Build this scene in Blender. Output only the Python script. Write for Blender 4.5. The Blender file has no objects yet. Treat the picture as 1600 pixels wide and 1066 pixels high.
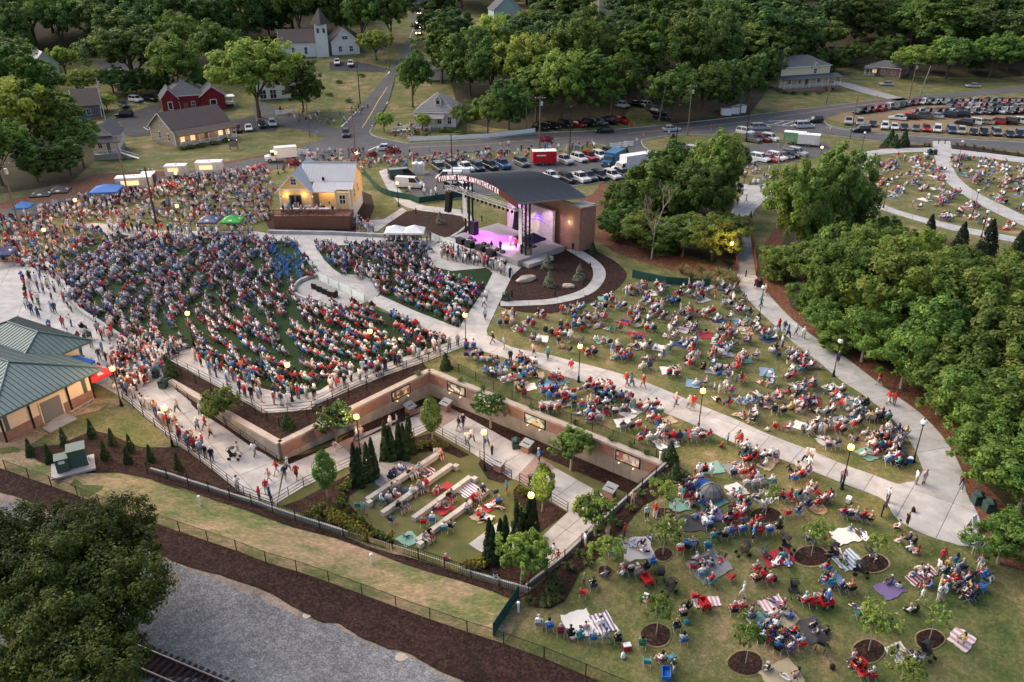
import bpy,bmesh,math,random
import numpy as np
from mathutils import Vector,Matrix,geometry
R = math.radians
rng = random.Random(7)
nrng = np.random.default_rng(7)
S = bpy.context.scene
C = S.collection
# --- camera, sky, sun, exposure
CAM_H,PITCH,FPX = 43.0,R(26.4),1240.0
cam = bpy.data.cameras.new('camera')
cam.sensor_width = 36.0
cam.lens = FPX / 1600 * 36.0
cam.clip_start = 1.0
cam.clip_end = 6000.0
cam_o = bpy.data.objects.new('camera',cam)
C.objects.link(cam_o)
cam_o.location = (0,0,CAM_H)
cam_o.rotation_euler = (R(90) - PITCH,0,0)
S.camera = cam_o
SUN_EL,SUN_AZ = R(40),R(300)          # low sun behind cloud, from the left (azimuth clockwise from +Y)
world = bpy.data.worlds.new('World')
S.world = world
world.use_nodes = True
wn = world.node_tree.nodes
sky = wn.new('ShaderNodeTexSky')
sky.sky_type = 'NISHITA'
sky.sun_disc = False
sky.sun_elevation = SUN_EL
sky.sun_rotation = SUN_AZ
sky.air_density = 1.0
sky.dust_density = 5.0
sky.ozone_density = 0.5
wn['Background'].inputs['Strength'].default_value = 0.15
world.node_tree.links.new(sky.outputs[0],wn['Background'].inputs[0])
sun = bpy.data.lights.new('sun','SUN')
sun.energy = 0.62
sun.angle = R(70)
sun.color = (1.0,0.90,0.78)
sun_o = bpy.data.objects.new('sun',sun)
C.objects.link(sun_o)
sd = Vector((math.sin(SUN_AZ) * math.cos(SUN_EL),math.cos(SUN_AZ) * math.cos(SUN_EL),math.sin(SUN_EL)))
sun_o.rotation_euler = sd.to_track_quat('Z','Y').to_euler()
sun_o.location = sd * 200
S.view_settings.view_transform = 'Standard'
S.view_settings.look = 'None'
S.view_settings.gamma = 1.0
S.view_settings.use_curve_mapping = False
S.view_settings.exposure = 0.98
S.render.engine = 'CYCLES'
S.cycles.max_bounces = 5
S.cycles.transparent_max_bounces = 6
# --- terrain and pixel -> ground
def sst(a,b,x):
 t = np.clip((np.asarray(x,float) - a) / (b - a),0,1)
 return t * t * (3 - 2 * t)
GARDEN = []      # sunken garden outline, filled below
TERR = []        # raised terrace behind the garden wall
def depth(X): return 1.8 + 1.2 * sst(-23,-9,X)
def zbase(X,Y):
 X = np.asarray(X,float); Y = np.asarray(Y,float)
 s = .395 * X + .919 * Y
 A = np.maximum(sst(-44,-24,X),1 - sst(33,40,s))
 k = sst(-20,5,X)
 lo = 51 - 11 * k; hi = 60
 B = 1 - sst(0,1,(s - lo) / (hi - lo))
 z = -depth(X) * A * B
 y0 = 205 + 70 * sst(40,130,X)
 return z + 18 * sst(0,190,Y - y0) + 10 * sst(150,500,Y - y0)
def zt(X,Y):
 z = zbase(X,Y)
 if GARDEN:
  X = np.asarray(X,float); Y = np.asarray(Y,float)
  z = np.where(inside(GARDEN,X,Y),-depth(X),z)
  z = np.where(inside(TERR,X,Y),0.,z)
 return z
def ray(px,py):
 u = (px - 800) / FPX; v = (py - 533) / FPX
 return np.array([u,math.cos(PITCH) - v * math.sin(PITCH),-(math.sin(PITCH) + v * math.cos(PITCH))])
TT = np.exp(np.linspace(math.log(30),math.log(1500),700))
def P(px,py,z=None):
 d = ray(px,py)
 if z is not None:
  t = (z - CAM_H) / d[2]
  return Vector((d[0] * t,d[1] * t,z))
 f = lambda t: CAM_H + d[2] * t - zt(d[0] * t,d[1] * t)
 v = f(TT)
 i = np.argmax(v < 0)
 if not (v < 0).any():
  t = TT[-1]
 else:
  a,b = TT[max(i - 1,0)],TT[i]
  for _ in range(18):
   m = (a + b) / 2
   if f(m) < 0: b = m
   else: a = m
  t = (a + b) / 2
 return Vector((d[0] * t,d[1] * t,float(zt(d[0] * t,d[1] * t))))
def pix(v):
 y = v[1]; z = v[2] - CAM_H
 dp = y * math.cos(PITCH) - z * math.sin(PITCH)
 return 800 + FPX * v[0] / dp,533 - FPX * (y * math.sin(PITCH) + z * math.cos(PITCH)) / dp,dp
def PP(pts,z=None):
 return [P(a,b,z) for a,b in pts]
def inside(poly,X,Y):
 X = np.asarray(X,float); Y = np.asarray(Y,float)
 r = np.zeros(X.shape,bool)
 n = len(poly)
 for i in range(n):
  x1,y1 = poly[i][0],poly[i][1]; x2,y2 = poly[i - 1][0],poly[i - 1][1]
  if y1 == y2: continue
  c = ((y1 > Y) != (y2 > Y)) & (X < (x2 - x1) * (Y - y1) / (y2 - y1) + x1)
  r ^= c
 return r
def smooth_poly(pts,n=4,closed=True):
 """Catmull-Rom through pts (2D or 3D)."""
 out = []; m = len(pts)
 rng_i = range(m) if closed else range(m - 1)
 for i in rng_i:
  if closed: p0,p1,p2,p3 = pts[i - 1],pts[i],pts[(i + 1) % m],pts[(i + 2) % m]
  else: p0,p1,p2,p3 = pts[max(i - 1,0)],pts[i],pts[i + 1],pts[min(i + 2,m - 1)]
  for k in range(n):
   t = k / n
   out.append(tuple(.5 * (2 * b + (c - a) * t + (2 * a - 5 * b + 4 * c - d) * t * t + (3 * b - a - 3 * c + d) * t ** 3)
                             for a,b,c,d in zip(p0,p1,p2,p3)))
 if not closed: out.append(tuple(pts[-1]))
 return out
# --- materials
MATS = {}
def mat(name,col,rough=.8,metal=0.,noise=0.,nscale=4.,spec=.3,bump=0.,emit=None,estr=0.,coords='object',rand=0.):
 if name in MATS: return MATS[name]
 m = bpy.data.materials.new(name); m.use_nodes = True
 nt = m.node_tree; n = nt.nodes; L = nt.links
 b = n['Principled BSDF']
 b.inputs['Base Color'].default_value = (*col,1)
 b.inputs['Roughness'].default_value = rough
 b.inputs['Metallic'].default_value = metal
 b.inputs['Specular IOR Level'].default_value = spec
 if emit:
  b.inputs['Emission Color'].default_value = (*emit,1)
  b.inputs['Emission Strength'].default_value = estr
 if noise or rand or bump:
  src = None
  if coords == 'world':
   g = n.new('ShaderNodeNewGeometry'); vec = g.outputs['Position']
  else:
   g = n.new('ShaderNodeTexCoord'); vec = g.outputs['Object']
  t = n.new('ShaderNodeTexNoise'); t.inputs['Scale'].default_value = nscale; t.inputs['Detail'].default_value = 6
  t.inputs['Roughness'].default_value = .65
  L.new(vec,t.inputs['Vector'])
  if noise or rand:
   mr = n.new('ShaderNodeMapRange'); mr.inputs['From Min'].default_value = .3; mr.inputs['From Max'].default_value = .7
   mr.inputs['To Min'].default_value = 1 - noise; mr.inputs['To Max'].default_value = 1 + noise
   L.new(t.outputs['Fac'],mr.inputs['Value']); fac = mr.outputs[0]
   if rand:
    oi = n.new('ShaderNodeObjectInfo')
    r2 = n.new('ShaderNodeMapRange'); r2.inputs['To Min'].default_value = 1 - rand; r2.inputs['To Max'].default_value = 1 + rand
    L.new(oi.outputs['Random'],r2.inputs['Value'])
    mm = n.new('ShaderNodeMath'); mm.operation = 'MULTIPLY'
    L.new(fac,mm.inputs[0]); L.new(r2.outputs[0],mm.inputs[1]); fac = mm.outputs[0]
   vm = n.new('ShaderNodeVectorMath'); vm.operation = 'SCALE'
   vm.inputs[0].default_value = col
   L.new(fac,vm.inputs['Scale']); L.new(vm.outputs[0],b.inputs['Base Color'])
  if bump:
   bp = n.new('ShaderNodeBump'); bp.inputs['Strength'].default_value = bump; bp.inputs['Distance'].default_value = .05
   L.new(t.outputs['Fac'],bp.inputs['Height']); L.new(bp.outputs[0],b.inputs['Normal'])
 MATS[name] = m
 return m
def ground_mat(name,stops,big=.06,mid=.5,fine=9.,wmid=.4,wfine=.25,rough=.95,bump=.4,bdist=.06,stretch=None,cell=0.,cw=.5):
 """Colour ramp over three world-space noises: patches, tufts, grain."""
 m = bpy.data.materials.new(name); m.use_nodes = True
 nt = m.node_tree; n = nt.nodes; L = nt.links
 b = n['Principled BSDF']; b.inputs['Roughness'].default_value = rough; b.inputs['Specular IOR Level'].default_value = .15
 g = n.new('ShaderNodeNewGeometry'); vec = g.outputs['Position']
 if stretch:
  mp = n.new('ShaderNodeMapping'); mp.inputs['Rotation'].default_value = (0,0,stretch[1]); mp.inputs['Scale'].default_value = stretch[0]
  L.new(vec,mp.inputs['Vector']); vec = mp.outputs[0]
 def nz(sc,det,rough_=.6):
  t = n.new('ShaderNodeTexNoise'); t.inputs['Scale'].default_value = sc; t.inputs['Detail'].default_value = det
  t.inputs['Roughness'].default_value = rough_; L.new(vec,t.inputs['Vector']); return t.outputs['Fac']
 def mth(op,a,c):
  t = n.new('ShaderNodeMath'); t.operation = op
  for i,x in enumerate((a,c)):
   if isinstance(x,(int,float)): t.inputs[i].default_value = x
   else: L.new(x,t.inputs[i])
  return t.outputs[0]
 a = nz(big,4); c = nz(mid,5,.7); d = nz(fine,4,.75)
 f = mth('ADD',mth('MULTIPLY',a,1 - wmid - wfine),mth('ADD',mth('MULTIPLY',c,wmid),mth('MULTIPLY',d,wfine)))
 cr = n.new('ShaderNodeValToRGB')
 el = cr.color_ramp.elements
 while len(el) < len(stops): el.new(.5)
 for e,(p,col) in zip(el,stops): e.position = p; e.color = (*col,1)
 L.new(f,cr.inputs[0]); colr = cr.outputs[0]
 if cell:
  v = n.new('ShaderNodeTexVoronoi'); v.inputs['Scale'].default_value = cell; L.new(vec,v.inputs['Vector'])
  sc = n.new('ShaderNodeSeparateColor'); L.new(v.outputs['Color'],sc.inputs[0])
  k = mth('ADD',mth('MULTIPLY',mth('POWER',sc.outputs[0],1.6),2 * cw),1 - cw * .8)
  vm = n.new('ShaderNodeVectorMath'); vm.operation = 'SCALE'; L.new(colr,vm.inputs[0]); L.new(k,vm.inputs['Scale']); colr = vm.outputs[0]
 L.new(colr,b.inputs['Base Color'])
 bp = n.new('ShaderNodeBump'); bp.inputs['Strength'].default_value = bump; bp.inputs['Distance'].default_value = bdist
 L.new(d,bp.inputs['Height']); L.new(bp.outputs[0],b.inputs['Normal'])
 MATS[name] = m
 return m
def tint_mat(name,rough=.8,spec=.3,metal=0.,noise=.12,nscale=6.,coat=0.):
 """Base colour = the object's own colour."""
 m = bpy.data.materials.new(name); m.use_nodes = True
 nt = m.node_tree; n = nt.nodes; L = nt.links; b = n['Principled BSDF']
 oi = n.new('ShaderNodeObjectInfo')
 b.inputs['Roughness'].default_value = rough; b.inputs['Specular IOR Level'].default_value = spec; b.inputs['Metallic'].default_value = metal
 b.inputs['Coat Weight'].default_value = coat
 t = n.new('ShaderNodeTexNoise'); t.inputs['Scale'].default_value = nscale
 tc = n.new('ShaderNodeTexCoord'); L.new(tc.outputs['Object'],t.inputs['Vector'])
 mr = n.new('ShaderNodeMapRange'); mr.inputs['To Min'].default_value = 1 - noise; mr.inputs['To Max'].default_value = 1 + noise
 L.new(t.outputs['Fac'],mr.inputs['Value'])
 vm = n.new('ShaderNodeVectorMath'); vm.operation = 'SCALE'
 L.new(oi.outputs['Color'],vm.inputs[0]); L.new(mr.outputs[0],vm.inputs['Scale']); L.new(vm.outputs[0],b.inputs['Base Color'])
 MATS[name] = m
 return m
def attr_mat(name,rough=.85):
 """Base colour from the mesh colour attribute 'Col' (clothes, skin, fabric of merged far things)."""
 m = bpy.data.materials.new(name); m.use_nodes = True
 n = m.node_tree.nodes; b = n['Principled BSDF']
 a = n.new('ShaderNodeAttribute'); a.attribute_name = 'Col'
 b.inputs['Roughness'].default_value = rough; b.inputs['Specular IOR Level'].default_value = .2
 m.node_tree.links.new(a.outputs['Color'],b.inputs['Base Color'])
 MATS[name] = m
 return m
def stripe_mat(name,c1,c2,scale=8.,axis='X',width=.5,rough=.85,noise=False):
 m = bpy.data.materials.new(name); m.use_nodes = True
 nt = m.node_tree; n = nt.nodes; L = nt.links; b = n['Principled BSDF']; b.inputs['Roughness'].default_value = rough
 tc = n.new('ShaderNodeTexCoord'); sx = n.new('ShaderNodeSeparateXYZ'); L.new(tc.outputs['Object'],sx.inputs[0])
 a = n.new('ShaderNodeMath'); a.operation = 'MULTIPLY'; a.inputs[1].default_value = scale; L.new(sx.outputs[axis],a.inputs[0])
 f = n.new('ShaderNodeMath'); f.operation = 'FRACT'; L.new(a.outputs[0],f.inputs[0])
 g = n.new('ShaderNodeMath'); g.operation = 'GREATER_THAN'; g.inputs[1].default_value = width; L.new(f.outputs[0],g.inputs[0])
 mx = n.new('ShaderNodeMix'); mx.data_type = 'RGBA'; mx.inputs[6].default_value = (*c1,1); mx.inputs[7].default_value = (*c2,1)
 L.new(g.outputs[0],mx.inputs[0]); L.new(mx.outputs[2],b.inputs['Base Color'])
 MATS[name] = m
 return m
def brick_mat(name,c1,c2,mortar,bw=.4,bh=.1):
 m = bpy.data.materials.new(name); m.use_nodes = True
 nt = m.node_tree; n = nt.nodes; L = nt.links; b = n['Principled BSDF']; b.inputs['Roughness'].default_value = .9
 tc = n.new('ShaderNodeTexCoord'); sx = n.new('ShaderNodeSeparateXYZ'); L.new(tc.outputs['Object'],sx.inputs[0])
 ad = n.new('ShaderNodeMath'); ad.operation = 'ADD'; L.new(sx.outputs['X'],ad.inputs[0]); L.new(sx.outputs['Y'],ad.inputs[1])
 cx = n.new('ShaderNodeCombineXYZ'); L.new(ad.outputs[0],cx.inputs['X']); L.new(sx.outputs['Z'],cx.inputs['Y'])
 t = n.new('ShaderNodeTexBrick'); t.inputs['Scale'].default_value = 1
 t.inputs['Color1'].default_value = (*c1,1); t.inputs['Color2'].default_value = (*c2,1); t.inputs['Mortar'].default_value = (*mortar,1)
 t.inputs['Brick Width'].default_value = bw; t.inputs['Row Height'].default_value = bh; t.inputs['Mortar Size'].default_value = .012
 L.new(cx.outputs[0],t.inputs['Vector'])
 nz = n.new('ShaderNodeTexNoise'); nz.inputs['Scale'].default_value = 1.2; nz.inputs['Detail'].default_value = 5; L.new(tc.outputs['Object'],nz.inputs['Vector'])
 mr = n.new('ShaderNodeMapRange'); mr.inputs['To Min'].default_value = .7; mr.inputs['To Max'].default_value = 1.3; L.new(nz.outputs['Fac'],mr.inputs['Value'])
 vm = n.new('ShaderNodeVectorMath'); vm.operation = 'SCALE'; L.new(t.outputs['Color'],vm.inputs[0]); L.new(mr.outputs[0],vm.inputs['Scale'])
 L.new(vm.outputs[0],b.inputs['Base Color'])
 MATS[name] = m
 return m
GREEN1,GREEN2,TAN1,TAN2 = (.040,.066,.018),(.082,.098,.032),(.215,.175,.09),(.29,.20,.12)
M_lawn = ground_mat('lawn_grass',[(.36,GREEN1),(.45,GREEN2),(.54,(.140,.126,.054)),(.64,TAN2)],big=.075,mid=.3,fine=7,wmid=.42,wfine=.28,cell=5.,cw=.22)
M_strip = ground_mat('strip_grass',[(.36,(.055,.095,.025)),(.44,(.115,.13,.05)),(.50,(.22,.175,.095)),(.59,(.37,.25,.165))],big=.09,mid=.45,fine=5,cell=6.,cw=.2,stretch=((.55,1.3,1),R(25)))
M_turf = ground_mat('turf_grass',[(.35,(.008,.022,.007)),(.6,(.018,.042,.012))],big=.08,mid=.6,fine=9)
M_garden = ground_mat('garden_grass',[(.35,(.05,.07,.02)),(.5,(.09,.095,.035)),(.65,(.16,.135,.065))],big=.14,mid=.5,fine=8)
M_mulch = ground_mat('mulch',[(.35,(.012,.006,.005)),(.55,(.036,.019,.015)),(.72,(.085,.05,.042))],big=.15,mid=1.6,fine=8,wmid=.4,wfine=.4,bump=.8,cell=7.,cw=.6)
M_straw = ground_mat('pine_straw',[(.35,(.07,.03,.018)),(.55,(.14,.065,.04)),(.7,(.22,.12,.08))],big=.15,mid=1.5,fine=8,wmid=.35,wfine=.4,cell=6.,cw=.45)
M_gravel = ground_mat('gravel',[(.34,(.07,.073,.08)),(.5,(.145,.148,.153)),(.62,(.22,.222,.224)),(.75,(.38,.375,.36))],big=.1,mid=1.2,fine=11,wmid=.4,wfine=.3,bump=.6,cell=10.,cw=.4)
M_dirt = ground_mat('dirt',cell=14.,cw=.25,stops=[(.35,(.10,.085,.075)),(.5,(.21,.17,.14)),(.65,(.34,.26,.19))],big=.3,mid=1.2,fine=9)
M_forest = ground_mat('forest_floor',[(.35,(.02,.022,.012)),(.6,(.06,.05,.03))],big=.05,mid=.4,fine=4)
M_asphalt = ground_mat('asphalt',[(.3,(.055,.055,.06)),(.5,(.085,.084,.088)),(.7,(.125,.122,.125))],big=.06,mid=.35,fine=8,bump=.1)
M_asphalt2 = ground_mat('dark_asphalt',[(.3,(.03,.031,.036)),(.5,(.045,.046,.052)),(.7,(.075,.076,.082))],big=.06,mid=.35,fine=8,bump=.1)
M_conc = mat('concrete',(.335,.33,.325),.9,noise=.24,nscale=.55,coords='world',rand=.05,bump=.05)
M_conc2 = mat('grey_concrete',(.26,.255,.25),.9,noise=.15,nscale=.8,coords='world',rand=.05)
M_paver = mat('brick_paver',(.24,.165,.15),.9,noise=.16,nscale=2.5,coords='world',rand=.06)
M_wallc = mat('wall_concrete',(.27,.24,.21),.9,noise=.22,nscale=.9,coords='world',rand=.06)
M_cap = mat('cap_stone',(.33,.28,.24),.9,noise=.15,nscale=1.5,coords='world')
M_brick = brick_mat('red_brick',(.20,.085,.06),(.27,.125,.09),(.30,.22,.18))
M_brick2 = brick_mat('stage_brick',(.21,.10,.07),(.26,.13,.09),(.30,.21,.16))
M_black = mat('black_metal',(.012,.012,.013),.5,.3)
M_white = mat('white_paint',(.72,.71,.69),.6,noise=.05)
M_steel = mat('galvanised_steel',(.42,.43,.44),.45,.6,noise=.08)
M_wood = mat('weathered_wood',(.16,.12,.09),.9,noise=.2,nscale=3)
M_line = mat('road_paint',(.62,.61,.58),.8,noise=.18,nscale=2,coords='world')
M_yline = mat('yellow_road_paint',(.45,.30,.10),.8,noise=.2,nscale=2,coords='world')
M_tint = tint_mat('tinted_fabric',.85,.2)
M_paint = tint_mat('car_paint',.28,.5,.15,.03,coat=.5)
M_glass = mat('dark_glass',(.012,.014,.017),.08,spec=.6)
M_rubber = mat('rubber',(.014,.014,.014),.8)
M_rim = mat('rim_metal',(.35,.35,.36),.35,.8)
M_lampg = mat('lit_lamp_globe',(.55,.3,.12),.4,emit=(1,.42,.10),estr=1.9)
M_lampu = mat('unlit_lamp_globe',(.75,.74,.72),.3)
M_warm = mat('lit_warm_panel',(1,.8,.5),.5,emit=(1,.60,.26),estr=.5)
M_col = attr_mat('coloured_cloth')
# --- mesh builder
class MB:
 def __init__(s): s.v = []; s.f = []; s.m = []
 def add(s,vs,fs,m=0):
  b = len(s.v); s.v += [tuple(x) for x in vs]
  s.f += [tuple(i + b for i in f) for f in fs]; s.m += [m] * len(fs)
  return s
 def box(s,c,d,rot=0,m=0,bottom=True,taper=1.):
  x,y,z = d[0] / 2,d[1] / 2,d[2] / 2
  cs,sn = math.cos(rot),math.sin(rot); vs = []
  for k,t in ((-1,1),(1,taper)):
   for i,j in ((-1,-1),(1,-1),(1,1),(-1,1)):
    a,b = i * x * t,j * y * t
    vs.append((c[0] + a * cs - b * sn,c[1] + a * sn + b * cs,c[2] + k * z))
  fs = [(4,5,6,7),(0,1,5,4),(1,2,6,5),(2,3,7,6),(3,0,4,7)]
  if bottom: fs.append((3,2,1,0))
  return s.add(vs,fs,m)
 def prism(s,poly,z0,z1,m=0,bottom=False):
  n = len(poly)
  z0 = z0 if isinstance(z0,(list,tuple)) else [z0] * n
  z1 = z1 if isinstance(z1,(list,tuple)) else [z1] * n
  ar = sum(poly[i - 1][0] * poly[i][1] - poly[i][0] * poly[i - 1][1] for i in range(n))
  if ar < 0: poly = list(poly)[::-1]; z0 = list(z0)[::-1]; z1 = list(z1)[::-1]
  vs = [(p[0],p[1],z) for p,z in zip(poly,z0)] + [(p[0],p[1],z) for p,z in zip(poly,z1)]
  fs = [tuple(range(n,2 * n))] + [(i,(i + 1) % n,n + (i + 1) % n,n + i) for i in range(n)]
  if bottom: fs.append(tuple(range(n))[::-1])
  return s.add(vs,fs,m)
 def tube(s,p,q,r0,r1=None,n=8,m=0,cap=True):
  r1 = r0 if r1 is None else r1
  p = Vector(p); q = Vector(q); d = (q - p).normalized()
  u = d.orthogonal().normalized(); w = d.cross(u)
  vs = []
  for c,r in ((p,r0),(q,r1)):
   for i in range(n):
    a = 2 * math.pi * i / n
    vs.append(c + (u * math.cos(a) + w * math.sin(a)) * r)
  fs = [(i,(i + 1) % n,n + (i + 1) % n,n + i) for i in range(n)]
  if cap: fs += [tuple(range(n,2 * n)),tuple(range(n))[::-1]]
  return s.add(vs,fs,m)
 def lathe(s,prof,c=(0,0,0),n=12,m=0,sx=1,sy=1):
  vs = []; fs = []
  for r,z in prof:
   for i in range(n):
    a = 2 * math.pi * i / n
    vs.append((c[0] + r * math.cos(a) * sx,c[1] + r * math.sin(a) * sy,c[2] + z))
  for k in range(len(prof) - 1):
   for i in range(n):
    fs.append((k * n + i,k * n + (i + 1) % n,(k + 1) * n + (i + 1) % n,(k + 1) * n + i))
  fs.append(tuple(range((len(prof) - 1) * n,len(prof) * n)))
  fs.append(tuple(range(n))[::-1])
  return s.add(vs,fs,m)
 def quad(s,a,b,c,d,m=0): return s.add([a,b,c,d],[(0,1,2,3)],m)
 def slab(s,pts,t,m=0):
  """Solid sheet: polygon pts (3D, planar) thickened by t along its downward side."""
  pts = [Vector(p) for p in pts]; n = len(pts)
  nr = (pts[1] - pts[0]).cross(pts[2] - pts[1]).normalized()
  if nr.z < 0: pts = pts[::-1]; nr = -nr
  lo = [p - nr * t for p in pts]
  return s.add(pts + lo,[tuple(range(n)),tuple(range(n,2 * n))[::-1]] + [(i,n + i,n + (i + 1) % n,(i + 1) % n) for i in range(n)],m)
 def mesh(s,name,mats):
  me = bpy.data.meshes.new(name)
  me.from_pydata(s.v,[],s.f)
  for x in (mats if isinstance(mats,(list,tuple)) else [mats]): me.materials.append(x)
  if any(s.m): me.polygons.foreach_set('material_index',s.m)
  return me
 def build(s,name,mats,parent=None,smooth=False,**k):
  me = s.mesh(name,mats)
  if smooth: me.polygons.foreach_set('use_smooth',[True] * len(me.polygons))
  return link(name,me,parent,**k)
def link(name,data,parent=None,loc=None,rotz=None,color=None,label=None):
 o = bpy.data.objects.new(name,data); C.objects.link(o)
 if parent is not None: o.parent = parent
 if loc is not None: o.location = loc
 if rotz is not None: o.rotation_euler = (0,0,rotz)
 if color is not None: o.color = (*color,1)
 if label: o['label'] = label
 return o
LAB = []
def tag(o,label,cat,group=None,pos=None):
 o['category'] = cat; o['label'] = label
 if group: o['group'] = group
 LAB.append((o,pos))
 return o
def thing(name,label,cat,loc=(0,0,0),rotz=0.,group=None):
 o = bpy.data.objects.new(name,None); C.objects.link(o)
 o.empty_display_size = .3
 o.location = loc; o.rotation_euler = (0,0,rotz)
 return tag(o,label,cat,group)
def copy_tree(src,parent=None,color=None,colorable=()):
 c = src.copy(); C.objects.link(c)
 if parent is not None: c.parent = parent
 for ch in src.children: copy_tree(ch,c)
 return c
def structure(o): o['kind'] = 'structure'; return o
# --- sheets and paving
def sheet(name,poly,material,off=.03,zf=zt,grid=3.,holes=(),kind='structure',parent=None):
 pts = [(p[0],p[1]) for p in poly]
 xs = [p[0] for p in pts]; ys = [p[1] for p in pts]
 co = [Vector(p) for p in pts]
 faces = [list(range(len(pts)))]
 for h in holes:
  b = len(co); co += [Vector((p[0],p[1])) for p in h]; faces.append(list(range(b,len(co))))
 if grid:
  gx,gy = np.meshgrid(np.arange(min(xs),max(xs),grid),np.arange(min(ys),max(ys),grid))
  gx = gx.ravel() + .013; gy = gy.ravel() + .017
  k = inside(pts,gx,gy)
  co += [Vector((float(a),float(b))) for a,b in zip(gx[k],gy[k])]
 vs,_e,fs,*_r = geometry.delaunay_2d_cdt(co,[],faces,1,1e-4)
 V = np.array([(v.x,v.y) for v in vs])
 if holes:
  cen = np.array([V[list(f)].mean(0) for f in fs])
  bad = np.zeros(len(fs),bool)
  for h in holes: bad |= inside(h,cen[:,0],cen[:,1])
  fs = [f for f,q in zip(fs,bad) if not q]
 Z = zf(V[:,0],V[:,1]) + off
 fs = [f if ((V[f[1]][0] - V[f[0]][0]) * (V[f[2]][1] - V[f[0]][1]) - (V[f[2]][0] - V[f[0]][0]) * (V[f[1]][1] - V[f[0]][1])) > 0 else f[::-1] for f in fs]
 me = bpy.data.meshes.new(name)
 me.from_pydata([(a,b,c) for (a,b),c in zip(V,Z)],[],fs)
 me.materials.append(material)
 me.polygons.foreach_set('use_smooth',[True] * len(me.polygons))
 o = link(name,me,parent)
 if parent is None: o['kind'] = kind
 return o
def clip_rect(poly,x0,x1,y0,y1):
 for ax,val,sgn in ((0,x0,1),(0,x1,-1),(1,y0,1),(1,y1,-1)):
  out = []
  for i in range(len(poly)):
   a,b = poly[i - 1],poly[i]
   da,db = sgn * (a[ax] - val),sgn * (b[ax] - val)
   if (da < 0) != (db < 0):
    t = da / (da - db); out.append((a[0] + (b[0] - a[0]) * t,a[1] + (b[1] - a[1]) * t))
   if db >= 0: out.append(b)
  poly = out
  if len(poly) < 3: return []
 return poly
def paving(name,poly,material,ang=0.,cell=(3.2,3.2),off=.05,zf=zt,gap=.02,parts='concrete_slab',thick=.12):
 """Poured slabs with open joints: every slab a part of its own."""
 root = bpy.data.objects.new(name,None); C.objects.link(root); root['kind'] = 'structure'
 cs,sn = math.cos(-ang),math.sin(-ang)
 loc = [(p[0] * cs - p[1] * sn,p[0] * sn + p[1] * cs) for p in poly]
 x0 = min(p[0] for p in loc); x1 = max(p[0] for p in loc); y0 = min(p[1] for p in loc); y1 = max(p[1] for p in loc)
 nx = max(1,round((x1 - x0) / cell[0])); ny = max(1,round((y1 - y0) / cell[1]))
 c2,s2 = math.cos(ang),math.sin(ang)
 for i in range(nx):
  for j in range(ny):
   q = clip_rect(loc,x0 + (x1 - x0) * i / nx + gap,x0 + (x1 - x0) * (i + 1) / nx - gap,
                          y0 + (y1 - y0) * j / ny + gap,y0 + (y1 - y0) * (j + 1) / ny - gap)
   q = [p for k,p in enumerate(q) if (abs(p[0] - q[k - 1][0]) + abs(p[1] - q[k - 1][1])) > 1e-3]
   if len(q) < 3: continue
   ar = abs(sum(q[k - 1][0] * q[k][1] - q[k][0] * q[k - 1][1] for k in range(len(q)))) / 2
   if ar < .25: continue
   w = [(p[0] * c2 - p[1] * s2,p[0] * s2 + p[1] * c2) for p in q]
   z = zf(np.array([p[0] for p in w]),np.array([p[1] for p in w])) + off
   vs,_e,fs,*_r = geometry.delaunay_2d_cdt([Vector(p) for p in w],[],[list(range(len(w)))],1,1e-4)
   fs = [list(f) for f in fs]; fs = [f for f in fs if inside(poly,[sum(vs[k].x for k in f) / len(f)],[sum(vs[k].y for k in f) / len(f)])[0]]
   fs = [f if (vs[f[1]] - vs[f[0]]).cross(vs[f[2]] - vs[f[0]]) > 0 else f[::-1] for f in fs]
   if not fs: continue
   z = zf(np.array([v.x for v in vs]),np.array([v.y for v in vs])) + off; n_ = len(vs); ed = {}
   for f in fs:
    for a,b in zip(f,f[1:] + f[:1]): ed[a,b] = 1
   sd = [(a,n_ + a,n_ + b,b) for a,b in ed if (b,a) not in ed]
   MB().add([(v.x,v.y,float(t)) for v,t in zip(vs,z)] + [(v.x,v.y,float(t) - thick) for v,t in zip(vs,z)],fs + sd).build(parts,material,root)
 return root
# --- THE GROUND
def xy(p): return (p[0],p[1])
WA,WB,WC = P(437,694,0),P(671,580,0),P(1045,730,0)
FM = P(826,924,-2.9)
FL0 = P(427,791,-1.9)
WL = P(265,596,0)
GARDEN[:] = [xy(WA),xy(WB),xy(WC),xy(FM),xy(FL0)]
TERR[:] = [xy(WA),xy(WL),xy(P(262,562,0)),xy(P(420,560,0)),xy(P(640,540,0)),xy(WB)]
def poly(pts,sm=0): 
 q = [xy(P(a,b)) for a,b in pts]
 return smooth_poly(q,sm) if sm else q
sheet('ground',[(-420,24),(420,24),(900,1500),(-900,1500)],M_forest,0.,grid=14.,holes=[[(-75,26),(75,26),(150,120),(320,300),(300,420),(-260,420),(-230,200),(-110,90)]])
lawn_out = [(-75,26),(75,26),(150,120),(320,300),(300,420),(-260,420),(-230,200),(-110,90)]
sheet('lawn',lawn_out,M_lawn,0.,grid=1.7,zf=zbase,holes=[GARDEN,TERR])
sheet('garden_lawn',GARDEN,M_garden,0.,grid=2.,zf=lambda X,Y: -depth(X))
sheet('terrace_bed',TERR,M_mulch,0.,grid=3.,zf=lambda X,Y: 0 * X)
FENCE = [(10,736),(46,749),(81,761),(122,776),(156,790),(197,804),(237,817),(281,832),(325,847),(370,862),(416,880),(464,894),
         (514,911),(566,930),(619,950),(672,969),(730,989),(787,1007),(850,1030),(915,1057),(990,1088)]
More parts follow.
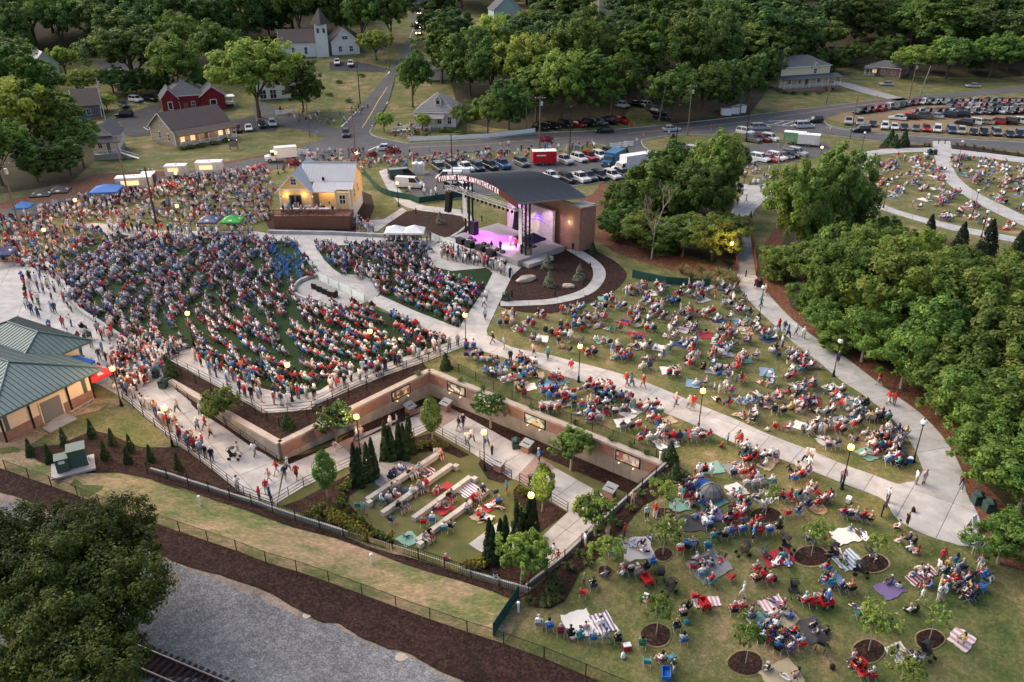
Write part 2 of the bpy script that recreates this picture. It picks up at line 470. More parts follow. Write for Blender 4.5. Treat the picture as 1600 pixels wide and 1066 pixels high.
edge = [(-140,740),(20,775),(100,808),(150,826),(175,838),(215,850),(255,870),(290,884),(345,900),(400,918),(430,932),(460,950),(500,972),(530,976),(560,994),(600,1012),
  (640,1022),(680,1046),(730,1068),(790,1098)]
gl = [(x - 55 + 8 * math.sin(x * .13),y + 10 + 6 * math.sin(x * .21)) for x,y in edge[3:]]
deep = [xy(P(880,1180)),xy(P(200,1180)),xy(P(-200,1180)),xy(P(-300,900))]
jag = lambda pts,a: [(x + rng.uniform(-a,a),y + rng.uniform(-a,a)) for x,y in smooth_poly(pts,5,False)]
sheet('soil_margin',[xy(P(*q)) for q in jag(edge,1.5)] + deep,M_dirt,.03,grid=2.)
sheet('gravel',[xy(P(*q)) for q in jag([(x - 5 - 14 * max(0,math.sin(x * .017 + 1.)),y + 2 + 5 * max(0,math.sin(x * .017 + 1.))) for x,y in edge],2.)] + deep,M_gravel,.06,grid=2.,kind='stuff')
sheet('mulch_bank',[xy(P(*q)) for q in jag(edge,1.2)] + [xy(P(x,y)) for x,y in FENCE[::-1]] + [xy(P(-140,690))],M_mulch,.10,grid=2.)
low_bed = [(382,797),(400,804),(455,824),(525,842),(575,860),(625,880),(675,896),(725,910),(770,925),(800,938)]
sheet('grass_strip',[xy(P(*q)) for q in FENCE[:18]] + [xy(P(802,985)),xy(P(812,940))] + [xy(P(*q)) for q in low_bed[::-1]] +
      poly([(340,783),(250,752),(185,737),(107,739),(60,722),(40,700),(120,650),(192,632),(190,620),(140,618),(0,690),(-60,715)]),M_strip,.03,grid=2.)
PICK = [(231,740),(262,749),(295,760),(327,770),(360,781),(394,791),(427,803),(462,815),(500,827),(537,839),(575,851),(614,863),(654,876),(695,890),(736,904),(780,917),(826,930)]
sheet('picket_bed',[xy(P(*q)) for q in low_bed] + [xy(P(815,934))] + [xy(P(x,y - 1)) for x,y in PICK[::-1]] + [xy(P(240,752)),xy(P(325,779))],M_mulch,.07,grid=2.)
tb = [(41,706),(57,699),(96,696),(120,684),(145,674),(170,679),(200,692),(220,700),(265,700),(277,697),(295,708),(332,736),(382,776),(420,797),(394,792),(325,772),(250,752),(220,746),(185,739),(107,741),(82,731),(50,716)]
sheet('utility_bed',poly(tb),M_mulch,.09,grid=2.)
rb = [(1046,728),(1062,730),(1080,742),(1068,762),(1040,772),(1005,790),(985,812),(955,850),(935,872),(905,895),(893,920),(882,940),(860,952),(838,950),(818,938),(826,928)]
sheet('fence_bed',poly(rb + [(909,853),(980,789)]),M_mulch,.07,grid=1.5,zf=zbase)
straw = [(1190,438),(1200,458),(1237,498),(1281,532),(1320,558),(1363,590),(1401,618),(1438,645),(1466,673),(1488,703),(1503,733),(1511,771),(1528,805),(1545,850),(1560,880),(1700,930),(1760,700),(1700,420),(1560,400),(1400,355),(1330,330),(1230,330),(1195,380)]
sheet('pine_straw_bed',poly(straw),M_straw,.05,grid=4.)
sheet('wood_floor',poly([(1235,480),(1330,540),(1420,600),(1500,660),(1540,760),(1580,800),(1760,800),(1700,430),(1560,405),(1400,358),(1330,335),(1240,340),(1215,400)]),M_forest,.09,grid=5.)
sheet('creek_bed',poly([(905,330),(940,285),(1000,262),(1140,262),(1140,330),(1150,430),(1110,440),(1060,420),(1000,400),(935,372)]),M_straw,.05,grid=4.)
sheet('creek_floor',poly([(950,330),(1000,300),(1135,280),(1143,345),(1146,425),(1000,385)]),M_forest,.09,grid=4.)
RINGS = [(1267,870,26,16),(1365,881,22,14),(1452,1000,22,15),(1357,1018,24,17),(1025,993,23,17),(1165,1037,27,19),(1038,803,17,9),(1196,806,24,12),(945,893,11,8),(1036,867,14,10)]
for i,(x,y,a,b) in enumerate(RINGS):
 q = [xy(P(x + a * math.cos(t) * (1 + .06 * math.sin(3 * t + i)),y + b * math.sin(t) * (1 + .05 * math.cos(2 * t + i)))) for t in np.linspace(0,2 * math.pi,28,endpoint=False)]
 sheet('tree_ring',q,M_mulch,.09,grid=.8)
 c = P(x,y)
 sheet('bare_soil',[((p[0] - c.x) * 1.13 + c.x,(p[1] - c.y) * 1.13 + c.y) for p in q],M_strip,.05,grid=1.)
TURF_L = [(103,440),(86,400),(170,366),(250,371),(400,374),(462,381),(475,402),(490,422),(497,432),(470,440),(457,455),(470,468),(500,474),(530,478),(560,474),(615,494),(690,530),(700,536),(585,574),(530,591),(500,611),(457,620),(330,572),(292,541),(235,556),(170,510),(120,480)]
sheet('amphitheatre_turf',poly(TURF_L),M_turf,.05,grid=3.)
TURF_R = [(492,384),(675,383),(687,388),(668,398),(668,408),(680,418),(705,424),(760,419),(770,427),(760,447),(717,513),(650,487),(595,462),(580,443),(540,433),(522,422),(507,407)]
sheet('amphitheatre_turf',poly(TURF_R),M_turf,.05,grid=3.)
sheet('stage_bed',poly([(800,485),(860,490),(905,478),(950,462),(975,440),(978,425),(955,405),(915,386),(905,385),(800,425),(775,470)],3),M_mulch,.044,grid=3.)
sheet('wing_bed',poly([(590,350),(620,334),(660,326),(720,332),(730,362),(700,372),(672,364),(610,352)]),M_mulch,.043,grid=3.)
sheet('house_bed',poly([(412,342),(437,330),(548,330),(566,300),(580,305),(585,325),(577,345),(556,348),(556,366),(425,366)]),M_mulch,.06,grid=3.)
sheet('slope_bed',poly([(905,385),(915,330),(905,312),(935,300),(960,320),(950,345),(1000,395),(1075,415),(1150,430),(1120,440),(1020,415),(960,395),(930,372)]),M_straw,.04,grid=3.)
sheet('park_bed',poly([(1372,232),(1378,224),(1415,226),(1455,228),(1457,231),(1400,232)]),M_mulch,.05,grid=3.)
sheet('park_bed',poly([(1487,227),(1530,231),(1600,241),(1600,246),(1487,233)]),M_mulch,.05,grid=3.)
sheet('verge_soil',poly([(0,318),(60,300),(110,285),(150,272),(240,268),(300,266),(330,258),(420,240),(475,228),(470,236),(420,250),(330,268),(190,292),(120,312),(0,345)]),M_straw,.04,grid=4.)
ROAD_UP = [(560,205),(590,216),(640,226),(740,221),(835,210),(960,204),(1032,198),(1109,189),(1173,183),(1236,174),(1300,165),(1405,154),(1450,149),(1620,134)]
ROAD_LO = [(1620,143),(1425,157),(1400,161),(1340,172),(1305,178),(1284,186),(1295,197),(1355,206),(1425,211),(1525,217),(1640,224),(1640,240),(1450,224),(1375,220),(1275,208),(1180,208),(1109,210),(1049,211),(1002,219),(930,224),(855,229),(755,236),(655,243),(595,246)]
sheet('main_road',poly(ROAD_UP + ROAD_LO),M_asphalt,.05,grid=6.)
sheet('west_road',poly([(597,246),(560,246),(480,256),(400,270),(200,303),(0,352),(-100,380),(-100,352),(0,330),(120,304),(330,261),(400,248),(475,229),(510,216),(532,200),(562,205),(590,216)]),M_asphalt,.06,grid=5.)
NST = [(532,201),(555,177),(608,113),(622,90),(634,60),(640,25),(652,-10),(680,-10),(676,25),(660,60),(636,95),(618,118),(607,160),(582,200),(578,212)]
sheet('north_street',poly(NST),M_asphalt,.08,grid=6.)
sheet('side_street',poly([(395,165),(410,160),(450,175),(480,186),(528,204),(512,217),(470,203),(400,190)]),M_asphalt,.065,grid=5.)
sheet('parking_lot',poly([(150,195),(190,182),(235,165),(255,163),(245,178),(242,200),(245,210),(210,215),(150,200)]),M_asphalt2,.05,grid=5.)
sheet('side_parking',poly([(358,190),(400,180),(440,195),(430,205),(362,208)]),M_asphalt2,.05,grid=5.)
sheet('church_parking',poly([(515,97),(560,97),(607,108),(600,113),(555,112),(515,110)]),M_asphalt2,.05,grid=5.)
LOT = [(672,266),(740,259),(802,250),(880,243),(940,240),(958,235),(962,228),(930,224),(1002,219),(1006,229),(1032,239),(1090,235),(1180,226),(1290,222),(1300,240),(1250,252),(1160,262),(1040,266),(980,278),(895,291),(770,304),(655,315),(640,305),(655,285)]
sheet('event_parking_lot',poly(LOT),M_asphalt,.055,grid=5.)
sheet('drive',poly([(1302,126),(1330,131),(1370,142),(1420,156),(1400,158),(1350,146),(1310,134)]),M_conc2,.05,grid=5.)
sheet('west_lot',poly([(150,96),(215,100),(225,118),(190,116),(160,112)]),M_asphalt,.05,grid=5.)
sheet('grass_car_park',poly([(1290,185),(1330,173),(1400,162),(1480,155),(1650,150),(1650,222),(1525,215),(1425,208),(1355,203)]),ground_mat('worn_grass',[(.33,(.10,.085,.04)),(.5,(.19,.14,.08)),(.65,(.26,.18,.11))],big=.05,mid=.3,fine=6),.035,grid=6.)
def stripe(name,pts,w,m,z=.09,close=False):
 """Flat painted stripe along ground points given in photo pixels."""
 ps = [P(*q) for q in pts]
 mb = MB()
 for a,b in zip(ps,ps[1:]):
  d = (b - a); n_ = max(1,int(d.length / 4)); nn = Vector((-d.y,d.x,0)).normalized() * w / 2
  for i in range(n_):
   p,q = a + d * i / n_,a + d * (i + 1) / n_
   vs = []
   for r_ in (p - nn,q - nn,q + nn,p + nn):
    vs.append((r_.x,r_.y,float(zt(r_.x,r_.y)) + z))
   mb.add(vs,[(0,1,2,3)])
 return structure(mb.build(name,m))
stripe('road_marking',[(640,231),(740,227),(855,218),(905,215)],.25,M_yline)
stripe('road_marking',[(980,209),(1050,203),(1110,197),(1173,190)],.25,M_yline)
stripe('road_marking',[(1210,184),(1300,171),(1400,158)],.25,M_yline)
stripe('road_marking',[(566,200),(590,160),(605,137)],.25,M_yline,.12)
stripe('road_marking',[(640,60),(655,25)],.3,M_yline,.13)
stripe('road_marking',[(533,199),(556,176),(609,112)],.35,M_line,.12)
stripe('road_marking',[(581,198),(606,160)],.2,M_line,.12)
stripe('road_marking',[(1290,199),(1355,208),(1425,213),(1525,219),(1620,224)],.2,M_line)
for a,b in (((1210,194),(1225,190)),((1222,196),(1240,190)),((1235,197),(1252,191)),((1248,198),(1262,193)),((1200,190),(1280,187)),((1196,195),(1262,199)),((575,236),(590,229)),((583,240),(600,232))):
 stripe('road_marking',[a,b],.3,M_line)
for k in range(9):
 x = 800 + k * 17
 stripe('bay_line',[(x,251 - k * 1.1),(x + 12,258 - k * 1.1)],.12,M_line)
for k in range(8):
 x = 838 + k * 16
 stripe('bay_line',[(x,292 - k * 2.3),(x - 11,286 - k * 2.3)],.12,M_line)
for a,b in (((174,168),(183,171)),((178,176),(188,174)),((202,163),(218,166)),((222,160),(234,163)),((224,199),(232,204)),((176,193),(190,192)),((179,197),(191,196))):
 stripe('bay_line',[a,b],.14,M_line)
def kerb(pts,name='kerb',w=.18,h=.14):
 mb = MB(); ps = [P(*q) for q in smooth_poly(pts,3,False)]
 for a,b in zip(ps,ps[1:]):
  d = b - a; c = (a + b) / 2
  mb.box((c.x,c.y,c.z + h / 2),(d.length + .03,w,h),math.atan2(d.y,d.x),bottom=False)
 return structure(mb.build(name,M_conc))
kerb([(1002,220),(1004,227),(1012,234),(1032,241)]); kerb([(1003,219),(1049,212),(1109,211),(1180,209)])
kerb([(595,247),(655,244),(755,237),(855,230),(928,225)]); kerb([(930,225),(945,228),(956,233)])
kerb([(640,225),(740,220),(835,209),(960,203),(1109,188),(1236,173),(1405,153)])
kerb([(655,316),(770,305),(895,292),(980,279)]); kerb([(1284,186),(1290,193),(1305,199),(1355,206),(1425,211),(1525,217)])
kerb([(1275,209),(1375,221),(1450,225)]); kerb([(583,200),(578,207),(590,215),(640,225)])
def band(a,b): return smooth_poly([xy(P(*q)) for q in a],3,False) + smooth_poly([xy(P(*q)) for q in b],3,False)[::-1]
BANG = math.atan2(WC.y - WB.y,WC.x - WB.x)          # direction of the long garden wall
AANG = math.atan2(WB.y - WA.y,WB.x - WA.x)
P1_UP = [(762,524),(800,543),(850,553),(900,566),(975,586),(1037,609),(1100,636),(1150,656),(1200,679),(1270,706),(1325,729),(1360,741),(1400,756),(1417,754),(1432,751),(1442,734)]
P1_LO = [(740,545),(800,563),(850,578),(900,594),(960,611),(990,629),(1037,645),(1100,671),(1150,694),(1200,711),(1275,739),(1325,759),(1375,778),(1388,790),(1395,803),(1412,819),(1450,838),(1487,849),(1507,854),(1540,851),(1527,803),(1510,771),(1502,734)]
d1 = P(1275,720) - P(850,565)
paving('long_walk',band(P1_UP,P1_LO),M_conc,math.atan2(d1.y,d1.x),(3.3,6.))
P2_IN = [(1151,427),(1157,452),(1175,475),(1200,499),(1237,533),(1267,556),(1312,593),(1350,618),(1385,646),(1412,676),(1430,704),(1442,734)]
P2_OUT = [(1181,431),(1190,444),(1200,460),(1237,499),(1280,533),(1320,559),(1362,591),(1400,619),(1437,646),(1465,674),(1487,704),(1502,734)]
d2 = P(1362,591) - P(1237,499)
paving('wood_walk',band(P2_IN,P2_OUT),M_conc,math.atan2(d2.y,d2.x),(3.3,8.),off=.06)
paving('bridge_approach',poly([(1145,345),(1140,334),(1145,326),(1150,317),(1162,302),(1134,291),(1134,284),(1175,290),(1190,288),(1214,286),(1206,303),(1190,318),(1179,329),(1170,345)]),M_conc,.9,(3.3,3.3))
paving('park_walk',band([(1331,242),(1360,236),(1400,232),(1457,231),(1485,232),(1540,239),(1630,250)],[(1336,252),(1375,242),(1425,238),(1459,238),(1485,240),(1540,247),(1630,259)]),M_conc,-.1,(4,4))
paving('park_walk',band([(1457,221),(1459,238),(1466,267),(1487,292),(1512,309),(1550,330),(1600,353),(1640,370)],[(1485,221),(1486,238),(1491,267),(1507,287),(1537,307),(1575,325),(1610,342),(1650,358)]),M_conc,1.1,(4,4),off=.055)
paving('park_ring_walk',band([(1331,243),(1320,262),(1322,290),(1345,313),(1375,327),(1425,343),(1475,357),(1525,368),(1590,380),(1650,390)],[(1338,250),(1331,270),(1336,294),(1352,304),(1385,322),(1420,334),(1475,348),(1525,359),(1590,371),(1650,381)]),M_conc,-.4,(4,5),off=.06)
paving('upper_walk',poly([(120,352),(145,349),(187,352),(250,361),(400,362),(425,366),(520,366),(600,371),(690,374),(675,384),(492,384),(462,381),(400,374),(250,371),(170,366)]),M_conc,0,(4,5))
paving('diagonal_walk',poly([(462,381),(492,384),(507,407),(522,422),(540,432),(497,432),(490,422),(475,402)]),M_conc,-1.25,(4,4))
cc = P(526,455)
rr = (P(595,455) - P(457,455)).length / 2
circ = [(cc.x + rr * math.cos(t),cc.y + rr * 1.0 * math.sin(t)) for t in np.linspace(0,2 * math.pi,40,endpoint=False)]
paving('mixing_plaza',circ,M_conc,.6,(3.5,3.5),off=.06)
sheet('plaza_ring',[(cc.x + rr * .96 * math.cos(t),cc.y + rr * .96 * math.sin(t)) for t in np.linspace(0,2 * math.pi,40,endpoint=False)],M_conc2,.075,
      holes=[[(cc.x + .5 + rr * .62 * math.cos(t),cc.y - .6 + rr * .62 * math.sin(t)) for t in np.linspace(0,2 * math.pi,40,endpoint=False)]],grid=0)
paving('crescent_walk',poly([(595,462),(650,487),(717,513),(760,517),(762,524),(740,545),(695,533),(675,519),(615,492),(572,470)]),M_conc,-.5,(4,5))
paving('stage_plaza',poly([(671,384),(687,380),(715,372),(760,388),(802,412),(815,418),(800,432),(777,480),(760,517),(717,513),(760,447),(770,427),(760,419),(705,424),(680,418),(668,408),(666,400)]),M_conc,.5,(4,4),off=.058)
paving('ring_walk',band([(782,471),(800,471),(830,470),(857,468),(880,463),(900,457),(914,450),(922,442),(927,430),(922,414),(900,400),(885,391)],[(782,479),(800,479),(830,478),(862,476),(885,472),(905,467),(922,460),(935,451),(946,434),(943,418),(925,402),(905,390)]),M_conc,0,(3.5,4),off=.07)
paving('back_walk',band([(592,268),(600,285),(612,305),(630,322),(660,330),(720,338),(733,350)],[(604,264),(615,282),(627,300),(642,314),(665,322),(722,329),(741,344)]),M_conc,.3,(3,3))
paving('house_walk',poly([(557,346),(600,343),(628,325),(636,330),(606,350),(590,362),(575,368),(566,356),(556,355)]),M_conc,.3,(3,3),off=.07)
paving('rail_walk',poly([(727,541),(670,564),(600,588),(545,611),(520,622),(492,633),(487,640),(450,644),(410,646),(395,636),(330,599),(262,562),(292,541),(330,572),(400,605),(457,620),(500,611),(530,591),(585,574),(700,536),(740,534)]),M_conc,AANG,(3.6,3.6),off=.065)
paving('arrival_plaza',poly([(-80,425),(0,411),(82,403),(86,412),(103,445),(120,480),(170,512),(235,556),(292,541),(262,562),(262,576),(225,600),(192,622),(150,600),(60,560),(-80,560)]),M_conc,.35,(4,4),off=.06)
paving('ramp_walk',poly([(192,622),(225,600),(262,576),(260,598),(312,640),(355,668),(400,700),(437,727),(443,728),(432,792),(382,774),(332,734),(295,706),(260,681),(225,651),(192,622)]),M_conc,math.atan2(-1,.9),(3.2,3.2),off=.07,zf=zbase)
gz = lambda X,Y: -depth(X)
def gp(pts): return [xy(P(a,b)) for a,b in pts]
paving('lower_walk',gp([(446,729),(500,706),(550,684),(630,649),(660,636),(702,637),(800,691),(870,733),(940,772),(975,791),(908,846),(855,893),(829,856),(888,800),(812,752),(799,749),(750,716),(734,706),(672,671),(595,706),(589,735),(555,735),(550,727),(475,761),(434,786)]),M_conc,AANG,(3.6,3.6),off=.05,zf=gz)
for q in ([(632,648),(660,635),(702,637),(722,648),(676,677),(668,672)],[(529,693),(549,684),(588,709),(563,722)],[(838,712),(868,731),(830,760),(805,748)]):
 paving('paver_band',gp(q),M_paver,AANG,(1.6,1.6),off=.07,zf=gz,parts='paver_panel')
paving('patio',gp([(588,724),(630,721),(658,730),(640,745),(601,766),(586,756)]),M_conc2,BANG,(3,3),off=.05,zf=gz)
paving('lower_pad',gp([(782,814),(802,826),(800,842),(814,856),(829,857),(799,871),(759,868),(732,851)]),M_conc,AANG,(3,3),off=.06,zf=gz)
nAB = Vector((WB.y - WA.y,WA.x - WB.x,0)).normalized(); nBC = Vector((WC.y - WB.y,WB.x - WC.x,0)).normalized(); cin = WB + nAB * 2.2 + nBC * 2.2
sheet('wall_bed',[xy(WA),xy(WB),xy(cin),xy(WA + nAB * 2.2)],M_mulch,.035,zf=gz)
sheet('wall_bed',[xy(WB),xy(WC),xy(WC + nBC * 2.2),xy(cin)],M_mulch,.035,zf=gz)
sheet('garden_bed',gp([(440,791),(470,781),(555,736),(588,736),(586,749),(546,775),(543,786),(575,818),(600,838),(615,852),(590,846)]),M_mulch,.04,zf=gz)
sheet('garden_bed',gp([(595,712),(632,689),(674,677),(733,711),(719,716),(690,704),(647,709),(621,722)]),M_mulch,.04,zf=gz)
sheet('garden_bed',gp([(747,725),(752,718),(799,749),(785,755),(762,749)]),M_mulch,.04,zf=gz)
sheet('garden_bed',gp([(802,766),(811,757),(887,801),(814,854),(800,841),(805,804)]),M_mulch,.04,zf=gz)
sheet('garden_bed',gp([(744,872),(765,864),(799,872),(829,858),(850,893),(826,921),(790,912),(752,892)]),M_mulch,.045,zf=gz)
sheet('ramp_bed',[xy(P(*q)) for q in [(262,597),(268,594),(316,636),(360,664),(404,696),(437,716),(440,724),(398,703),(353,671),(308,642)]],M_mulch,.1,zf=zbase)
# --- BUILDINGS, WALLS, FENCES
def frame_at(a,b):
 """Origin a, x axis towards b: (location, rotation, length)."""
 d = b - a
 return Vector((a.x,a.y,min(a.z,b.z))),math.atan2(d.y,d.x),Vector((d.x,d.y)).length
def window(parent,face,u,z,w,h,W,D,mf,mg,bars=True):
 """A window part (frame) with a pane sub-part on face f/b/l/r of a W x D box."""
 f = MB(); t = .07
 def pt(s,zz,out):
  return {'f': (u + s,-out,zz),'b': (u + s,D + out,zz),'l': (-out,u + s,zz),'r': (W + out,u + s,zz)}[face]
 def bx(mb,s0,s1,z0,z1,out):
  c = pt((s0 + s1) / 2,(z0 + z1) / 2,out / 2 - .02)
  dd = (s1 - s0,out + .04,z1 - z0) if face in 'fb' else (out + .04,s1 - s0,z1 - z0)
  mb.box(c,dd)
 bx(f,-w / 2 - t,-w / 2 + t * .4,z,z + h,.07); bx(f,w / 2 - t * .4,w / 2 + t,z,z + h,.07)
 bx(f,-w / 2 - t,w / 2 + t,z + h,z + h + t * 1.6,.08); bx(f,-w / 2 - t * 1.3,w / 2 + t * 1.3,z - t * 1.4,z,.1)
 if bars:
  bx(f,-w / 2,w / 2,z + h / 2 - .035,z + h / 2 + .035,.055); bx(f,-.03,.03,z,z + h,.05)
 o = f.build('window',mf,parent)
 g = MB(); bx(g,-w / 2,w / 2,z,z + h,.03)
 g.build('pane',mg,o)
 return o
def gable_roof(parent,x0,x1,y0,y1,ze,rise,ridge,over,mr,mt,t=.16,seams=0.):
 """Two solid slopes plus barge boards."""
 out = []
 if ridge == 'x':
  ym = (y0 + y1) / 2; k = rise / (ym - y0); a,b = x0 - over,x1 + over
  S_ = [[(a,y0 - over,ze - k * over),(b,y0 - over,ze - k * over),(b,ym,ze + rise),(a,ym,ze + rise)],
              [(b,y1 + over,ze - k * over),(a,y1 + over,ze - k * over),(a,ym,ze + rise),(b,ym,ze + rise)]]
 else:
  xm = (x0 + x1) / 2; k = rise / (xm - x0); a,b = y0 - over,y1 + over
  S_ = [[(x0 - over,b,ze - k * over),(x0 - over,a,ze - k * over),(xm,a,ze + rise),(xm,b,ze + rise)],
              [(x1 + over,a,ze - k * over),(x1 + over,b,ze - k * over),(xm,b,ze + rise),(xm,a,ze + rise)]]
 for q in S_:
  q = [Vector(p) + Vector((0,0,t)) for p in q]
  mb = MB().slab(q,t * .8)
  if seams:
   e = (q[1] - q[0]); n = int(e.length / seams); up = Vector((0,0,.045))
   for i in range(1,n):
    p0 = q[0] + e * i / n; p1 = q[3] + (q[2] - q[3]) * i / n; s = e.normalized() * .03
    mb.add([p0 - s + up,p0 + s + up,p1 + s + up,p1 - s + up,p0 - s,p0 + s,p1 + s,p1 - s],[(0,1,2,3),(4,0,3,7),(1,5,6,2),(4,5,1,0)])
  out.append(mb.build('roof_slope',mr,parent))
  for i,j in ((3,0),(1,2)):
   p,r_ = q[i] - Vector((0,0,t)),q[j] - Vector((0,0,t)); MB().tube(p,r_,.09,n=4).build('barge_board',mt,parent)
 return out
def hip_roof(parent,x0,x1,y0,y1,ze,rise,over,mr,mt,t=.16,name='roof_slope'):
 x0 -= over; x1 += over; y0 -= over; y1 += over
 w,d = x1 - x0,y1 - y0
 if w >= d: r0,r1 = (x0 + d / 2,(y0 + y1) / 2),(x1 - d / 2,(y0 + y1) / 2)
 else: r0,r1 = ((x0 + x1) / 2,y0 + w / 2),((x0 + x1) / 2,y1 - w / 2)
 zr = ze + rise; A,B,C_,D_ = (x0,y0,ze),(x1,y0,ze),(x1,y1,ze),(x0,y1,ze)
 p,q = (*r0,zr),(*r1,zr)
 fs = ([A,B,q,p],[B,C_,q],[C_,D_,p,q],[D_,A,p]) if w >= d else ([A,B,p],[B,C_,q,p],[C_,D_,q],[D_,A,p,q])
 for f in fs:
  g = [f[0]]
  for v in f[1:]:
   if (Vector(v) - Vector(g[-1])).length > .02: g.append(v)
  MB().slab([(a,b,c + t) for a,b,c in g],t * .8).build(name,mr,parent)
 m = MB(); zc = ze + t * .3
 for a,b in ((A,B),(B,C_),(C_,D_),(D_,A)):
  m.box(((a[0] + b[0]) / 2,(a[1] + b[1]) / 2,zc),(abs(a[0] - b[0]) + .06,abs(a[1] - b[1]) + .06,.2))
 m.build('fascia',mt,parent)
def house(label,cat,a,b,dep,h,rise,mw,mr,ridge='x',roof='gable',over=.5,found=.4,wins=(),doors=(),porch=None,trim=None,name='house',litw=()):
 trim = trim or M_white
 loc,rot,W = frame_at(a,b)
 t = thing(name,label,cat,loc,rot)
 MB().box((W / 2,dep / 2,found / 2 - .6),(W - .1,dep - .1,found + 1.2)).build('foundation',M_conc2,t)
 ze = found + h
 if roof == 'gable':
  m = MB()
  if ridge == 'x':
   m.add([(0,0,found),(W,0,found),(W,dep,found),(0,dep,found),(0,0,ze),(W,0,ze),(W,dep,ze),(0,dep,ze),(0,dep / 2,ze + rise),(W,dep / 2,ze + rise)],
                  [(0,1,5,4),(2,3,7,6),(1,2,6,9,5),(3,0,4,8,7)])
  else:
   m.add([(0,0,found),(W,0,found),(W,dep,found),(0,dep,found),(0,0,ze),(W,0,ze),(W,dep,ze),(0,dep,ze),(W / 2,0,ze + rise),(W / 2,dep,ze + rise)],
                  [(0,1,5,8,4),(2,3,7,9,6),(1,2,6,5),(3,0,4,7)])
  m.build('wall',mw,t)
  gable_roof(t,0,W,0,dep,ze,rise,ridge,over,mr,trim)
 else:
  MB().box((W / 2,dep / 2,found + h / 2),(W,dep,h)).build('wall',mw,t)
  hip_roof(t,0,W,0,dep,ze,rise,over,mr,trim)
 for (f,u,z,w,hh) in wins:
  L_ = W if f in 'fb' else dep
  window(t,f,u * L_,z,w,hh,W,dep,trim,M_warm if (f,u) in litw else M_glass)
 for (f,u,w,hh) in doors:
  d = MB()
  if f == 'f': d.box((u * W,-.03,found + hh / 2),(w,.1,hh))
  elif f == 'r': d.box((W + .03,u * dep,found + hh / 2),(.1,w,hh))
  else: d.box((-.03,u * dep,found + hh / 2),(.1,w,hh))
  do = d.build('door',M_wood,t)
 for x in (0,W):
  for y in (0,dep): MB().box((x,y,found + h / 2),(.16,.16,h - .02)).build('corner_board',trim,t)
 if porch:
  x0,x1,pd,ph = porch[:4]; x0 *= W; x1 *= W
  MB().box(((x0 + x1) / 2,-pd / 2,found / 2 - .2),(x1 - x0,pd - .02,found + .4)).build('porch_floor',M_conc2,t)
  MB().slab([(x0 - .3,-pd - .4,found + ph),(x1 + .3,-pd - .4,found + ph),(x1 + .3,-.01,found + ph + .9),(x0 - .3,-.01,found + ph + .9)],.14).build('porch_roof',mr,t)
  n = max(2,round((x1 - x0) / 2.6)); 
  for i in range(n + 1):
   MB().box((x0 + .1 + (x1 - x0 - .2) * i / n,-pd + .12,found + (ph - .1) / 2),(.16,.16,ph - .1)).build('porch_post',trim,t)
  r_ = MB(); 
  for zz in (.25,.9): r_.box(((x0 + x1) / 2,-pd + .12,found + zz),(x1 - x0 - .3,.06,.07))
  for i in range(int((x1 - x0) / .3)): r_.box((x0 + .2 + i * .3,-pd + .12,found + .57),(.05,.04,.6))
  r_.build('railing',trim,t)
  if len(porch) > 4:
   sx = porch[4] * W; m = MB()
   for i in range(4): m.box((sx,-pd - .15 - .3 * i,found * (1 - i / 4) / 2 - .15),(1.6,.3,found * (1 - i / 4) + .3))
   m.build('step',M_brick,t)
 return t
M_tan = mat('tan_siding',(.36,.29,.22),.85,noise=.06,nscale=1)
M_red = mat('red_siding',(.20,.018,.03),.8,noise=.08,nscale=1)
M_wsid = mat('white_siding',(.62,.61,.58),.8,noise=.06,nscale=1)
M_cream = mat('cream_siding',(.64,.53,.37),.8,noise=.06,nscale=1)
M_yel = mat('yellow_siding',(.76,.51,.21),.8,noise=.05,nscale=1)
M_shB = mat('brown_shingle',(.085,.068,.062),.95,noise=.3,nscale=3)
M_shG = mat('grey_shingle',(.085,.088,.095),.95,noise=.3,nscale=3)
M_shL = mat('light_grey_shingle',(.19,.185,.185),.95,noise=.22,nscale=3)
M_metal = mat('grey_metal_roof',(.44,.445,.455),.55,.15,noise=.05,nscale=.6)
M_green = mat('teal_metal_roof',(.075,.118,.125),.5,.25,noise=.08,nscale=.8)
M_stucco = mat('cream_stucco',(.66,.52,.36),.9,noise=.06,nscale=1.5)
M_deck = mat('brown_deck',(.155,.072,.048),.85,noise=.12,nscale=1.5)
M_doorg = mat('grey_door',(.16,.155,.15),.7)
t = house('tan cottage with brown shingle roof and warmly lit white front porch','house',P(276,231),P(363,215),11.5,3.4,3.6,M_tan,M_shB,wins=[('l',.25,1.2,1.,1.6),('l',.62,1.2,1.,1.6),('l',.5,4.4,.8,1.),('f',.12,1.1,1.2,1.6),('f',.3,1.1,1.2,1.6),('f',.8,1.1,1.2,1.6),('f',.93,1.1,1.,1.6),('r',.5,1.2,1.,1.5)],
          doors=[('f',.55,1.1,2.2)],porch=(0.,1.,2.4,2.6,.55),litw=[('f',.12),('f',.3),('f',.8),('f',.93)])
for u in (3,7,11):
 l = bpy.data.lights.new('porch_light','POINT'); l.energy = 25; l.color = (1,.6,.28); l.shadow_soft_size = .15
 o = link('porch_light',l,t,(u,-1.1,2.6))
t = house('red clapboard house with grey roof and white gable trim','house',P(262,178),P(322,172),12,4.2,3.2,M_red,M_shG,roof='hip',wins=[('f',.3,1.2,1.,1.7),('f',.7,1.2,1.,1.7),('l',.4,1.2,1.,1.7)],doors=[('f',.5,1.1,2.2)])
MB().box((4,6,7.6),(.7,.7,2.6)).build('chimney',M_brick,t)
loc,rot,W = frame_at(P(262,178),P(322,172))
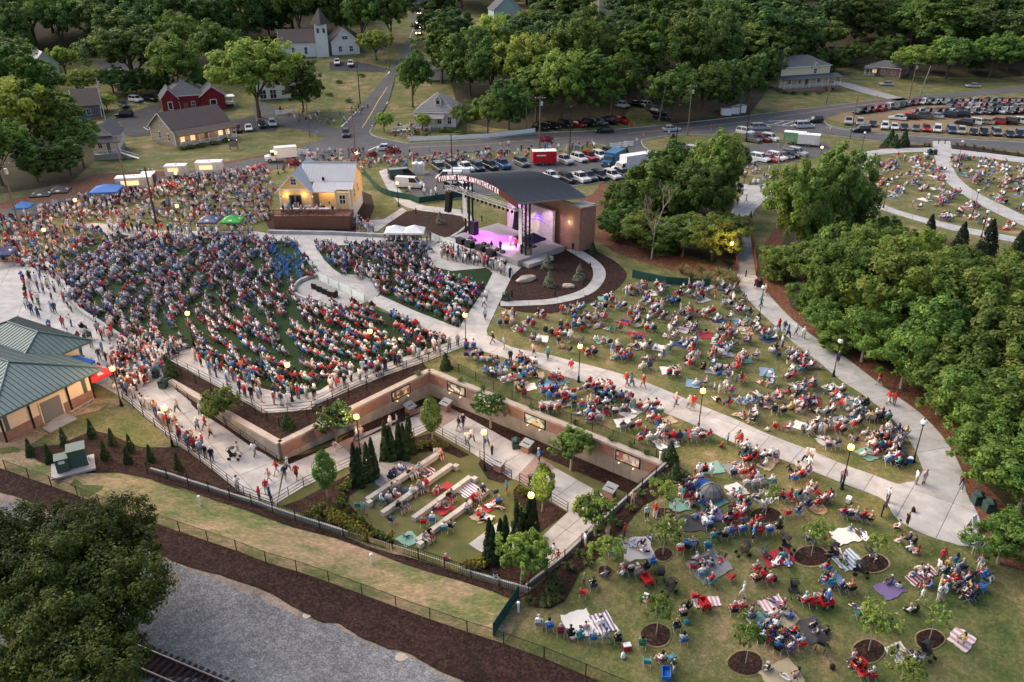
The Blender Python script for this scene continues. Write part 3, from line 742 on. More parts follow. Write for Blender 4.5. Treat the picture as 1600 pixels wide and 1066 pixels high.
for (x0,x1,yy) in ((W - 1,W + 5.5,-1.2),(-1.0,3.2,-.6)):
 m = MB(); h0 = 4.4; 
 m.add([(x0,yy,0),(x1,yy,0),(x1,8,0),(x0,8,0),(x0,yy,h0),(x1,yy,h0),(x1,8,h0),(x0,8,h0),((x0 + x1) / 2,yy,h0 + 2.4),((x0 + x1) / 2,8,h0 + 2.4)],[(0,1,5,8,4),(2,3,7,9,6),(1,2,6,5),(3,0,4,7)])
 m.build('gable_wall',M_red,t)
 gable_roof(t,x0,x1,yy,8,h0,2.4,'y',.45,M_shG,M_white)
 f = MB().box(((x0 + x1) / 2,yy - .03,2.2),(1.9 if x1 > 4 else 1.3,.1,2.3)).build('window',M_white,t)
 MB().box(((x0 + x1) / 2,yy - .07,2.2),(1.5 if x1 > 4 else .95,.06,1.9)).build('pane',M_glass,f)
m = MB().box((W + 7,2,1.6),(2.4,4,.15)); m.box((W + 8.1,.2,.8),(.2,.2,1.6)).box((W + 8.1,3.8,.8),(.2,.2,1.6)).box((W + 7,2,3.5),(2.8,4.4,.2)).box((W + 8.1,.2,2.5),(.16,.16,1.9)).box((W + 8.1,3.8,2.5),(.16,.16,1.9))
m.build('side_porch',M_white,t)
t = house('white house with grey hipped roof, dormer and small front porch at crossroads','house',P(650,200),P(712,201),12,3.6,4.2,M_wsid,M_shL,roof='hip',wins=[('r',.15,1.2,.9,1.9),('r',.5,1.2,.9,1.9),('f',.85,1.2,1.,1.8),('f',.6,1.2,1.,1.8)],
          doors=[('f',.25,1.1,2.2)],porch=(.02,.72,2.6,2.6,.2))
W = frame_at(P(650,200),P(712,201))[2]
m = MB().box((W * .55,3.0,6.3),(1.7,2.6,1.5)); m.build('dormer',M_wsid,t)
gable_roof(t,W * .55 - .85,W * .55 + .85,1.7,4.6,7.0,.7,'y',.2,M_shL,M_white)
MB().box((W * .55,1.67,6.4),(.9,.08,.9)).build('dormer_window',M_glass,t)
MB().add([(-1,-2.6,.4),(-5.5,-4.2,.05),(-5.5,-5.5,.05),(-1,-4,.4)],[(0,1,2,3)]).tube((-1,-4,1.3),(-5.5,-5.5,.95),.06).tube((-1,-2.6,1.3),(-5.5,-4.2,.95),.06).tube((-1,-4,.8),(-5.5,-5.5,.45),.05).tube((-1,-2.6,.8),(-5.5,-4.2,.45),.05).build('ramp_railing',M_white,t)
t = house('beige two storey house with dark hipped roof and white wraparound porch','house',P(1217,141),P(1291,139),10.5,6.2,2.8,M_cream,M_shG,roof='hip',found=1.4,wins=[('f',.2,2.4,1.,1.6),('f',.4,2.4,1.,1.6),('f',.8,2.4,1.,1.6),('f',.7,5.3,1.2,1.5),('l',.5,5.3,1.,1.5)],
          doors=[('f',.55,1.1,2.2)],porch=(-.02,1.16,2.8,2.8,.9))
W = frame_at(P(1217,141),P(1291,139))[2]
m = MB(); xm = W * .7; m.add([(xm - 1.5,-.1,7.0),(xm + 1.5,-.1,7.0),(xm,-.1,8.9),(xm - 1.5,2,7.0),(xm + 1.5,2,7.0),(xm,2,8.9)],[(0,1,2),(4,3,5)]); m.build('gable_wall',M_cream,t)
gable_roof(t,xm - 1.5,xm + 1.5,0,3.5,7.1,1.7,'y',.3,M_shG,M_white)
MB().box((1.5,8.5,9),(.8,.8,2.4)).build('chimney',M_wsid,t)
MB().box((W * .57,-1.42,.5),(W * 1.2,2.9,1.7)).build('porch_base',M_brick,t)
house('low brick ranch house with grey hipped roof at edge of wood','house',P(1352,116),P(1405,123),9,2.9,1.9,M_brick,M_shG,roof='hip',wins=[('f',.25,1.3,1.4,1.2),('f',.5,1.1,1.,1.4),('f',.8,1.3,1.2,1.1)],doors=[('f',.38,1.,2.1)],litw=[('f',.25)],porch=(0.,.3,1.8,2.3))
t = house('white gabled house with brown roof beside the turret','house',P(520,88),P(562,84),12,4.5,4.,M_wsid,M_shB,ridge='y',wins=[('f',.5,5.4,2.,1.1),('f',.3,1.4,1.2,1.8),('f',.7,1.4,1.2,1.8)])
t = house('long white chapel with brown roof and pointed turret among trees','church',P(440,92),P(505,88),11,5,3.6,M_wsid,M_shB,wins=[('f',.3,1.4,1.,2.2),('f',.6,1.4,1.,2.2)])
W = frame_at(P(440,92),P(505,88))[2]
MB().box((W,1.,5.5),(4.2,4.2,11)).build('turret',M_wsid,t); MB().lathe([(3.6,0),(.05,5.2)],(W,1.,11),4).build('spire',M_shB,t)
for k in (-1,1): MB().box((W + k * 1.,-1.15,9),(.8,.1,1.5)).build('louvre',M_shB,t)
house('long white office block half hidden behind the big tree','office',P(404,158),P(472,152),11,5.2,2.2,M_wsid,M_shB,roof='hip',wins=[('f',.12,.6,1.8,2.4),('f',.35,.6,1.8,2.4),('f',.6,1.4,1.4,1.3),('f',.85,1.4,1.4,1.3)])
t = house('small grey house with brown roof and chimney beside the flagpole','house',P(122,188),P(160,184),12,3.4,3.4,mat('slate_siding',(.13,.15,.18),.8),M_shB,ridge='x',wins=[('f',.5,1.2,1.,1.5),('r',.4,1.2,1.,1.5)],doors=[('f',.8,1.,2.1)])
MB().box((12,6,7),(.9,.9,2.2)).build('chimney',M_shB,t)
t = house('little white cottage with raised porch and grey roof under trees','house',P(152,247),P(186,245),11,3.2,2.4,M_wsid,M_shG,ridge='y',found=1.2,wins=[('f',.25,2.2,.9,1.3),('r',.4,2.2,.9,1.3)],doors=[('f',.6,1.,2.1)],porch=(0.,1.25,2.6,2.7))
W = frame_at(P(152,247),P(186,245))[2] * 1.25; MB().add([(W,-2.5,1.25),(W + 3.5,-3.6,0),(W + 3.5,-2.4,0),(W,-1.2,1.25)],[(0,1,2,3)]).tube((W,-2.5,2.1),(W + 3.5,-3.6,.9),.07).tube((W,-2.5,1.6),(W + 3.5,-3.6,.4),.06).build('stair_railing',M_white,t)
house('pale grey barn roofed building behind trees at far left','barn',P(58,128),P(95,122),16,5,3.4,M_wsid,M_metal,ridge='y',wins=[('f',.5,1.5,2,1.5)])
house('green gabled house roof showing above trees at top','house',P(772,42),P(815,40),12,6,5,mat('pale_green_siding',(.33,.42,.38),.8),M_shG,ridge='y',wins=[('f',.5,3,1.2,1.6)])
house('pale roofed house showing between the treetops','house',P(935,32),P(985,26),12,8,4,M_cream,M_metal,wins=[('f',.5,3,1.2,1.6)])
house('long pale apartment house at top above the woods','apartment',P(1015,24),P(1100,18),12,11,3,M_cream,M_shL,wins=[('f',.1,7,1.2,1.6),('f',.3,7,1.2,1.6),('f',.5,7,1.2,1.6),('f',.7,7,1.2,1.6),('f',.9,7,1.2,1.6)])
house('white cottage glimpsed behind dark trees by north street','house',P(668,128),P(700,125),9,3.4,2.4,M_wsid,M_shL)
# --- yellow event house with deck
hx0,hx1,hy,fl = -39.9,-27.9,133.3,2.3
t = thing('event_house','yellow cottage with grey metal roof and brown timber deck','house',(hx0,hy,0))
W,D_ = hx1 - hx0,11.5
MB().box((W / 2,D_ / 2,.9),(W - .06,D_ - .06,2.8)).build('foundation',M_wsid,t)
ww = 5.2; ze = fl + 3.6; rise = 2.6
m = MB(); m.add([(0,0,fl),(ww,0,fl),(ww,D_,fl),(0,D_,fl),(0,0,ze),(ww,0,ze),(ww,D_,ze),(0,D_,ze),(ww / 2,0,ze + rise),(ww / 2,D_,ze + rise)],[(0,1,5,8,4),(2,3,7,9,6),(1,2,6,5),(3,0,4,7)])
m.build('gable_wall',M_yel,t)
y1,yr,zr = 1.0,6.2,ze + 3.0
m = MB(); zf = fl + 2.4
m.add([(ww,1.6,fl),(W,1.6,fl),(W,D_,fl),(ww,D_,fl),(ww,1.6,ze - .8),(W,1.6,ze - .8),(W,D_,ze),(ww,D_,ze),(W,yr,zr - .25)],[(0,1,5,4),(2,3,7,6),(1,2,6,8,5)]); m.build('wall',M_yel,t)
m = MB().box((W - 1.3,.9,fl + 1.5),(2.4,1.8,3.0)); m.build('bay_wall',M_yel,t)
def seamed(pts,n):
 q = [Vector(p) for p in pts]; mb = MB().slab(q,.12); e = q[1] - q[0]; up = Vector((0,0,.05)); s = e.normalized() * .03
 for i in range(1,n):
  p0 = q[0] + e * i / n; p1 = q[3] + (q[2] - q[3]) * i / n
  mb.add([p0 - s + up,p0 + s + up,p1 + s + up,p1 - s + up,p0 - s,p0 + s,p1 + s,p1 - s],[(0,1,2,3),(4,0,3,7),(1,5,6,2)])
 return mb
gable_roof(t,0,ww,0,D_,ze,rise,'y',.55,M_metal,M_white,seams=.5)
seamed([(2.9,2.6,ze + .55),(W + .5,2.6,ze + .55),(W + .5,yr,zr),(2.9,yr,zr)],20).build('roof_slope',M_metal,t)
seamed([(W + .5,D_ + .4,ze - .1),(2.9,D_ + .4,ze - .1),(2.9,yr,zr + .02),(W + .5,yr,zr + .02)],20).build('roof_slope',M_metal,t)
seamed([(ww + .2,-.1,ze - .55),(W - 2.4,-.1,ze - .55),(W - 2.4,2.58,ze + .5),(ww + .2,2.58,ze + .5)],10).build('porch_roof',M_metal,t)
seamed([(W - 2.38,.6,ze - .3),(W + .4,.6,ze - .3),(W + .4,2.58,ze + .5),(W - 2.38,2.58,ze + .5)],6).build('bay_roof',M_metal,t)
MB().tube((2.95,yr,zr + .1),(W + .5,yr,zr + .1),.1,n=6).build('ridge_cap',M_metal,t)
MB().box((W - 5,3.0,ze + 1.0),(.35,.35,.5)).build('vent_pipe',M_black,t)
for x,y in ((0,0),(ww,0),(W - 2.5,0),(W - .1,0),(W,1.7),(W,D_)): MB().box((x,y - .02,fl + 1.7),(.18,.18,3.4)).build('corner_board',M_white,t)
MB().box((ww / 2,-.05,ze - .05),(ww + .2,.1,.22)).build('gable_trim',M_white,t)
window(t,'f',ww / 2,ze + .75,.9,.95,W,D_,M_white,M_glass); window(t,'f',W - 1.3,fl + 1.0,1.0,1.5,W,D_,M_white,M_glass)
d = MB().box((ww / 2,-.04,fl + 1.3),(2.2,.12,2.6)).build('door',M_doorg,t)
for k in (-.55,.55): MB().box((ww / 2 + k,-.11,fl + 1.4),(.8,.04,2.1)).build('pane',M_glass,d)
MB().box((ww + .65,1.55,fl + 1.2),(.9,.12,2.4)).build('door',M_doorg,t)
window(t,'r',4,fl + 1.1,.9,1.5,W,D_,M_white,M_glass); window(t,'r',7.5,fl + 1.1,.9,1.5,W,D_,M_white,M_glass)
dk = MB().box((6.0,-1.95,fl - .06),(12.9,3.86,.12)); dk.build('deck_floor',M_deck,t)
for i in range(13):
 MB().box((-.45 + (i + .5) * .985,-3.9,1.08),(.965,.08,2.1)).build('skirt_board',M_deck,t)
for x in (-.45,12.4): MB().box((x,-1.95,1.08),(.06,3.8,2.1)).build('skirt_side',M_deck,t)
for i in range(8): MB().box((-.4 + i * 1.45,-3.8,fl + .5),(.12,.12,1.15)).build('rail_post',M_deck,t)
MB().box((4.7,-3.8,fl + 1.05),(10.3,.14,.08)).box((4.7,-3.8,fl + .25),(10.3,.06,.06)).box((-.4,-1.9,fl + 1.05),(.12,3.7,.08)).build('hand_rail',M_deck,t)
bl = MB()
for i in range(60): bl.box((-.3 + i * .17,-3.8,fl + .63),(.04,.04,.75))
o = bl.build('baluster_panel',M_deck,t); o['kind'] = 'stuff'
for i in range(7): MB().box((10.7 + i * .33,-3.0,fl - .18 - i * .31),(.34,1.6,.08)).build('stair_tread',M_deck,t)
for y in (-3.75,-2.2): MB().tube((10.5,y,fl + .95),(13.,y,.95),.05,n=6).build('stair_rail',M_deck,t)
for x in (1.2,4.2,7.4,8.8):
 l = bpy.data.lights.new('deck_light','POINT'); l.energy = 20; l.color = (1,.66,.3); l.shadow_soft_size = .12
 link('deck_light',l,t,(x,-.5 if x < 5 else .9,fl + 2.6))
for x in (.6,5.6):
 MB().box((x,-.14,fl + 2.3),(.14,.16,.26)).build('wall_lamp',M_warm,t)
# --- green roofed pavilion at left
E = Vector((-44.4,73.0,0)); Fc = Vector((-49.0,64.5,0))
loc,rot,W = frame_at(Fc,E)       # x along the front wall, y inwards (to the back)
t = thing('park_pavilion','cream and brick park building with teal standing seam roof','pavilion',loc,rot)
Dp = 15.; hw = 3.3
MB().box((W / 2,Dp / 2,.55),(W + .1,Dp + .1,1.1)).build('brick_base',M_brick,t)
MB().box((W / 2,Dp / 2,2.2),(W,Dp,2.2)).build('wall',M_stucco,t)
for x in (.05,W * .3,W * .72,W - .05): MB().box((x,-.06,hw / 2),(.16,.14,hw)).build('downpipe',M_black,t)
for x,w_ in ((.55,.35),(W - .8,.4)): MB().box((x,-.03,1.9),(w_,.08,1.7)).build('shutter',M_green,t)
d = MB().box((W * .52,-.06,1.15),(2.1,.1,2.3)).build('door',M_doorg,t)
for i in range(7): MB().box((W * .52,-.12,.2 + i * .32),(2.0,.03,.27)).build('slat',M_doorg,d)
MB().box((W * .52,-.05,1.18),(2.4,.07,2.42)).build('door_frame',M_stucco,t)
for i in range(5): MB().box((1 + i * (W - 2) / 4,-.25,hw - .28),(.18,.5,.14)).build('bracket',M_black,t)
def seam_hip(x0,x1,y0,y1,ze,zr,r0,r1,sp=.5):
 """Hip roof of separate standing-seam panels, each panel a part."""
 A,B,C_,D_ = Vector((x0,y0,ze)),Vector((x1,y0,ze)),Vector((x1,y1,ze)),Vector((x0,y1,ze)); p,q = Vector((*r0,zr)),Vector((*r1,zr))
 faces = ([A,B,p],[B,C_,q,p],[C_,D_,q],[D_,A,p,q]) if abs(r0[0] - r1[0]) < .01 else ([A,B,q,p],[B,C_,q],[C_,D_,p,q],[D_,A,p])
 for f in faces:
  e = (f[1] - f[0]); L_ = e.length; e.normalize(); n = round(L_ / sp); nr = e.cross(f[2] - f[1]).normalized(); up = nr.cross(e).normalized()
  if up.z < 0: up = -up
  if nr.z < 0: nr = -nr
  q2 = [((v - f[0]).dot(e),(v - f[0]).dot(up)) for v in f]; w = L_ / n
  for i in range(n):
   c = clip_rect(q2,i * w,(i + 1) * w - .02,-1,100)
   if len(c) < 3: continue
   pts = [f[0] + e * a + up * b for a,b in c]
   mb = MB().slab([v + nr * .10 for v in pts],.08)
   hi = max(b for a,b in c if abs(a - i * w) < .03) if any(abs(a - i * w) < .03 for a,b in c) else 0
   if hi > .2:
    s0 = f[0] + e * (i * w + .025) + nr * .10; s1 = s0 + up * hi
    k = e * .022
    mb.add([s0 - k,s0 + k,s1 + k,s1 - k] + [v + nr * .06 for v in (s0 - k,s0 + k,s1 + k,s1 - k)],[(4,5,6,7),(0,1,5,4),(1,2,6,5),(2,3,7,6),(3,0,4,7)])
   mb.build('roof_panel',M_green,t)
 m = MB()
 for a,b in ((A,p),(B,p if len(faces[0]) == 3 else q),(C_,q),(D_,q if len(faces[0]) == 3 else p),(p,q)): m.tube(a + Vector((0,0,.17)),b + Vector((0,0,.17)),.09,n=6)
 for a,b in ((A,B),(B,C_),(C_,D_),(D_,A)): m.tube(a - Vector((0,0,.02)),b - Vector((0,0,.02)),.1,n=4)
 m.build('ridge_cap',M_green,t)
oh = 1.0
seam_hip(-oh,W + oh,-oh,Dp + oh,hw,5.2,(W / 2,4.9),(W / 2,Dp - 4.9))
seam_hip(W * .55,W + 4.6,5.6,19,hw + .1,5.0,(W + 1.2,9.4),(W + 1.2,15))
MB().box((W + 1.4,12.5,1.7),(4.6,11,3.4)).build('wing_wall',M_stucco,t)
for a,b in (((0,0),(0,2.2)),((.62,0),(.62,2.2))): pass
lad = thing('ladder','aluminium ladder lying on its side against the brick base','ladder',P(112,651) + Vector((0,0,.05)),0)
pa,pb = P(112,651),P(149,629); dv = pb - pa
for z in (.08,.5): MB().tube((0,0,z),(dv.x,dv.y,z),.04,n=6).build('rail',M_steel,lad)
for i in range(10): MB().tube(dv * (i + .5) / 10 + Vector((0,0,.08)),dv * (i + .5) / 10 + Vector((0,0,.5)),.025,n=5).build('rung',M_steel,lad)
paving('door_pad',[xy(P(66,670)),xy(P(78,677)),xy(P(121,655)),xy(P(98,644))],M_conc,rot,(3,3),off=.09)
# --- amphitheatre
O = Vector((-2.5,119.5,0)); rot = math.atan2(-.743,.669)
t = thing('amphitheatre','open air concert stage under arched dark metal roof','stage',O,rot)
M_stage = mat('stage_floor',(.27,.25,.26),.5,noise=.08,nscale=1)
MB().box((.3,2.1,.5),(15.6,9.8,1.0)).build('stage_floor',M_stage,t)
MB().box((-1.5,-3.6,.28),(14,1.6,.55)).box((8.9,.6,.3),(1.6,5.2,.6)).build('apron_step',M_conc,t)
def rz(x,y): return 10.0 - (y + 3) * .128 + 1.75 * (1 - ((x + 1.25) / 9.55) ** 2)
xs = np.linspace(-10.8,8.3,49)
m = MB(); 
for a,b in zip(xs,xs[1:]):
 m.add([(a,-3,rz(a,-3)),(b,-3,rz(b,-3)),(b,11.4,rz(b,11.4)),(a,11.4,rz(a,11.4)),(a,-3,rz(a,-3) - .3),(b,-3,rz(b,-3) - .3),(b,11.4,rz(b,11.4) - .3),(a,11.4,rz(a,11.4) - .3)],
          [(0,1,2,3),(7,6,5,4),(2,6,7,3)])
m.add([(8.3,-3,rz(8.3,-3)),(8.3,11.4,rz(8.3,11.4)),(8.3,11.4,rz(8.3,11.4) - .3),(8.3,-3,rz(8.3,-3) - .3),(-10.8,-3,rz(-10.8,-3)),(-10.8,11.4,rz(-10.8,11.4)),(-10.8,11.4,rz(-10.8,11.4) - .3),(-10.8,-3,rz(-10.8,-3) - .3)],[(0,3,2,1),(4,5,6,7)])
m.build('roof',mat('dark_metal_roof',(.21,.213,.225),.55,.2,noise=.06),t)
m = MB()
for a in np.linspace(-10.7,8.2,64):
 m.add([(a - .035,-3,rz(a,-3)),(a + .035,-3,rz(a,-3)),(a + .035,11.4,rz(a,11.4)),(a - .035,11.4,rz(a,11.4)),(a - .035,-3,rz(a,-3) + .09),(a + .035,-3,rz(a,-3) + .09),(a + .035,11.4,rz(a,11.4) + .09),(a - .035,11.4,rz(a,11.4) + .09)],[(4,5,6,7),(0,4,7,3),(5,1,2,6),(0,1,5,4)])
o = m.build('roof_seams',mat('roof_seam_metal',(.07,.072,.08),.5,.2),t); o['kind'] = 'stuff'
m = MB()
for a,b in zip(xs,xs[1:]): m.quad((a,-3.03,rz(a,-3) - .95),(b,-3.03,rz(b,-3) - .95),(b,-3.03,rz(b,-3) + .05),(a,-3.03,rz(a,-3) + .05)).quad((b,-2.93,rz(b,-3) - .95),(a,-2.93,rz(a,-3) - .95),(a,-2.93,rz(a,-3) + .05),(b,-2.93,rz(b,-3) + .05)).quad((a,-2.93,rz(a,-3) - .95),(b,-2.93,rz(b,-3) - .95),(b,-3.03,rz(b,-3) - .95),(a,-3.03,rz(a,-3) - .95))
m.build('sign_fascia',mat('sign_maroon',(.10,.025,.03),.6),t)
txt = 'PIEDMONT BANK AMPHITHEATER'
tv = []; tf = []
xt = -10.3; total = 14.6
adv = [0.62 if c == 'I' else (.55 if c == ' ' else (1.25 if c == 'M' else 1.)) for c in txt]; kx = total / sum(adv)
for c,a in zip(txt,adv):
 xc = xt + a * kx / 2; xt += a * kx
 if c == ' ': continue
 cu = bpy.data.curves.new('letter','FONT'); cu.body = c; cu.align_x = 'CENTER'; cu.size = 1.08; cu.extrude = .03; cu.resolution_u = 1; cu.offset = .018
 ob = bpy.data.objects.new('letter',cu); C.objects.link(ob)
 me = bpy.data.meshes.new_from_object(ob.evaluated_get(bpy.context.evaluated_depsgraph_get()))
 sl = -2 * 1.75 * (xc + 1.25) / 9.55 ** 2
 Mx = Matrix.Translation((xc,-3.09,rz(xc,-3) - .80)) @ Matrix.Rotation(-math.atan(sl),4,'Y') @ Matrix.Rotation(R(90),4,'X') @ Matrix.Diagonal((.72,1,1,1))
 b0 = len(tv); tv += [tuple(Mx @ v.co) for v in me.vertices]; tf += [tuple(i + b0 for i in p.vertices) for p in me.polygons]
 bpy.data.objects.remove(ob); bpy.data.meshes.remove(me); bpy.data.curves.remove(cu)
MB().add(tv,tf).build('lettering',mat('lit_letters',(.9,.8,.8),.5,emit=(1,.72,.74),estr=.12),t)
for cx in (-6.8,6.7):
 for i,(dx,dy) in enumerate(((-.45,-.3),(.45,-.3),(-.45,.5),(.45,.5))):
  MB().box((cx + dx,dy,1 + (rz(cx + dx,dy) - 1.3) / 2),(.2,.2,rz(cx + dx,dy) - 1.3)).build('column',M_black,t)
 m = MB()
 for z in np.arange(1.4,9.2,.9):
  m.tube((cx - .45,-.3,z),(cx + .45,-.3,z + .45),.04,n=4).tube((cx + .45,-.3,z + .45),(cx - .45,-.3,z + .9),.04,n=4).tube((cx - .45,.5,z),(cx + .45,.5,z + .45),.04,n=4)
 m.build('column_lacing',M_black,t)
MB().slab([(-7.5,-.62,3.6),(-6.5,-.62,3.6),(-6.5,-.62,8.4),(-7.5,-.62,8.4)],.05).build('banner',mat('white_banner',(.62,.6,.62),.8,noise=.15,nscale=2),t)
MB().slab([(5.9,-.62,2.6),(6.6,-.62,2.6),(6.6,-.62,8.2),(5.9,-.62,8.2)],.05).build('banner',MATS['white_banner'],t)
m = MB()
for y in (-1.6,-1.0):
 for z in (8.0,8.5): m.tube((-10.2,y,z),(6.5,y,z),.04,n=5)
for x in np.arange(-10,6.5,.6): m.tube((x,-1.6,8),(x + .3,-1.6,8.5),.025,n=4).tube((x + .3,-1.6,8.5),(x + .6,-1.6,8),.025,n=4).tube((x,-1.6,8.),(x,-1.,8.),.025,n=4)
m.build('lighting_truss',M_steel,t)
lf = MB()
for i,x in enumerate(np.linspace(-5.8,6.2,13)): lf.lathe([(.17,0),(.2,.35),(.1,.5)],(x,-1.3,7.4),8)
for x in np.linspace(-4,5,8): lf.lathe([(.17,0),(.2,.35),(.1,.5)],(x,4.8,7.6),8)
lf.build('stage_light',M_black,t)
M_stone = brick_mat('stage_stone',(.38,.33,.33),(.47,.42,.42),(.52,.48,.48),.75,.26)
MB().box((.1,7.3,3.4),(10.8,.5,5.2)).build('stone_wall',M_stone,t)
MB().box((.1,7.3,6.04),(11,.62,.12)).build('wall_cap',M_cap,t)
MB().box((1.0,9.1,3.6),(17.4,.7,7.2)).build('brick_wall',M_brick2,t)
MB().box((1.0,9.1,7.26),(17.6,.9,.12)).build('brick_wall_cap',M_cap,t)
for x in (9.5,-7.4): MB().box((x,10.6,3.6),(.7,3.1,7.2)).build('brick_end_wall',M_brick2,t)
MB().slab([(7.2,8.55,7.35),(10.2,8.55,7.35),(10.2,12.4,7.0),(7.2,12.4,7.0)],.2).build('side_roof',MATS['dark_metal_roof'],t)
g = MB().lathe([(.14,0),(.16,.2),(.05,.3)],(7.6,8.6,4.4),8).build('wall_lamp',M_warm,t)
l = bpy.data.lights.new('wall_lamp_light','POINT'); l.energy = 40; l.color = (1,.75,.5); l.shadow_soft_size = .15; link('wall_lamp_light',l,t,(7.6,8.2,4.4))
em = MB()
for k,(rx,z0) in enumerate(((1.7,3.4),(1.25,3.9),(.8,4.3))):
 for i in range(7):
  a0,a1 = math.pi * (.15 + .1 * i),math.pi * (.15 + .1 * (i + 1))
  em.tube((2.3 + rx * math.cos(a0),7.0,z0 + .55 * math.sin(a0)),(2.3 + rx * math.cos(a1),7.0,z0 + .55 * math.sin(a1)),.12,n=5)
em.build('wall_emblem',mat('purple_lit_emblem',(.2,.1,.5),.5,emit=(.38,.16,.95),estr=.35),t)
for (x,y,z,tx,ty,e,col,sz) in ((-3.5,-1.3,7.3,-3.6,.2,4800,(.62,.06,1),46),(0,-1.3,7.3,-.6,1.2,5500,(.72,.08,1),46),(3.0,-1.3,7.3,2.6,.6,4200,(1,.5,.95),36),(4.4,4.8,7.5,3.6,-.6,3000,(1,.4,.95),40),(-6,3.5,7.5,-4.6,.4,4000,(.6,.06,1),50),(3.,3.0,7.2,1.2,7.2,1100,(1,.85,.7),30),(-3,3,7.2,-2.6,7.2,1300,(.8,.4,.9),60),(5.5,3,7.2,4.8,7.2,900,(.9,.6,.9),60)):
 l = bpy.data.lights.new('stage_spot','SPOT'); l.energy = e; l.color = col; l.spot_size = R(sz); l.spot_blend = .6; l.shadow_soft_size = .2
 o = link('stage_spot',l,t,(x,y,z)); o.rotation_euler = (Vector((x,y,z)) - Vector((tx,ty,1 if ty < 7 else 3.2))).to_track_quat('Z','Y').to_euler()
def on_stage(name,label,cat,x,y,build,z=1.0,r=0.):
 p = Matrix.Rotation(rot,4,'Z') @ Vector((x,y,0)) + O
 th = thing(name,label,cat,(p.x,p.y,z),rot + r); build(th); return th
def amp(th,w=1.,h=1.2,d=.8):
 MB().box((0,0,h / 2),(w,d,h)).build('cabinet',M_black,th); MB().box((0,-d / 2 - .01,h / 2),(w * .86,.04,h * .86)).build('grille',mat('dark_grille',(.03,.03,.032),.9),th)
def line_array(th):
 for i in range(8): MB().box((0,-.12 * (i * .25) ** 2,-i * .42),(1.1,.7,.38),0).build('cabinet',M_black,th)
 MB().tube((0,0,.2),(0,0,1.5),.04).build('hanger',M_black,th)
on_stage('speaker_array','black line array speaker hanging left of the stage','speaker',-10.1,-1.3,line_array,7.3)
on_stage('speaker_array','black line array speaker hanging right side under arched roof','speaker',1.6,3.2,line_array,6.2)
on_stage('subwoofer_stack','stack of black subwoofers at left stage column lit purple','speaker',-5.7,.2,lambda th: amp(th,1.1,2.2,1.))
for i,x in enumerate((-4.6,-2.4,.2,2.8)):
 on_stage('subwoofer',['first','second','third','fourth'][i] + ' black subwoofer from the left along stage front','speaker',x,-3.5,lambda th: amp(th,1.6,.9,.9),.55)
for i,(x,y) in enumerate(((-4.4,-1.7),(-3.2,-1.9),(-.8,-1.9),(.4,-2.),(2.6,-2.1),(4,-2.2))):
 def wedge(th): MB().add([(-.35,-.3,0),(.35,-.3,0),(.35,.3,0),(-.35,.3,0),(-.35,.25,.4),(.35,.25,.4),(-.35,-.3,.12),(.35,-.3,.12)],[(0,1,7,6),(6,7,5,4),(1,2,5,7),(3,0,6,4),(2,3,4,5)]).build('cabinet',M_black,th)
 on_stage('stage_monitor','black wedge monitor on stage floor, ' + ['leftmost','second from left','third from left','fourth from left','fifth from left','rightmost'][i],'monitor',x,y,wedge)
def drums(th):
 MB().lathe([(.4,0),(.42,.05),(.42,.5),(.4,.55)],(0,0,0),14).build('floor_tom',M_white,th)
 for x,y,z,r_ in ((.6,.3,.6,.25),(1.1,.3,.6,.25),(.8,-.2,0,.35)): MB().lathe([(r_,0),(r_,.35)],(x,y,z),12).build('drum',MATS['white_paint'],th)
 for x,y,z in ((-.2,.5,1.2),(1.5,.4,1.3),(.2,.8,1.4)):
  c = MB().lathe([(.28,0),(.02,.05)],(x,y,z),12).build('cymbal',mat('brass',(.5,.35,.1),.3,.9),th); MB().tube((x,y,0),(x,y,z),.015,n=5).build('cymbal_stand',M_steel,th)
on_stage('drum_kit','drum kit on low riser before the stone wall','drums',1.2,4.6,lambda th: (MB().box((.6,.2,-.2),(3,2.4,.4)).build('riser',M_black,th),drums(th)),1.4)
def tent(name,label,p,w,d,h,rot_,col,legs=True,z0=None,col2=None,logo=None):
 th = thing(name,label,'canopy tent',p,rot_)
 hh = h - .9
 mm = mat('canopy_' + '_'.join('%02d' % int(c * 99) for c in col),col,.7)
 m = MB(); A_ = [(-w / 2,-d / 2,hh),(w / 2,-d / 2,hh),(w / 2,d / 2,hh),(-w / 2,d / 2,hh)]
 ap = (0,0,h); k = .55
 mid = [(x * k,y * k,hh + (h - hh) * .42) for x,y,_ in A_]
 fs = []
 vs = A_ + mid + [ap] + [(x,y,hh - .28) for x,y,_ in A_]
 for i in range(4):
  j = (i + 1) % 4; fs += [(i,j,4 + j,4 + i),(4 + i,4 + j,8),(9 + i,9 + j,j,i)]
 m.add(vs,fs); m.build('canopy',mm,th)
 if logo:
  s = MB()
  for i in range(4): 
   a = [Vector(A_[i]),Vector(A_[(i + 1) % 4])]; b = [Vector(mid[i]),Vector(mid[(i + 1) % 4])]
   q = [a[0].lerp(b[0],.3).lerp(a[1].lerp(b[1],.3),u) for u in (.36,.64)] + [a[0].lerp(b[0],.75).lerp(a[1].lerp(b[1],.75),u) for u in (.6,.4)]
   s.add([v + Vector((0,0,.03)) for v in q],[(0,1,2,3)])
  s.build('printed_patch',mat('print_' + str(int(logo[0] * 99)) + str(int(logo[2] * 99)),logo,.7),th)
 for x,y,_ in A_: MB().tube((x * .97,y * .97,0),(x * .97,y * .97,hh - .02),.03,n=6).build('leg',M_steel,th)
 return th
p = Matrix.Rotation(rot,4,'Z') @ Vector((6.6,1.8,0)) + O
tent('canopy_tent','purple black canopy over the monitor desk on stage right',(p.x,p.y,1.),2.8,2.8,3.0,rot,(.03,.015,.06))
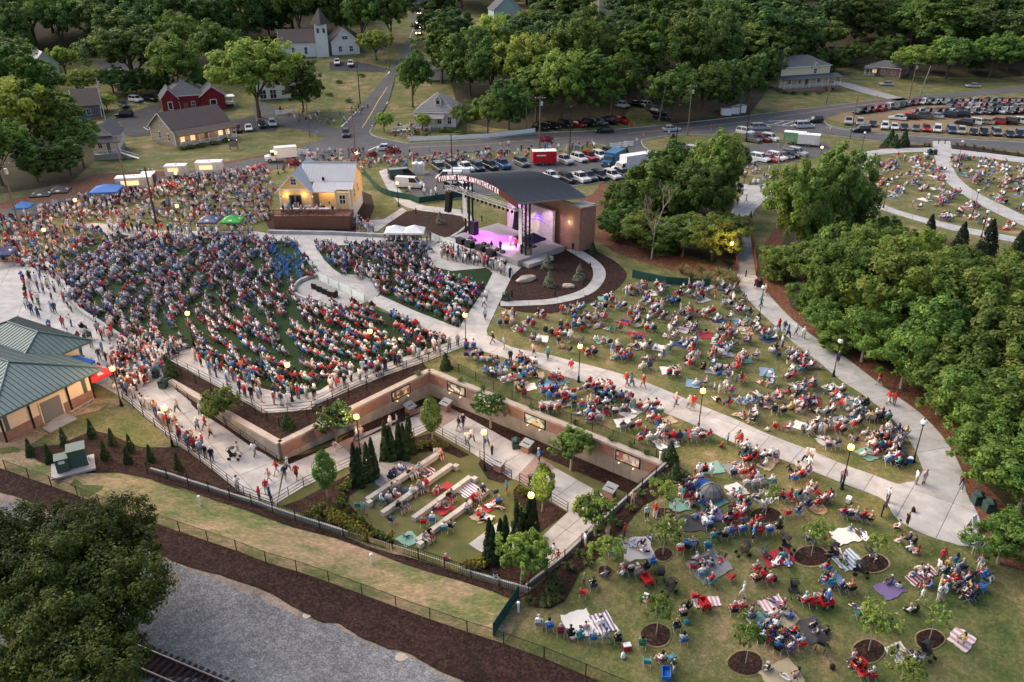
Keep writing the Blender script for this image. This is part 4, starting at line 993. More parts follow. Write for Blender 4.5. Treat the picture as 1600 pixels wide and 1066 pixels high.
def desk(th):
 for i,x in enumerate((-.9,-.1,.7)): MB().box((x,-.5,.45),(.7,.6,.9)).build('flight_case',mat('case_grey',(.12,.12,.13),.5,noise=.2),th)
 MB().box((0,.4,1.0),(1.8,.8,.2)).build('console',M_black,th)
on_stage('monitor_desk','mixing desk and flight cases under the stage canopy','mixing desk',6.6,.9,desk)
# --- retaining walls of the sunken garden
def retaining(label,a,b,z0a,z0b,brick=True,murals=(),cap=True,z1=.18):
 loc,rot_,L_ = frame_at(Vector((a.x,a.y,0)),Vector((b.x,b.y,0)))
 th = thing('retaining_wall',label,'wall',loc,rot_)
 n = max(1,round(L_ / 1.9))
 mid = -1.35
 for i in range(n):
  x0,x1 = L_ * i / n,L_ * (i + 1) / n
  zb = z0a + (z0b - z0a) * (i + .5) / n
  lo = min(mid,zb + .9) if brick else z1 - .2
  MB().box(((x0 + x1) / 2,0,(zb - .3 + (mid if brick else z1 - .25)) / 2),(x1 - x0 - .03,.5,(mid if brick else z1 - .25) - zb + .3)).build('concrete_panel',M_wallc,th)
  MB().box(((x0 + x1) / 2,.02,z1 - .12),(x1 - x0 - .02,.72,.24)).build('cap_stone',M_cap,th)
 if brick:
  cuts = sorted([(u - w / 2 - .25,u + w / 2 + .25) for u,w,*_ in murals]); x = 0
  for c0,c1 in cuts + [(L_,L_)]:
   if c0 - x > .1: MB().box(((x + c0) / 2,.04,(mid + z1 - .24) / 2),(c0 - x - .02,.44,z1 - .24 - mid)).build('brick_panel',M_brick,th)
   x = c1
  for u,w,col in murals:
   MB().box((u,.04,(mid + z1 - .24) / 2),(w + .48,.44,z1 - .24 - mid)).build('mural_recess',M_cap,th)
   h_ = 1.1
   fr = MB()
   for s in (-1,1): fr.box((u + s * w / 2,-.24,mid + .72 - .1),(.08,.14,h_ + .1)).box((u,-.24,mid + .62 + s * h_ / 2),(w,.14,.08))
   f_ = fr.build('mural_frame',M_black,th)
   MB().box((u,-.21,mid + .62),(w - .08,.06,h_ - .06)).build('mural',col,f_)
   for s in (-.3,.3):
    l = bpy.data.lights.new('mural_light','POINT'); l.energy = 1.8; l.color = (1,.68,.36); l.shadow_soft_size = .06; link('mural_light',l,th,(u + s * w,-.6,mid + .1))
    MB().lathe([(.05,0),(.07,.1)],(u + s * w,-.5,mid - .12),8).tube((u + s * w,-.25,mid - .1),(u + s * w,-.5,mid - .08),.02).build('mural_lamp',M_warm,th)
 return th
def mural_mat(name,cols,sc):
 m = bpy.data.materials.new(name); m.use_nodes = True; nt = m.node_tree; n = nt.nodes; b = n['Principled BSDF']
 tc = n.new('ShaderNodeTexCoord'); v = n.new('ShaderNodeTexVoronoi'); v.inputs['Scale'].default_value = sc; nt.links.new(tc.outputs['Object'],v.inputs['Vector'])
 cr = n.new('ShaderNodeValToRGB'); el = cr.color_ramp.elements
 while len(el) < len(cols): el.new(.5)
 for i,(e,c) in enumerate(zip(el,cols)): e.position = i / len(cols); e.color = (*c,1)
 cr.color_ramp.interpolation = 'CONSTANT'
 sx = n.new('ShaderNodeSeparateColor'); nt.links.new(v.outputs['Color'],sx.inputs[0]); nt.links.new(sx.outputs[0],cr.inputs[0]); nt.links.new(cr.outputs[0],b.inputs['Base Color'])
 b.inputs['Roughness'].default_value = .5
 return m
mu1 = mural_mat('mural_print_warm',[(.12,.07,.04),(.45,.30,.16),(.7,.55,.4),(.25,.1,.06),(.8,.7,.55)],3.)
mu2 = mural_mat('mural_print_grey',[(.1,.1,.1),(.45,.42,.4),(.75,.7,.65),(.2,.18,.17)],3.)
mu3 = mural_mat('mural_print_blue',[(.2,.35,.4),(.55,.62,.55),(.6,.45,.25),(.1,.12,.12)],2.6)
mu4 = mural_mat('mural_print_red',[(.45,.3,.28),(.7,.6,.55),(.3,.12,.1),(.55,.5,.4)],2.6)
LAB_ = (WB - WA).length; LBC = (WC - WB).length
retaining('brick and concrete garden wall left side with one lit mural',WA,WB,-1.8,-3,murals=[(15.2,2.6,mu1)])
tw = retaining('long brick and concrete garden wall right side with three lit murals',WB,WC,-3,-3,murals=[(4.2,2.6,mu2),(15.0,2.6,mu3),(26.0,2.6,mu4)])
retaining('plain concrete wall along the entrance ramp',WL,WA,-.6,-1.9,brick=False)
# --- FENCES, RAILINGS, LAMPS, POLES
def chain_mat():
 m = bpy.data.materials.new('chain_link_mesh'); m.use_nodes = True; nt = m.node_tree; n = nt.nodes; L = nt.links
 b = n['Principled BSDF']; b.inputs['Base Color'].default_value = (.015,.015,.015,1)
 tr = n.new('ShaderNodeBsdfTransparent'); mx = n.new('ShaderNodeMixShader'); mx.inputs[0].default_value = .30
 L.new(tr.outputs[0],mx.inputs[1]); L.new(b.outputs[0],mx.inputs[2]); L.new(mx.outputs[0],n['Material Output'].inputs[0])
 return m
M_chain = chain_mat()
def resample(pts,step):
 out = [pts[0]]
 for a,b in zip(pts,pts[1:]):
  n = max(1,round((b - a).length / step))
  for i in range(1,n + 1): out.append(a.lerp(b,i / n))
 return out
def line_fence(name,label,cat,pts,h,kind,step=2.6,mrail=None,zf=None,mpan=None,base=0.):
 """Posts, rails and panels, each a part; kind: chain, picket, rail, screen."""
 mrail = mrail or M_black
 o = pts[0].copy(); th = thing(name,label,cat,o)
 q = resample(pts,step)
 if zf: 
  for v in q: v.z = float(zf(v.x,v.y))
 q = [v - o + Vector((0,0,base)) for v in q]
 up = Vector((0,0,h))
 post = {}
 for v in q: MB().tube(v,v + up * 1.03,.04 if kind != 'screen' else .05,n=6).build('post',mrail,th)
 for a,b in zip(q,q[1:]):
  if kind == 'chain':
   MB().tube(a + up,b + up,.025,n=5).build('top_rail',mrail,th)
   MB().quad(a + Vector((0,0,.03)),b + Vector((0,0,.03)),b + up,a + up).build('mesh_panel',M_chain,th)
  elif kind == 'picket':
   m = MB()
   for zz in (.12,.9): m.tube(a + up * zz,b + up * zz,.025,n=4)
   m.build('rail',mrail,th)
   m = MB(); n = int((b - a).length / .17); d = (b - a).normalized() * .014
   for i in range(n):
    c = a.lerp(b,(i + .5) / n)
    m.add([c - d,c + d,c + d + up,c - d + up],[(0,1,2,3)])
   k = m.build('picket_panel',mrail,th); k['kind'] = 'stuff'
  elif kind == 'rail':
   for zz in (1.,.62,.3): MB().tube(a + up * zz,b + up * zz,.026,n=5).build('rail',mrail,th)
  elif kind == 'screen':
   d = (b - a).normalized(); nn = Vector((-d.y,d.x,0)) * .02
   MB().slab([a + Vector((0,0,.04)),b + Vector((0,0,.04)),b + up,a + up],.03).build('screen_panel',mpan,th)
 return th
line_fence('chain_link_fence','long black chain link fence between mulch bank and grass strip','fence',[P(x,y) for x,y in FENCE],1.2,'chain',4.6)
def curb_wall(label,pts,h,t=.3,mm=None,name='low_wall',rise=None):
 o = pts[0]; th = thing(name,label,'wall',o)
 q = resample(pts,3.)
 for a,b in zip(q,q[1:]):
  d = (b - a); c = (a + b) / 2 - o; nn = Vector((-d.y,d.x,0)).normalized() * t / 2; e = d.normalized() * .012
  A,B_ = a - o + e,b - o - e
  MB().prism([A - nn,B_ - nn,B_ + nn,A + nn],[A.z - .6,B_.z - .6,B_.z - .6,A.z - .6],[A.z + h,B_.z + h,B_.z + h,A.z + h]).build('wall_panel',mm or M_conc,th)
 return th
pk = [P(x,y) for x,y in PICK]
curb_wall('low pale concrete wall under the black picket fence facing the railway',[v + Vector((.15,.35,0)) for v in pk],.4,.2,M_conc2)
line_fence('picket_fence','black metal picket fence along front of the sunken garden','fence',pk,1.25,'picket',2.5,base=.1)
pk2 = [FM.copy(),P(882,879),P(934,830),P(980,787)]; end = Vector((WC.x,WC.y,0)); pk2.append(end)
for v in pk2: v.z = float(zbase(v.x,v.y))
pk2[0].z = -2.8
curb_wall('low pale concrete wall under picket fence on the lawn side',[v + Vector((-.25,.25,0)) for v in pk2],.35,.2,M_conc2)
line_fence('picket_fence','black metal picket fence climbing the lawn side of the garden','fence',pk2,1.3,'picket',2.4,base=.05)
ter = [P(262,577,0),P(330,612,0),P(400,648,0),P(437,668,0),P(480,652,0),P(545,622,0),P(600,596,0),P(660,569,0),P(688,558,0),P(717,582,0),P(800,625,0),P(925,674,0),P(1025,716,0),P(1043,724,0)]
line_fence('terrace_fence','black metal fence on planted terrace above the garden wall','fence',ter,1.1,'chain',2.6)
line_fence('hand_rail','black pipe railing at upper walk above the terrace','railing',[P(262,565,0),P(330,600,0),P(395,637,0),P(410,648,0),P(450,645,0),P(488,641,0),P(520,624,0),P(545,612,0),P(600,589,0),P(670,565,0),P(727,541,0)],1.05,'rail',2.4)
line_fence('hand_rail','black pipe railing down outer side of the entrance ramp','railing',[P(193,625),P(225,652),P(260,682),P(295,707),P(332,735),P(382,775),P(425,791)],1.05,'rail',2.4)
line_fence('hand_rail','black pipe railing along mulch on wall side of ramp','railing',[P(262,600),P(312,641),P(355,669),P(400,701),P(434,725)],1.0,'rail',2.4)
for lab,pts in (('black pipe railing between lower walk and first garden bed',[(427,790),(475,761),(550,727),(553,725)]),('black pipe railing around the corner bed with the tall column tree',[(596,706),(595,706),(672,671),(734,706)]),
                 ('black pipe railing beside the middle bed and garden lamp',[(750,717),(799,749)]),('black pipe railing along the right garden bed with column tree',[(812,753),(887,799)])):
 line_fence('hand_rail',lab,'railing',[P(a,b) for a,b in pts],1.0,'rail',1.9)
line_fence('white_picket_fence','long white picket fence in front of house along road','fence',[P(640,221),P(700,219),P(760,216),P(836,207)],1.1,'screen',2.4,M_white,zf=zt,mpan=M_white)
M_scr = mat('green_fence_screen',(.012,.06,.05),.8,noise=.15)
line_fence('screen_fence','green windscreen fence at foot of the chain link fence','fence',[P(771,994),P(788,968),P(810,935)],1.3,'screen',2.,M_scr,mpan=M_scr)
line_fence('screen_fence','curving green windscreen fence between yellow house and parking','fence',[P(*q) for q in smooth_poly([(562,268),(575,280),(590,298),(612,308),(640,313),(655,318)],3,False)] + [P(700,312),P(725,309)],1.2,'screen',2.4,M_scr,mpan=M_scr)
line_fence('screen_fence','green windscreen fence below the creek trees','fence',[P(988,434),P(1040,445),P(1108,449)],1.2,'screen',2.4,M_scr,mpan=M_scr)
line_fence('banner_fence','white banner barrier across the round plaza','barrier',[P(498,438),P(530,453),P(570,473)],1.1,'screen',2.6,M_steel,mpan=mat('white_banner_panel',(.62,.68,.68),.7,noise=.12,nscale=1.5))
line_fence('banner_fence','white banner barrier in front of the stage','barrier',[P(671,372),P(720,394),P(770,416),P(800,430)],1.1,'screen',2.6,M_steel,mpan=MATS['white_banner_panel'])
lw = [P(*q) for q in smooth_poly([(86,425),(103,450),(122,484),(172,517),(236,558),(292,543)],3,False)]
curb_wall('low curved seat wall along edge of amphitheatre turf and plaza',lw,.5,.45)
curb_wall('long low seat wall with lights below the yellow house',[P(420,365),P(470,366),P(520,367),P(600,371)],.6,.5)
curb_wall('low curved seat wall round back of mixing plaza',[P(*q) for q in smooth_poly([(495,433),(470,441),(459,455),(470,467),(500,474)],3,False)],.5,.4)
curb_wall('grey concrete wall beside the mulch bed under the speakers',[P(735,352),P(718,366),P(705,374)],.5,.4)
def rust_bridge():
 a,b,c,d = P(1151,428),P(1181,431),P(1170,346),P(1145,346)
 th = thing('footbridge','long narrow footbridge with rust red railings over the creek','bridge',a)
 n = 11
 M_rust = mat('rusty_steel',(.17,.06,.035),.85,noise=.25,nscale=2)
 for i in range(n):
  p0,p1 = a.lerp(d,i / n + .003),a.lerp(d,(i + 1) / n - .003); q0,q1 = b.lerp(c,i / n + .003),b.lerp(c,(i + 1) / n - .003)
  MB().prism([p0 - a,q0 - a,q1 - a,p1 - a],-.25,.1).build('deck_panel',M_conc2,th)
 for s,e in ((a,d),(b,c)):
  m = MB()
  for z in (.15,.45,.75,1.05,1.3): MB().tube(s - a + Vector((0,0,z)),e - a + Vector((0,0,z)),.05,n=5).build('rail',M_rust,th)
  for i in range(n + 1):
   p = s.lerp(e,i / n) - a; MB().box((p.x,p.y,.55),(.1,.1,1.6)).build('post',M_rust,th)
  sp = MB(); k = 90; dr = (e - s).normalized() * .012
  for i in range(k):
   p = s.lerp(e,(i + .5) / k) - a; sp.add([p - dr + Vector((0,0,.1)),p + dr + Vector((0,0,.1)),p + dr + Vector((0,0,1.3)),p - dr + Vector((0,0,1.3))],[(0,1,2,3)])
  o = sp.build('spindle_panel',M_rust,th); o['kind'] = 'stuff'
rust_bridge()
# lamp posts ---
def lamp_proto(lit):
 r = {}
 r['base'] = MB().lathe([(.2,0),(.2,.12),(.14,.2),(.11,.7),(.06,.8)],(0,0,0),10).mesh('lamp_base',M_black)
 r['pole'] = MB().tube((0,0,.8),(0,0,4.0),.055,.045,8).lathe([(.05,3.95),(.1,4.0),(.13,4.1),(.13,4.14)],(0,0,0),10).mesh('lamp_pole',M_black)
 r['globe'] = MB().lathe([(.12,4.14),(.24,4.22),(.29,4.38),(.24,4.56),(.1,4.62),(.02,4.66)],(0,0,0),12).mesh('lamp_globe',M_lampg if lit else M_lampu)
 r['cap'] = MB().lathe([(.1,4.6),(.07,4.68),(.02,4.82)],(0,0,0),8).mesh('lamp_cap',M_black)
 return r
LP1,LP0 = lamp_proto(True),lamp_proto(False)
LAMP_L = bpy.data.lights.new('lamp_light','POINT'); LAMP_L.energy = 750; LAMP_L.color = (1,.60,.27); LAMP_L.shadow_soft_size = .22
def lamp(x,y,label,lit=True,s=1.,h=None):
 p = P(x,y)
 th = thing('street_lamp',label,'street lamp',p,0,'lamp posts in the park')
 th.scale = (s,s,s)
 for k,me in (LP1 if lit else LP0).items():
  o = link(k,me,th)
  if k in ('globe','cap') and lit: o.visible_shadow = True
 if lit:
  link('lamp_light',LAMP_L,th,(0,0,5.0))
 return th
LAMPS = [(190,634,'lit lamp post at corner of teal roofed building'),(270,698,'lit lamp post beside the ramp railing and utility bed'),(457,628,'lit lamp post among crowd at lower edge of turf'),(303,542,'lit lamp post among crowd in the left of turf'),
         (583,572,'lit lamp post beside upper walk at turf edge'),(728,545,'lit lamp post at crossing of walks below the stage'),(904,597,'lit lamp post on near side of long walk, nearest stage'),(1091,671,'lit lamp post on near side of long walk, midway'),(1315,764,'lit lamp post on near side of long walk, by round plaza end'),
         (563,710,'lit lamp post on lower walk near the slim evergreens'),(757,735,'lit lamp post in the middle garden bed'),(829,838,'lit lamp post behind the dark evergreens in garden'),(80,402,'lit lamp post at left edge of turf by plaza'),(127,352,'lit lamp post beside the black tents'),(284,362,'lit lamp post near the blue and green tents'),(281,306,'lit lamp post near the food trucks'),
         (623,323,'lit lamp post by the walk right of yellow house'),(560,272,'lit lamp post behind the yellow house'),(435,272,'lit lamp post beside the white truck'),(1138,425,'lit lamp post at near end of footbridge'),(1279,262,'lit lamp post behind trees by the second car park')]
for x,y,l in LAMPS: lamp(x,y,l)
for x,y,l in [(1302,588,'unlit lamp post on inner edge of wood walk'),(1427,722,'tall unlit lamp post near round end of the walk'),(1186,498,'unlit lamp post with banner beside wood walk'),(1346,237,'unlit lamp post near shrubs at top of upper park'),(1497,252,'unlit lamp post beside the centre walk of upper park'),(1533,371,'unlit lamp post by lower ring walk of upper park'),(1380,325,'unlit lamp post half hidden by trees in upper park'),(1130,342,'unlit lamp post before the footbridge by the trees'),(1160,304,'unlit lamp post on grass left of bridge approach'),(1520,335,'unlit lamp post in the far right of upper park'),(1600,330,'unlit lamp post at right edge of upper park')]:
 lamp(x,y,l,False)
for x,y,h,l in [(708,308,12,'tall dark light pole behind parked cars, left one'),(890,243,11,'tall dark light pole at edge of parking lot, middle one'),(1055,240,11,'tall dark light pole near the driveway island'),(1165,222,11,'tall dark light pole by the second car park')]:
 p = P(x,y); th = thing('light_pole',l,'light pole',p); MB().tube((0,0,0),(0,0,h),.12,.08).build('pole',M_black,th); MB().box((0,-.6,h),(.35,.9,.16)).build('lamp_head',M_black,th)
# utility poles and wires ---
POLES = {}
def utility(key,x,y,h,label,arm=True,xf=False,mw=None,lean=0.):
 p = P(x,y); th = thing('utility_pole',label,'utility pole',p,rng.uniform(-.3,.3))
 MB().tube((0,0,-.2),(lean,0,h),.17,.11,8).build('pole',mw or M_wood,th)
 if arm:
  MB().box((lean,0,h - .5),(2.4,.1,.12)).build('cross_arm',mw or M_wood,th)
  for s in (-1.1,-.5,.5,1.1): MB().lathe([(.05,0),(.07,.06),(.04,.18)],(lean + s,0,h - .44),6).build('insulator',M_white,th)
 if xf: MB().lathe([(.25,0),(.28,.05),(.28,.85),(.2,.95)],(lean + .4,-.1,h - 2.2),10).build('transformer',M_steel,th)
 POLES[key] = (p + Vector((lean,0,h - .3)),h)
utility('a',33,362,12,'leaning wooden utility pole at far left among the crowd',xf=True)
utility('b',246,357,10.5,'dark wooden utility pole with crossarm in crowd, right of first',mw=M_black)
utility('c',203,318,12.5,'pale utility pole with guy wire beside food truck',False)
utility('d',484,214,9,'pale utility pole by the side street corner',False)
utility('e',556,247,11.5,'brown utility pole at the crossroads')
utility('f',563,163,12,'dark utility pole left of north street',False,mw=M_black)
utility('g',609,112,11,'wooden utility pole farther up north street',False)
utility('h',843,231,12,'utility pole with transformers beside the main road',xf=True)
utility('i',822,208,10,'utility pole at white picket fence end',False)
utility('j',1074,212,12.5,'grey utility pole with transformer by the silver car',xf=True)
utility('k',1028,196,10,'leaning utility pole at the grass driveway',False,lean=1.2)
utility('l',1290,164,9,'leaning wooden pole on lawn before beige house',False,lean=1.)
utility('m',1420,157,11.5,'wooden utility pole with transformers at car park edge',xf=True)
utility('n',1436,151,9.5,'pale leaning utility pole beside the transformer pole',False,mw=M_wallc,lean=1.5)
utility('o',1328,217,10,'slim wooden pole at corner of grass car park',False)
utility('p',1156,180,8,'short pole beside white shed boxes by road',False)
def wires(keys,n,label):
 th = thing('power_line',label,'power line',(0,0,0))
 for a,b in zip(keys,keys[1:]):
  pa = POLES[a][0] if isinstance(a,str) else a; pb = POLES[b][0] if isinstance(b,str) else b
  for i in range(n):
   off = Vector((.5 * (i % 2) - .25,0,-.75 * i)); m = MB(); q = []
   for k in range(9):
    t = k / 8; q.append(pa.lerp(pb,t) + off - Vector((0,0,4 * .9 * t * (1 - t))))
   for u,v in zip(q,q[1:]): m.tube(u,v,.022,n=3,cap=False)
   m.build('wire',M_black,th)
wires([Vector((-110,150,12)),'a','c','d','e'],3,'power lines running over the lawn from far left to crossroads')
wires(['e','i','h','k','j'],3,'power lines along the main road in front of the woods')
wires(['j','p','l','m',Vector((190,290,14))],3,'power lines from grey pole past the beige house')
wires(['e','f','g',P(640,60) + Vector((0,0,11))],2,'power lines up the north street')
wires(['c','b'],1,'single wire between the two poles in the crowd')
wires(['m','o'],1,'single wire down to the slim pole in car park')
# --- TREES AND PLANTS
def leaf_mat(name,tint=(1,1,1),trans=.42):
 m = bpy.data.materials.new(name); m.use_nodes = True; nt = m.node_tree; n = nt.nodes; L = nt.links
 b = n['Principled BSDF']; b.inputs['Roughness'].default_value = .65; b.inputs['Specular IOR Level'].default_value = .25
 a = n.new('ShaderNodeAttribute'); a.attribute_name = 'Col'
 oi = n.new('ShaderNodeObjectInfo')
 hs = n.new('ShaderNodeHueSaturation')
 mh = n.new('ShaderNodeMapRange'); mh.inputs['To Min'].default_value = .485; mh.inputs['To Max'].default_value = .525; L.new(oi.outputs['Random'],mh.inputs['Value']); L.new(mh.outputs[0],hs.inputs['Hue'])
 ml = n.new('ShaderNodeMath'); ml.operation = 'MULTIPLY'; ml.inputs[1].default_value = 7.31; L.new(oi.outputs['Random'],ml.inputs[0])
 fr = n.new('ShaderNodeMath'); fr.operation = 'FRACT'; L.new(ml.outputs[0],fr.inputs[0])
 mv = n.new('ShaderNodeMapRange'); mv.inputs['To Min'].default_value = .72; mv.inputs['To Max'].default_value = 1.25; L.new(fr.outputs[0],mv.inputs['Value']); L.new(mv.outputs[0],hs.inputs['Value'])
 mu = n.new('ShaderNodeMix'); mu.data_type = 'RGBA'; mu.blend_type = 'MULTIPLY'; mu.inputs[0].default_value = 1
 L.new(a.outputs['Color'],mu.inputs[6]); L.new(oi.outputs['Color'],mu.inputs[7])
 L.new(mu.outputs[2],hs.inputs['Color']); L.new(hs.outputs[0],b.inputs['Base Color'])
 tl = n.new('ShaderNodeBsdfTranslucent'); L.new(hs.outputs[0],tl.inputs['Color'])
 mx = n.new('ShaderNodeMixShader'); mx.inputs[0].default_value = trans
 L.new(b.outputs[0],mx.inputs[1]); L.new(tl.outputs[0],mx.inputs[2]); L.new(mx.outputs[0],n['Material Output'].inputs[0])
 MATS[name] = m
 return m
M_leaf = leaf_mat('leaves')
M_bark = mat('bark',(.10,.075,.055),.95,noise=.3,nscale=4)
M_barkp = mat('pale_bark',(.27,.22,.18),.9,noise=.25,nscale=4)
def leaf_mesh(name,pts,nrm,size,cols,r):
 n = len(pts)
 nrm = nrm / np.linalg.norm(nrm,axis=1,keepdims=True)
 t = r.normal(size=(n,3)); u = np.cross(nrm,t); u /= np.linalg.norm(u,axis=1,keepdims=True) + 1e-9; w = np.cross(nrm,u)
 s = size * r.uniform(.6,1.35,(n,1)); a,b = u * s,w * s * .62
 V = np.stack([pts - a,pts + b * .9 + nrm * s * .12,pts + a,pts - b * .9 + nrm * s * .12],1).reshape(-1,3)
 me = bpy.data.meshes.new(name)
 me.vertices.add(4 * n); me.vertices.foreach_set('co',V.astype(np.float32).ravel())
 me.loops.add(4 * n); me.loops.foreach_set('vertex_index',np.arange(4 * n,dtype=np.int32))
 me.polygons.add(n); me.polygons.foreach_set('loop_start',np.arange(0,4 * n,4,dtype=np.int32))
 at = me.color_attributes.new('Col','FLOAT_COLOR','POINT')
 c4 = np.ones((n,4),np.float32); c4[:,:3] = cols; at.data.foreach_set('color',np.repeat(c4,4,0).ravel())
 me.materials.append(M_leaf)
 me.update(calc_edges=True); me.validate()
 return me
def crown_points(r,Rr,z0,z1,shape,nlobe,nclump,nleaf):
 """Leaf clumps on the outside of irregular lobes -> points, normals, clump ids."""
 zc = (z0 + z1) / 2; hz = (z1 - z0) / 2
 lobes = []
 if shape in ('cone','column'):
  ci = r.integers(0,nclump,nleaf); ct = r.uniform(0,1,nclump) ** (1.3 if shape == 'cone' else 1.); ca = r.uniform(0,6.283,nclump)
  t = np.clip(ct[ci] + r.normal(0,.035,nleaf),0,1); a = ca[ci] + r.normal(0,.32,nleaf)
  rad = Rr * ((1 - t) ** .75 * .97 + .03 if shape == 'cone' else np.sin(np.pi * (.10 + .86 * t)) ** .55)
  rad = rad * (1 + .13 * np.sin(ci * 2.4)) * r.uniform(.55,1.05,nleaf) ** .5
  pts = np.stack([np.cos(a) * rad,np.sin(a) * rad,z0 + t * (z1 - z0)],1)
  nr = np.stack([np.cos(a),np.sin(a),np.full(nleaf,.5)],1) + r.normal(size=(nleaf,3)) * .4
  return pts,nr,ci,[(np.array([0,0,z0 + (z1 - z0) * k]),.1) for k in (.3,.6,.9)]
 for i in range(nlobe):
  d = r.normal(size=3); d /= np.linalg.norm(d)
  if shape == 'cone':
   t = r.uniform(0,1) ** 1.4; rad = Rr * (1 - t) * .95 + .05 * Rr; a = r.uniform(0,6.283)
   c = np.array([math.cos(a) * rad * .5,math.sin(a) * rad * .5,z0 + t * (z1 - z0) * .93]); lr = max(.25 * Rr,rad * .62)
  elif shape == 'column':
   t = (i + .5) / nlobe; rad = Rr * (math.sin(math.pi * (.12 + .8 * t)) ** .6); a = r.uniform(0,6.283)
   c = np.array([math.cos(a) * rad * .35,math.sin(a) * rad * .35,z0 + t * (z1 - z0)]); lr = rad * .72
  else:
   d[2] = abs(d[2]) * .9 - .25 if shape != 'oval' else d[2]
   u = r.uniform(.35,.78)
   c = np.array([d[0] * Rr * u,d[1] * Rr * u,zc + d[2] * hz * u]); lr = min(Rr,hz * 1.4) * r.uniform(.28,.5)
  lobes.append((c,lr))
 lobes.append((np.array([0,0,zc]),min(Rr,hz) * (.55 if shape not in ('column','cone') else .3)))
 L_ = len(lobes)
 w = np.array([l[1] ** 2 for l in lobes]); w /= w.sum()
 li = r.choice(L_,nclump,p=w)
 cs = np.array([lobes[i][0] for i in li]); lr = np.array([lobes[i][1] for i in li])
 d = r.normal(size=(nclump,3)); d[:,2] = np.where(d[:,2] < -.3,d[:,2] * .5,d[:,2]); d /= np.linalg.norm(d,axis=1,keepdims=True)
 cc = cs + d * lr[:,None] * r.uniform(.8,1.08,(nclump,1)); cr = lr * r.uniform(.2,.38,nclump)
 ci = r.integers(0,nclump,nleaf)
 e = r.normal(size=(nleaf,3)); e /= np.linalg.norm(e,axis=1,keepdims=True)
 pts = cc[ci] + e * cr[ci][:,None] * (r.uniform(0,1,(nleaf,1)) ** .45) * np.array([1.05,1.05,.92])
 nr = e * .9 + d[ci] * .5 + np.array([0,0,.4]) + r.normal(size=(nleaf,3)) * .45
 return pts,nr,ci,lobes
def tree_proto(seed,Rr,H,shape,z0,nlobe,nclump,nleaf,leaf,col,col2,limb=7,bark=None,tr=.25,flower=None,crown_name='crown'):
 r = np.random.default_rng(seed)
 pts,nr,ci,lobes = crown_points(r,Rr,z0,H,shape,nlobe,nclump,nleaf)
 k = r.uniform(0,1,nclump); mixv = np.clip(k[ci] + r.normal(0,.18,nleaf),0,1)[:,None]
 cols = (np.array(col) * (1 - mixv) + np.array(col2) * mixv) * r.uniform(.75,1.25,(nleaf,1))
 if flower:
  fl = r.uniform(0,1,nleaf) < flower[3] * (k[ci] > .55); fl &= nr[:,2] > 0
  cols[fl] = np.array(flower[:3])
 me = leaf_mesh('crown',pts,nr,leaf,cols,r)
 m = MB()
 zt_ = z0 + (H - z0) * (.35 if shape in ('round','oval','vase') else .8)
 bend = Vector((r.uniform(-.3,.3),r.uniform(-.3,.3),0)) * (H / 12)
 if shape == 'vase':
  for i in range(limb):
   a = 2 * math.pi * i / limb; c = lobes[i % len(lobes)][0]
   p1 = Vector((math.cos(a) * .25,math.sin(a) * .25,z0 * .8)); m.tube((math.cos(a) * .08,math.sin(a) * .08,-.1),p1,tr * .45,tr * .32,6).tube(p1,Vector(c),tr * .32,tr * .1,5)
 else:
  mid = Vector((0,0,z0 * .7)) + bend * .4
  m.tube((0,0,-.3),mid,tr,tr * .75,8).tube(mid,Vector((0,0,zt_)) + bend,tr * .75,tr * .35,7)
  for i in range(limb):
   c = Vector(lobes[i % len(lobes)][0]); s = mid.lerp(Vector((0,0,zt_)) + bend,r.uniform(.2,.9)); kx = s.lerp(c,.5) + Vector((0,0,.4))
   m.tube(s,kx,tr * .4,tr * .25,5).tube(kx,c,tr * .25,tr * .08,5)
 return {'crown': me,'trunk': m.mesh('trunk',bark or M_bark),'R': Rr,'H': H}
DG1,DG2 = (.060,.118,.030),(.120,.195,.046)      # dark broadleaf
MG1,MG2 = (.085,.158,.034),(.175,.260,.052)      # mid green
YG1,YG2 = (.135,.205,.038),(.255,.320,.066)      # light yellow-green
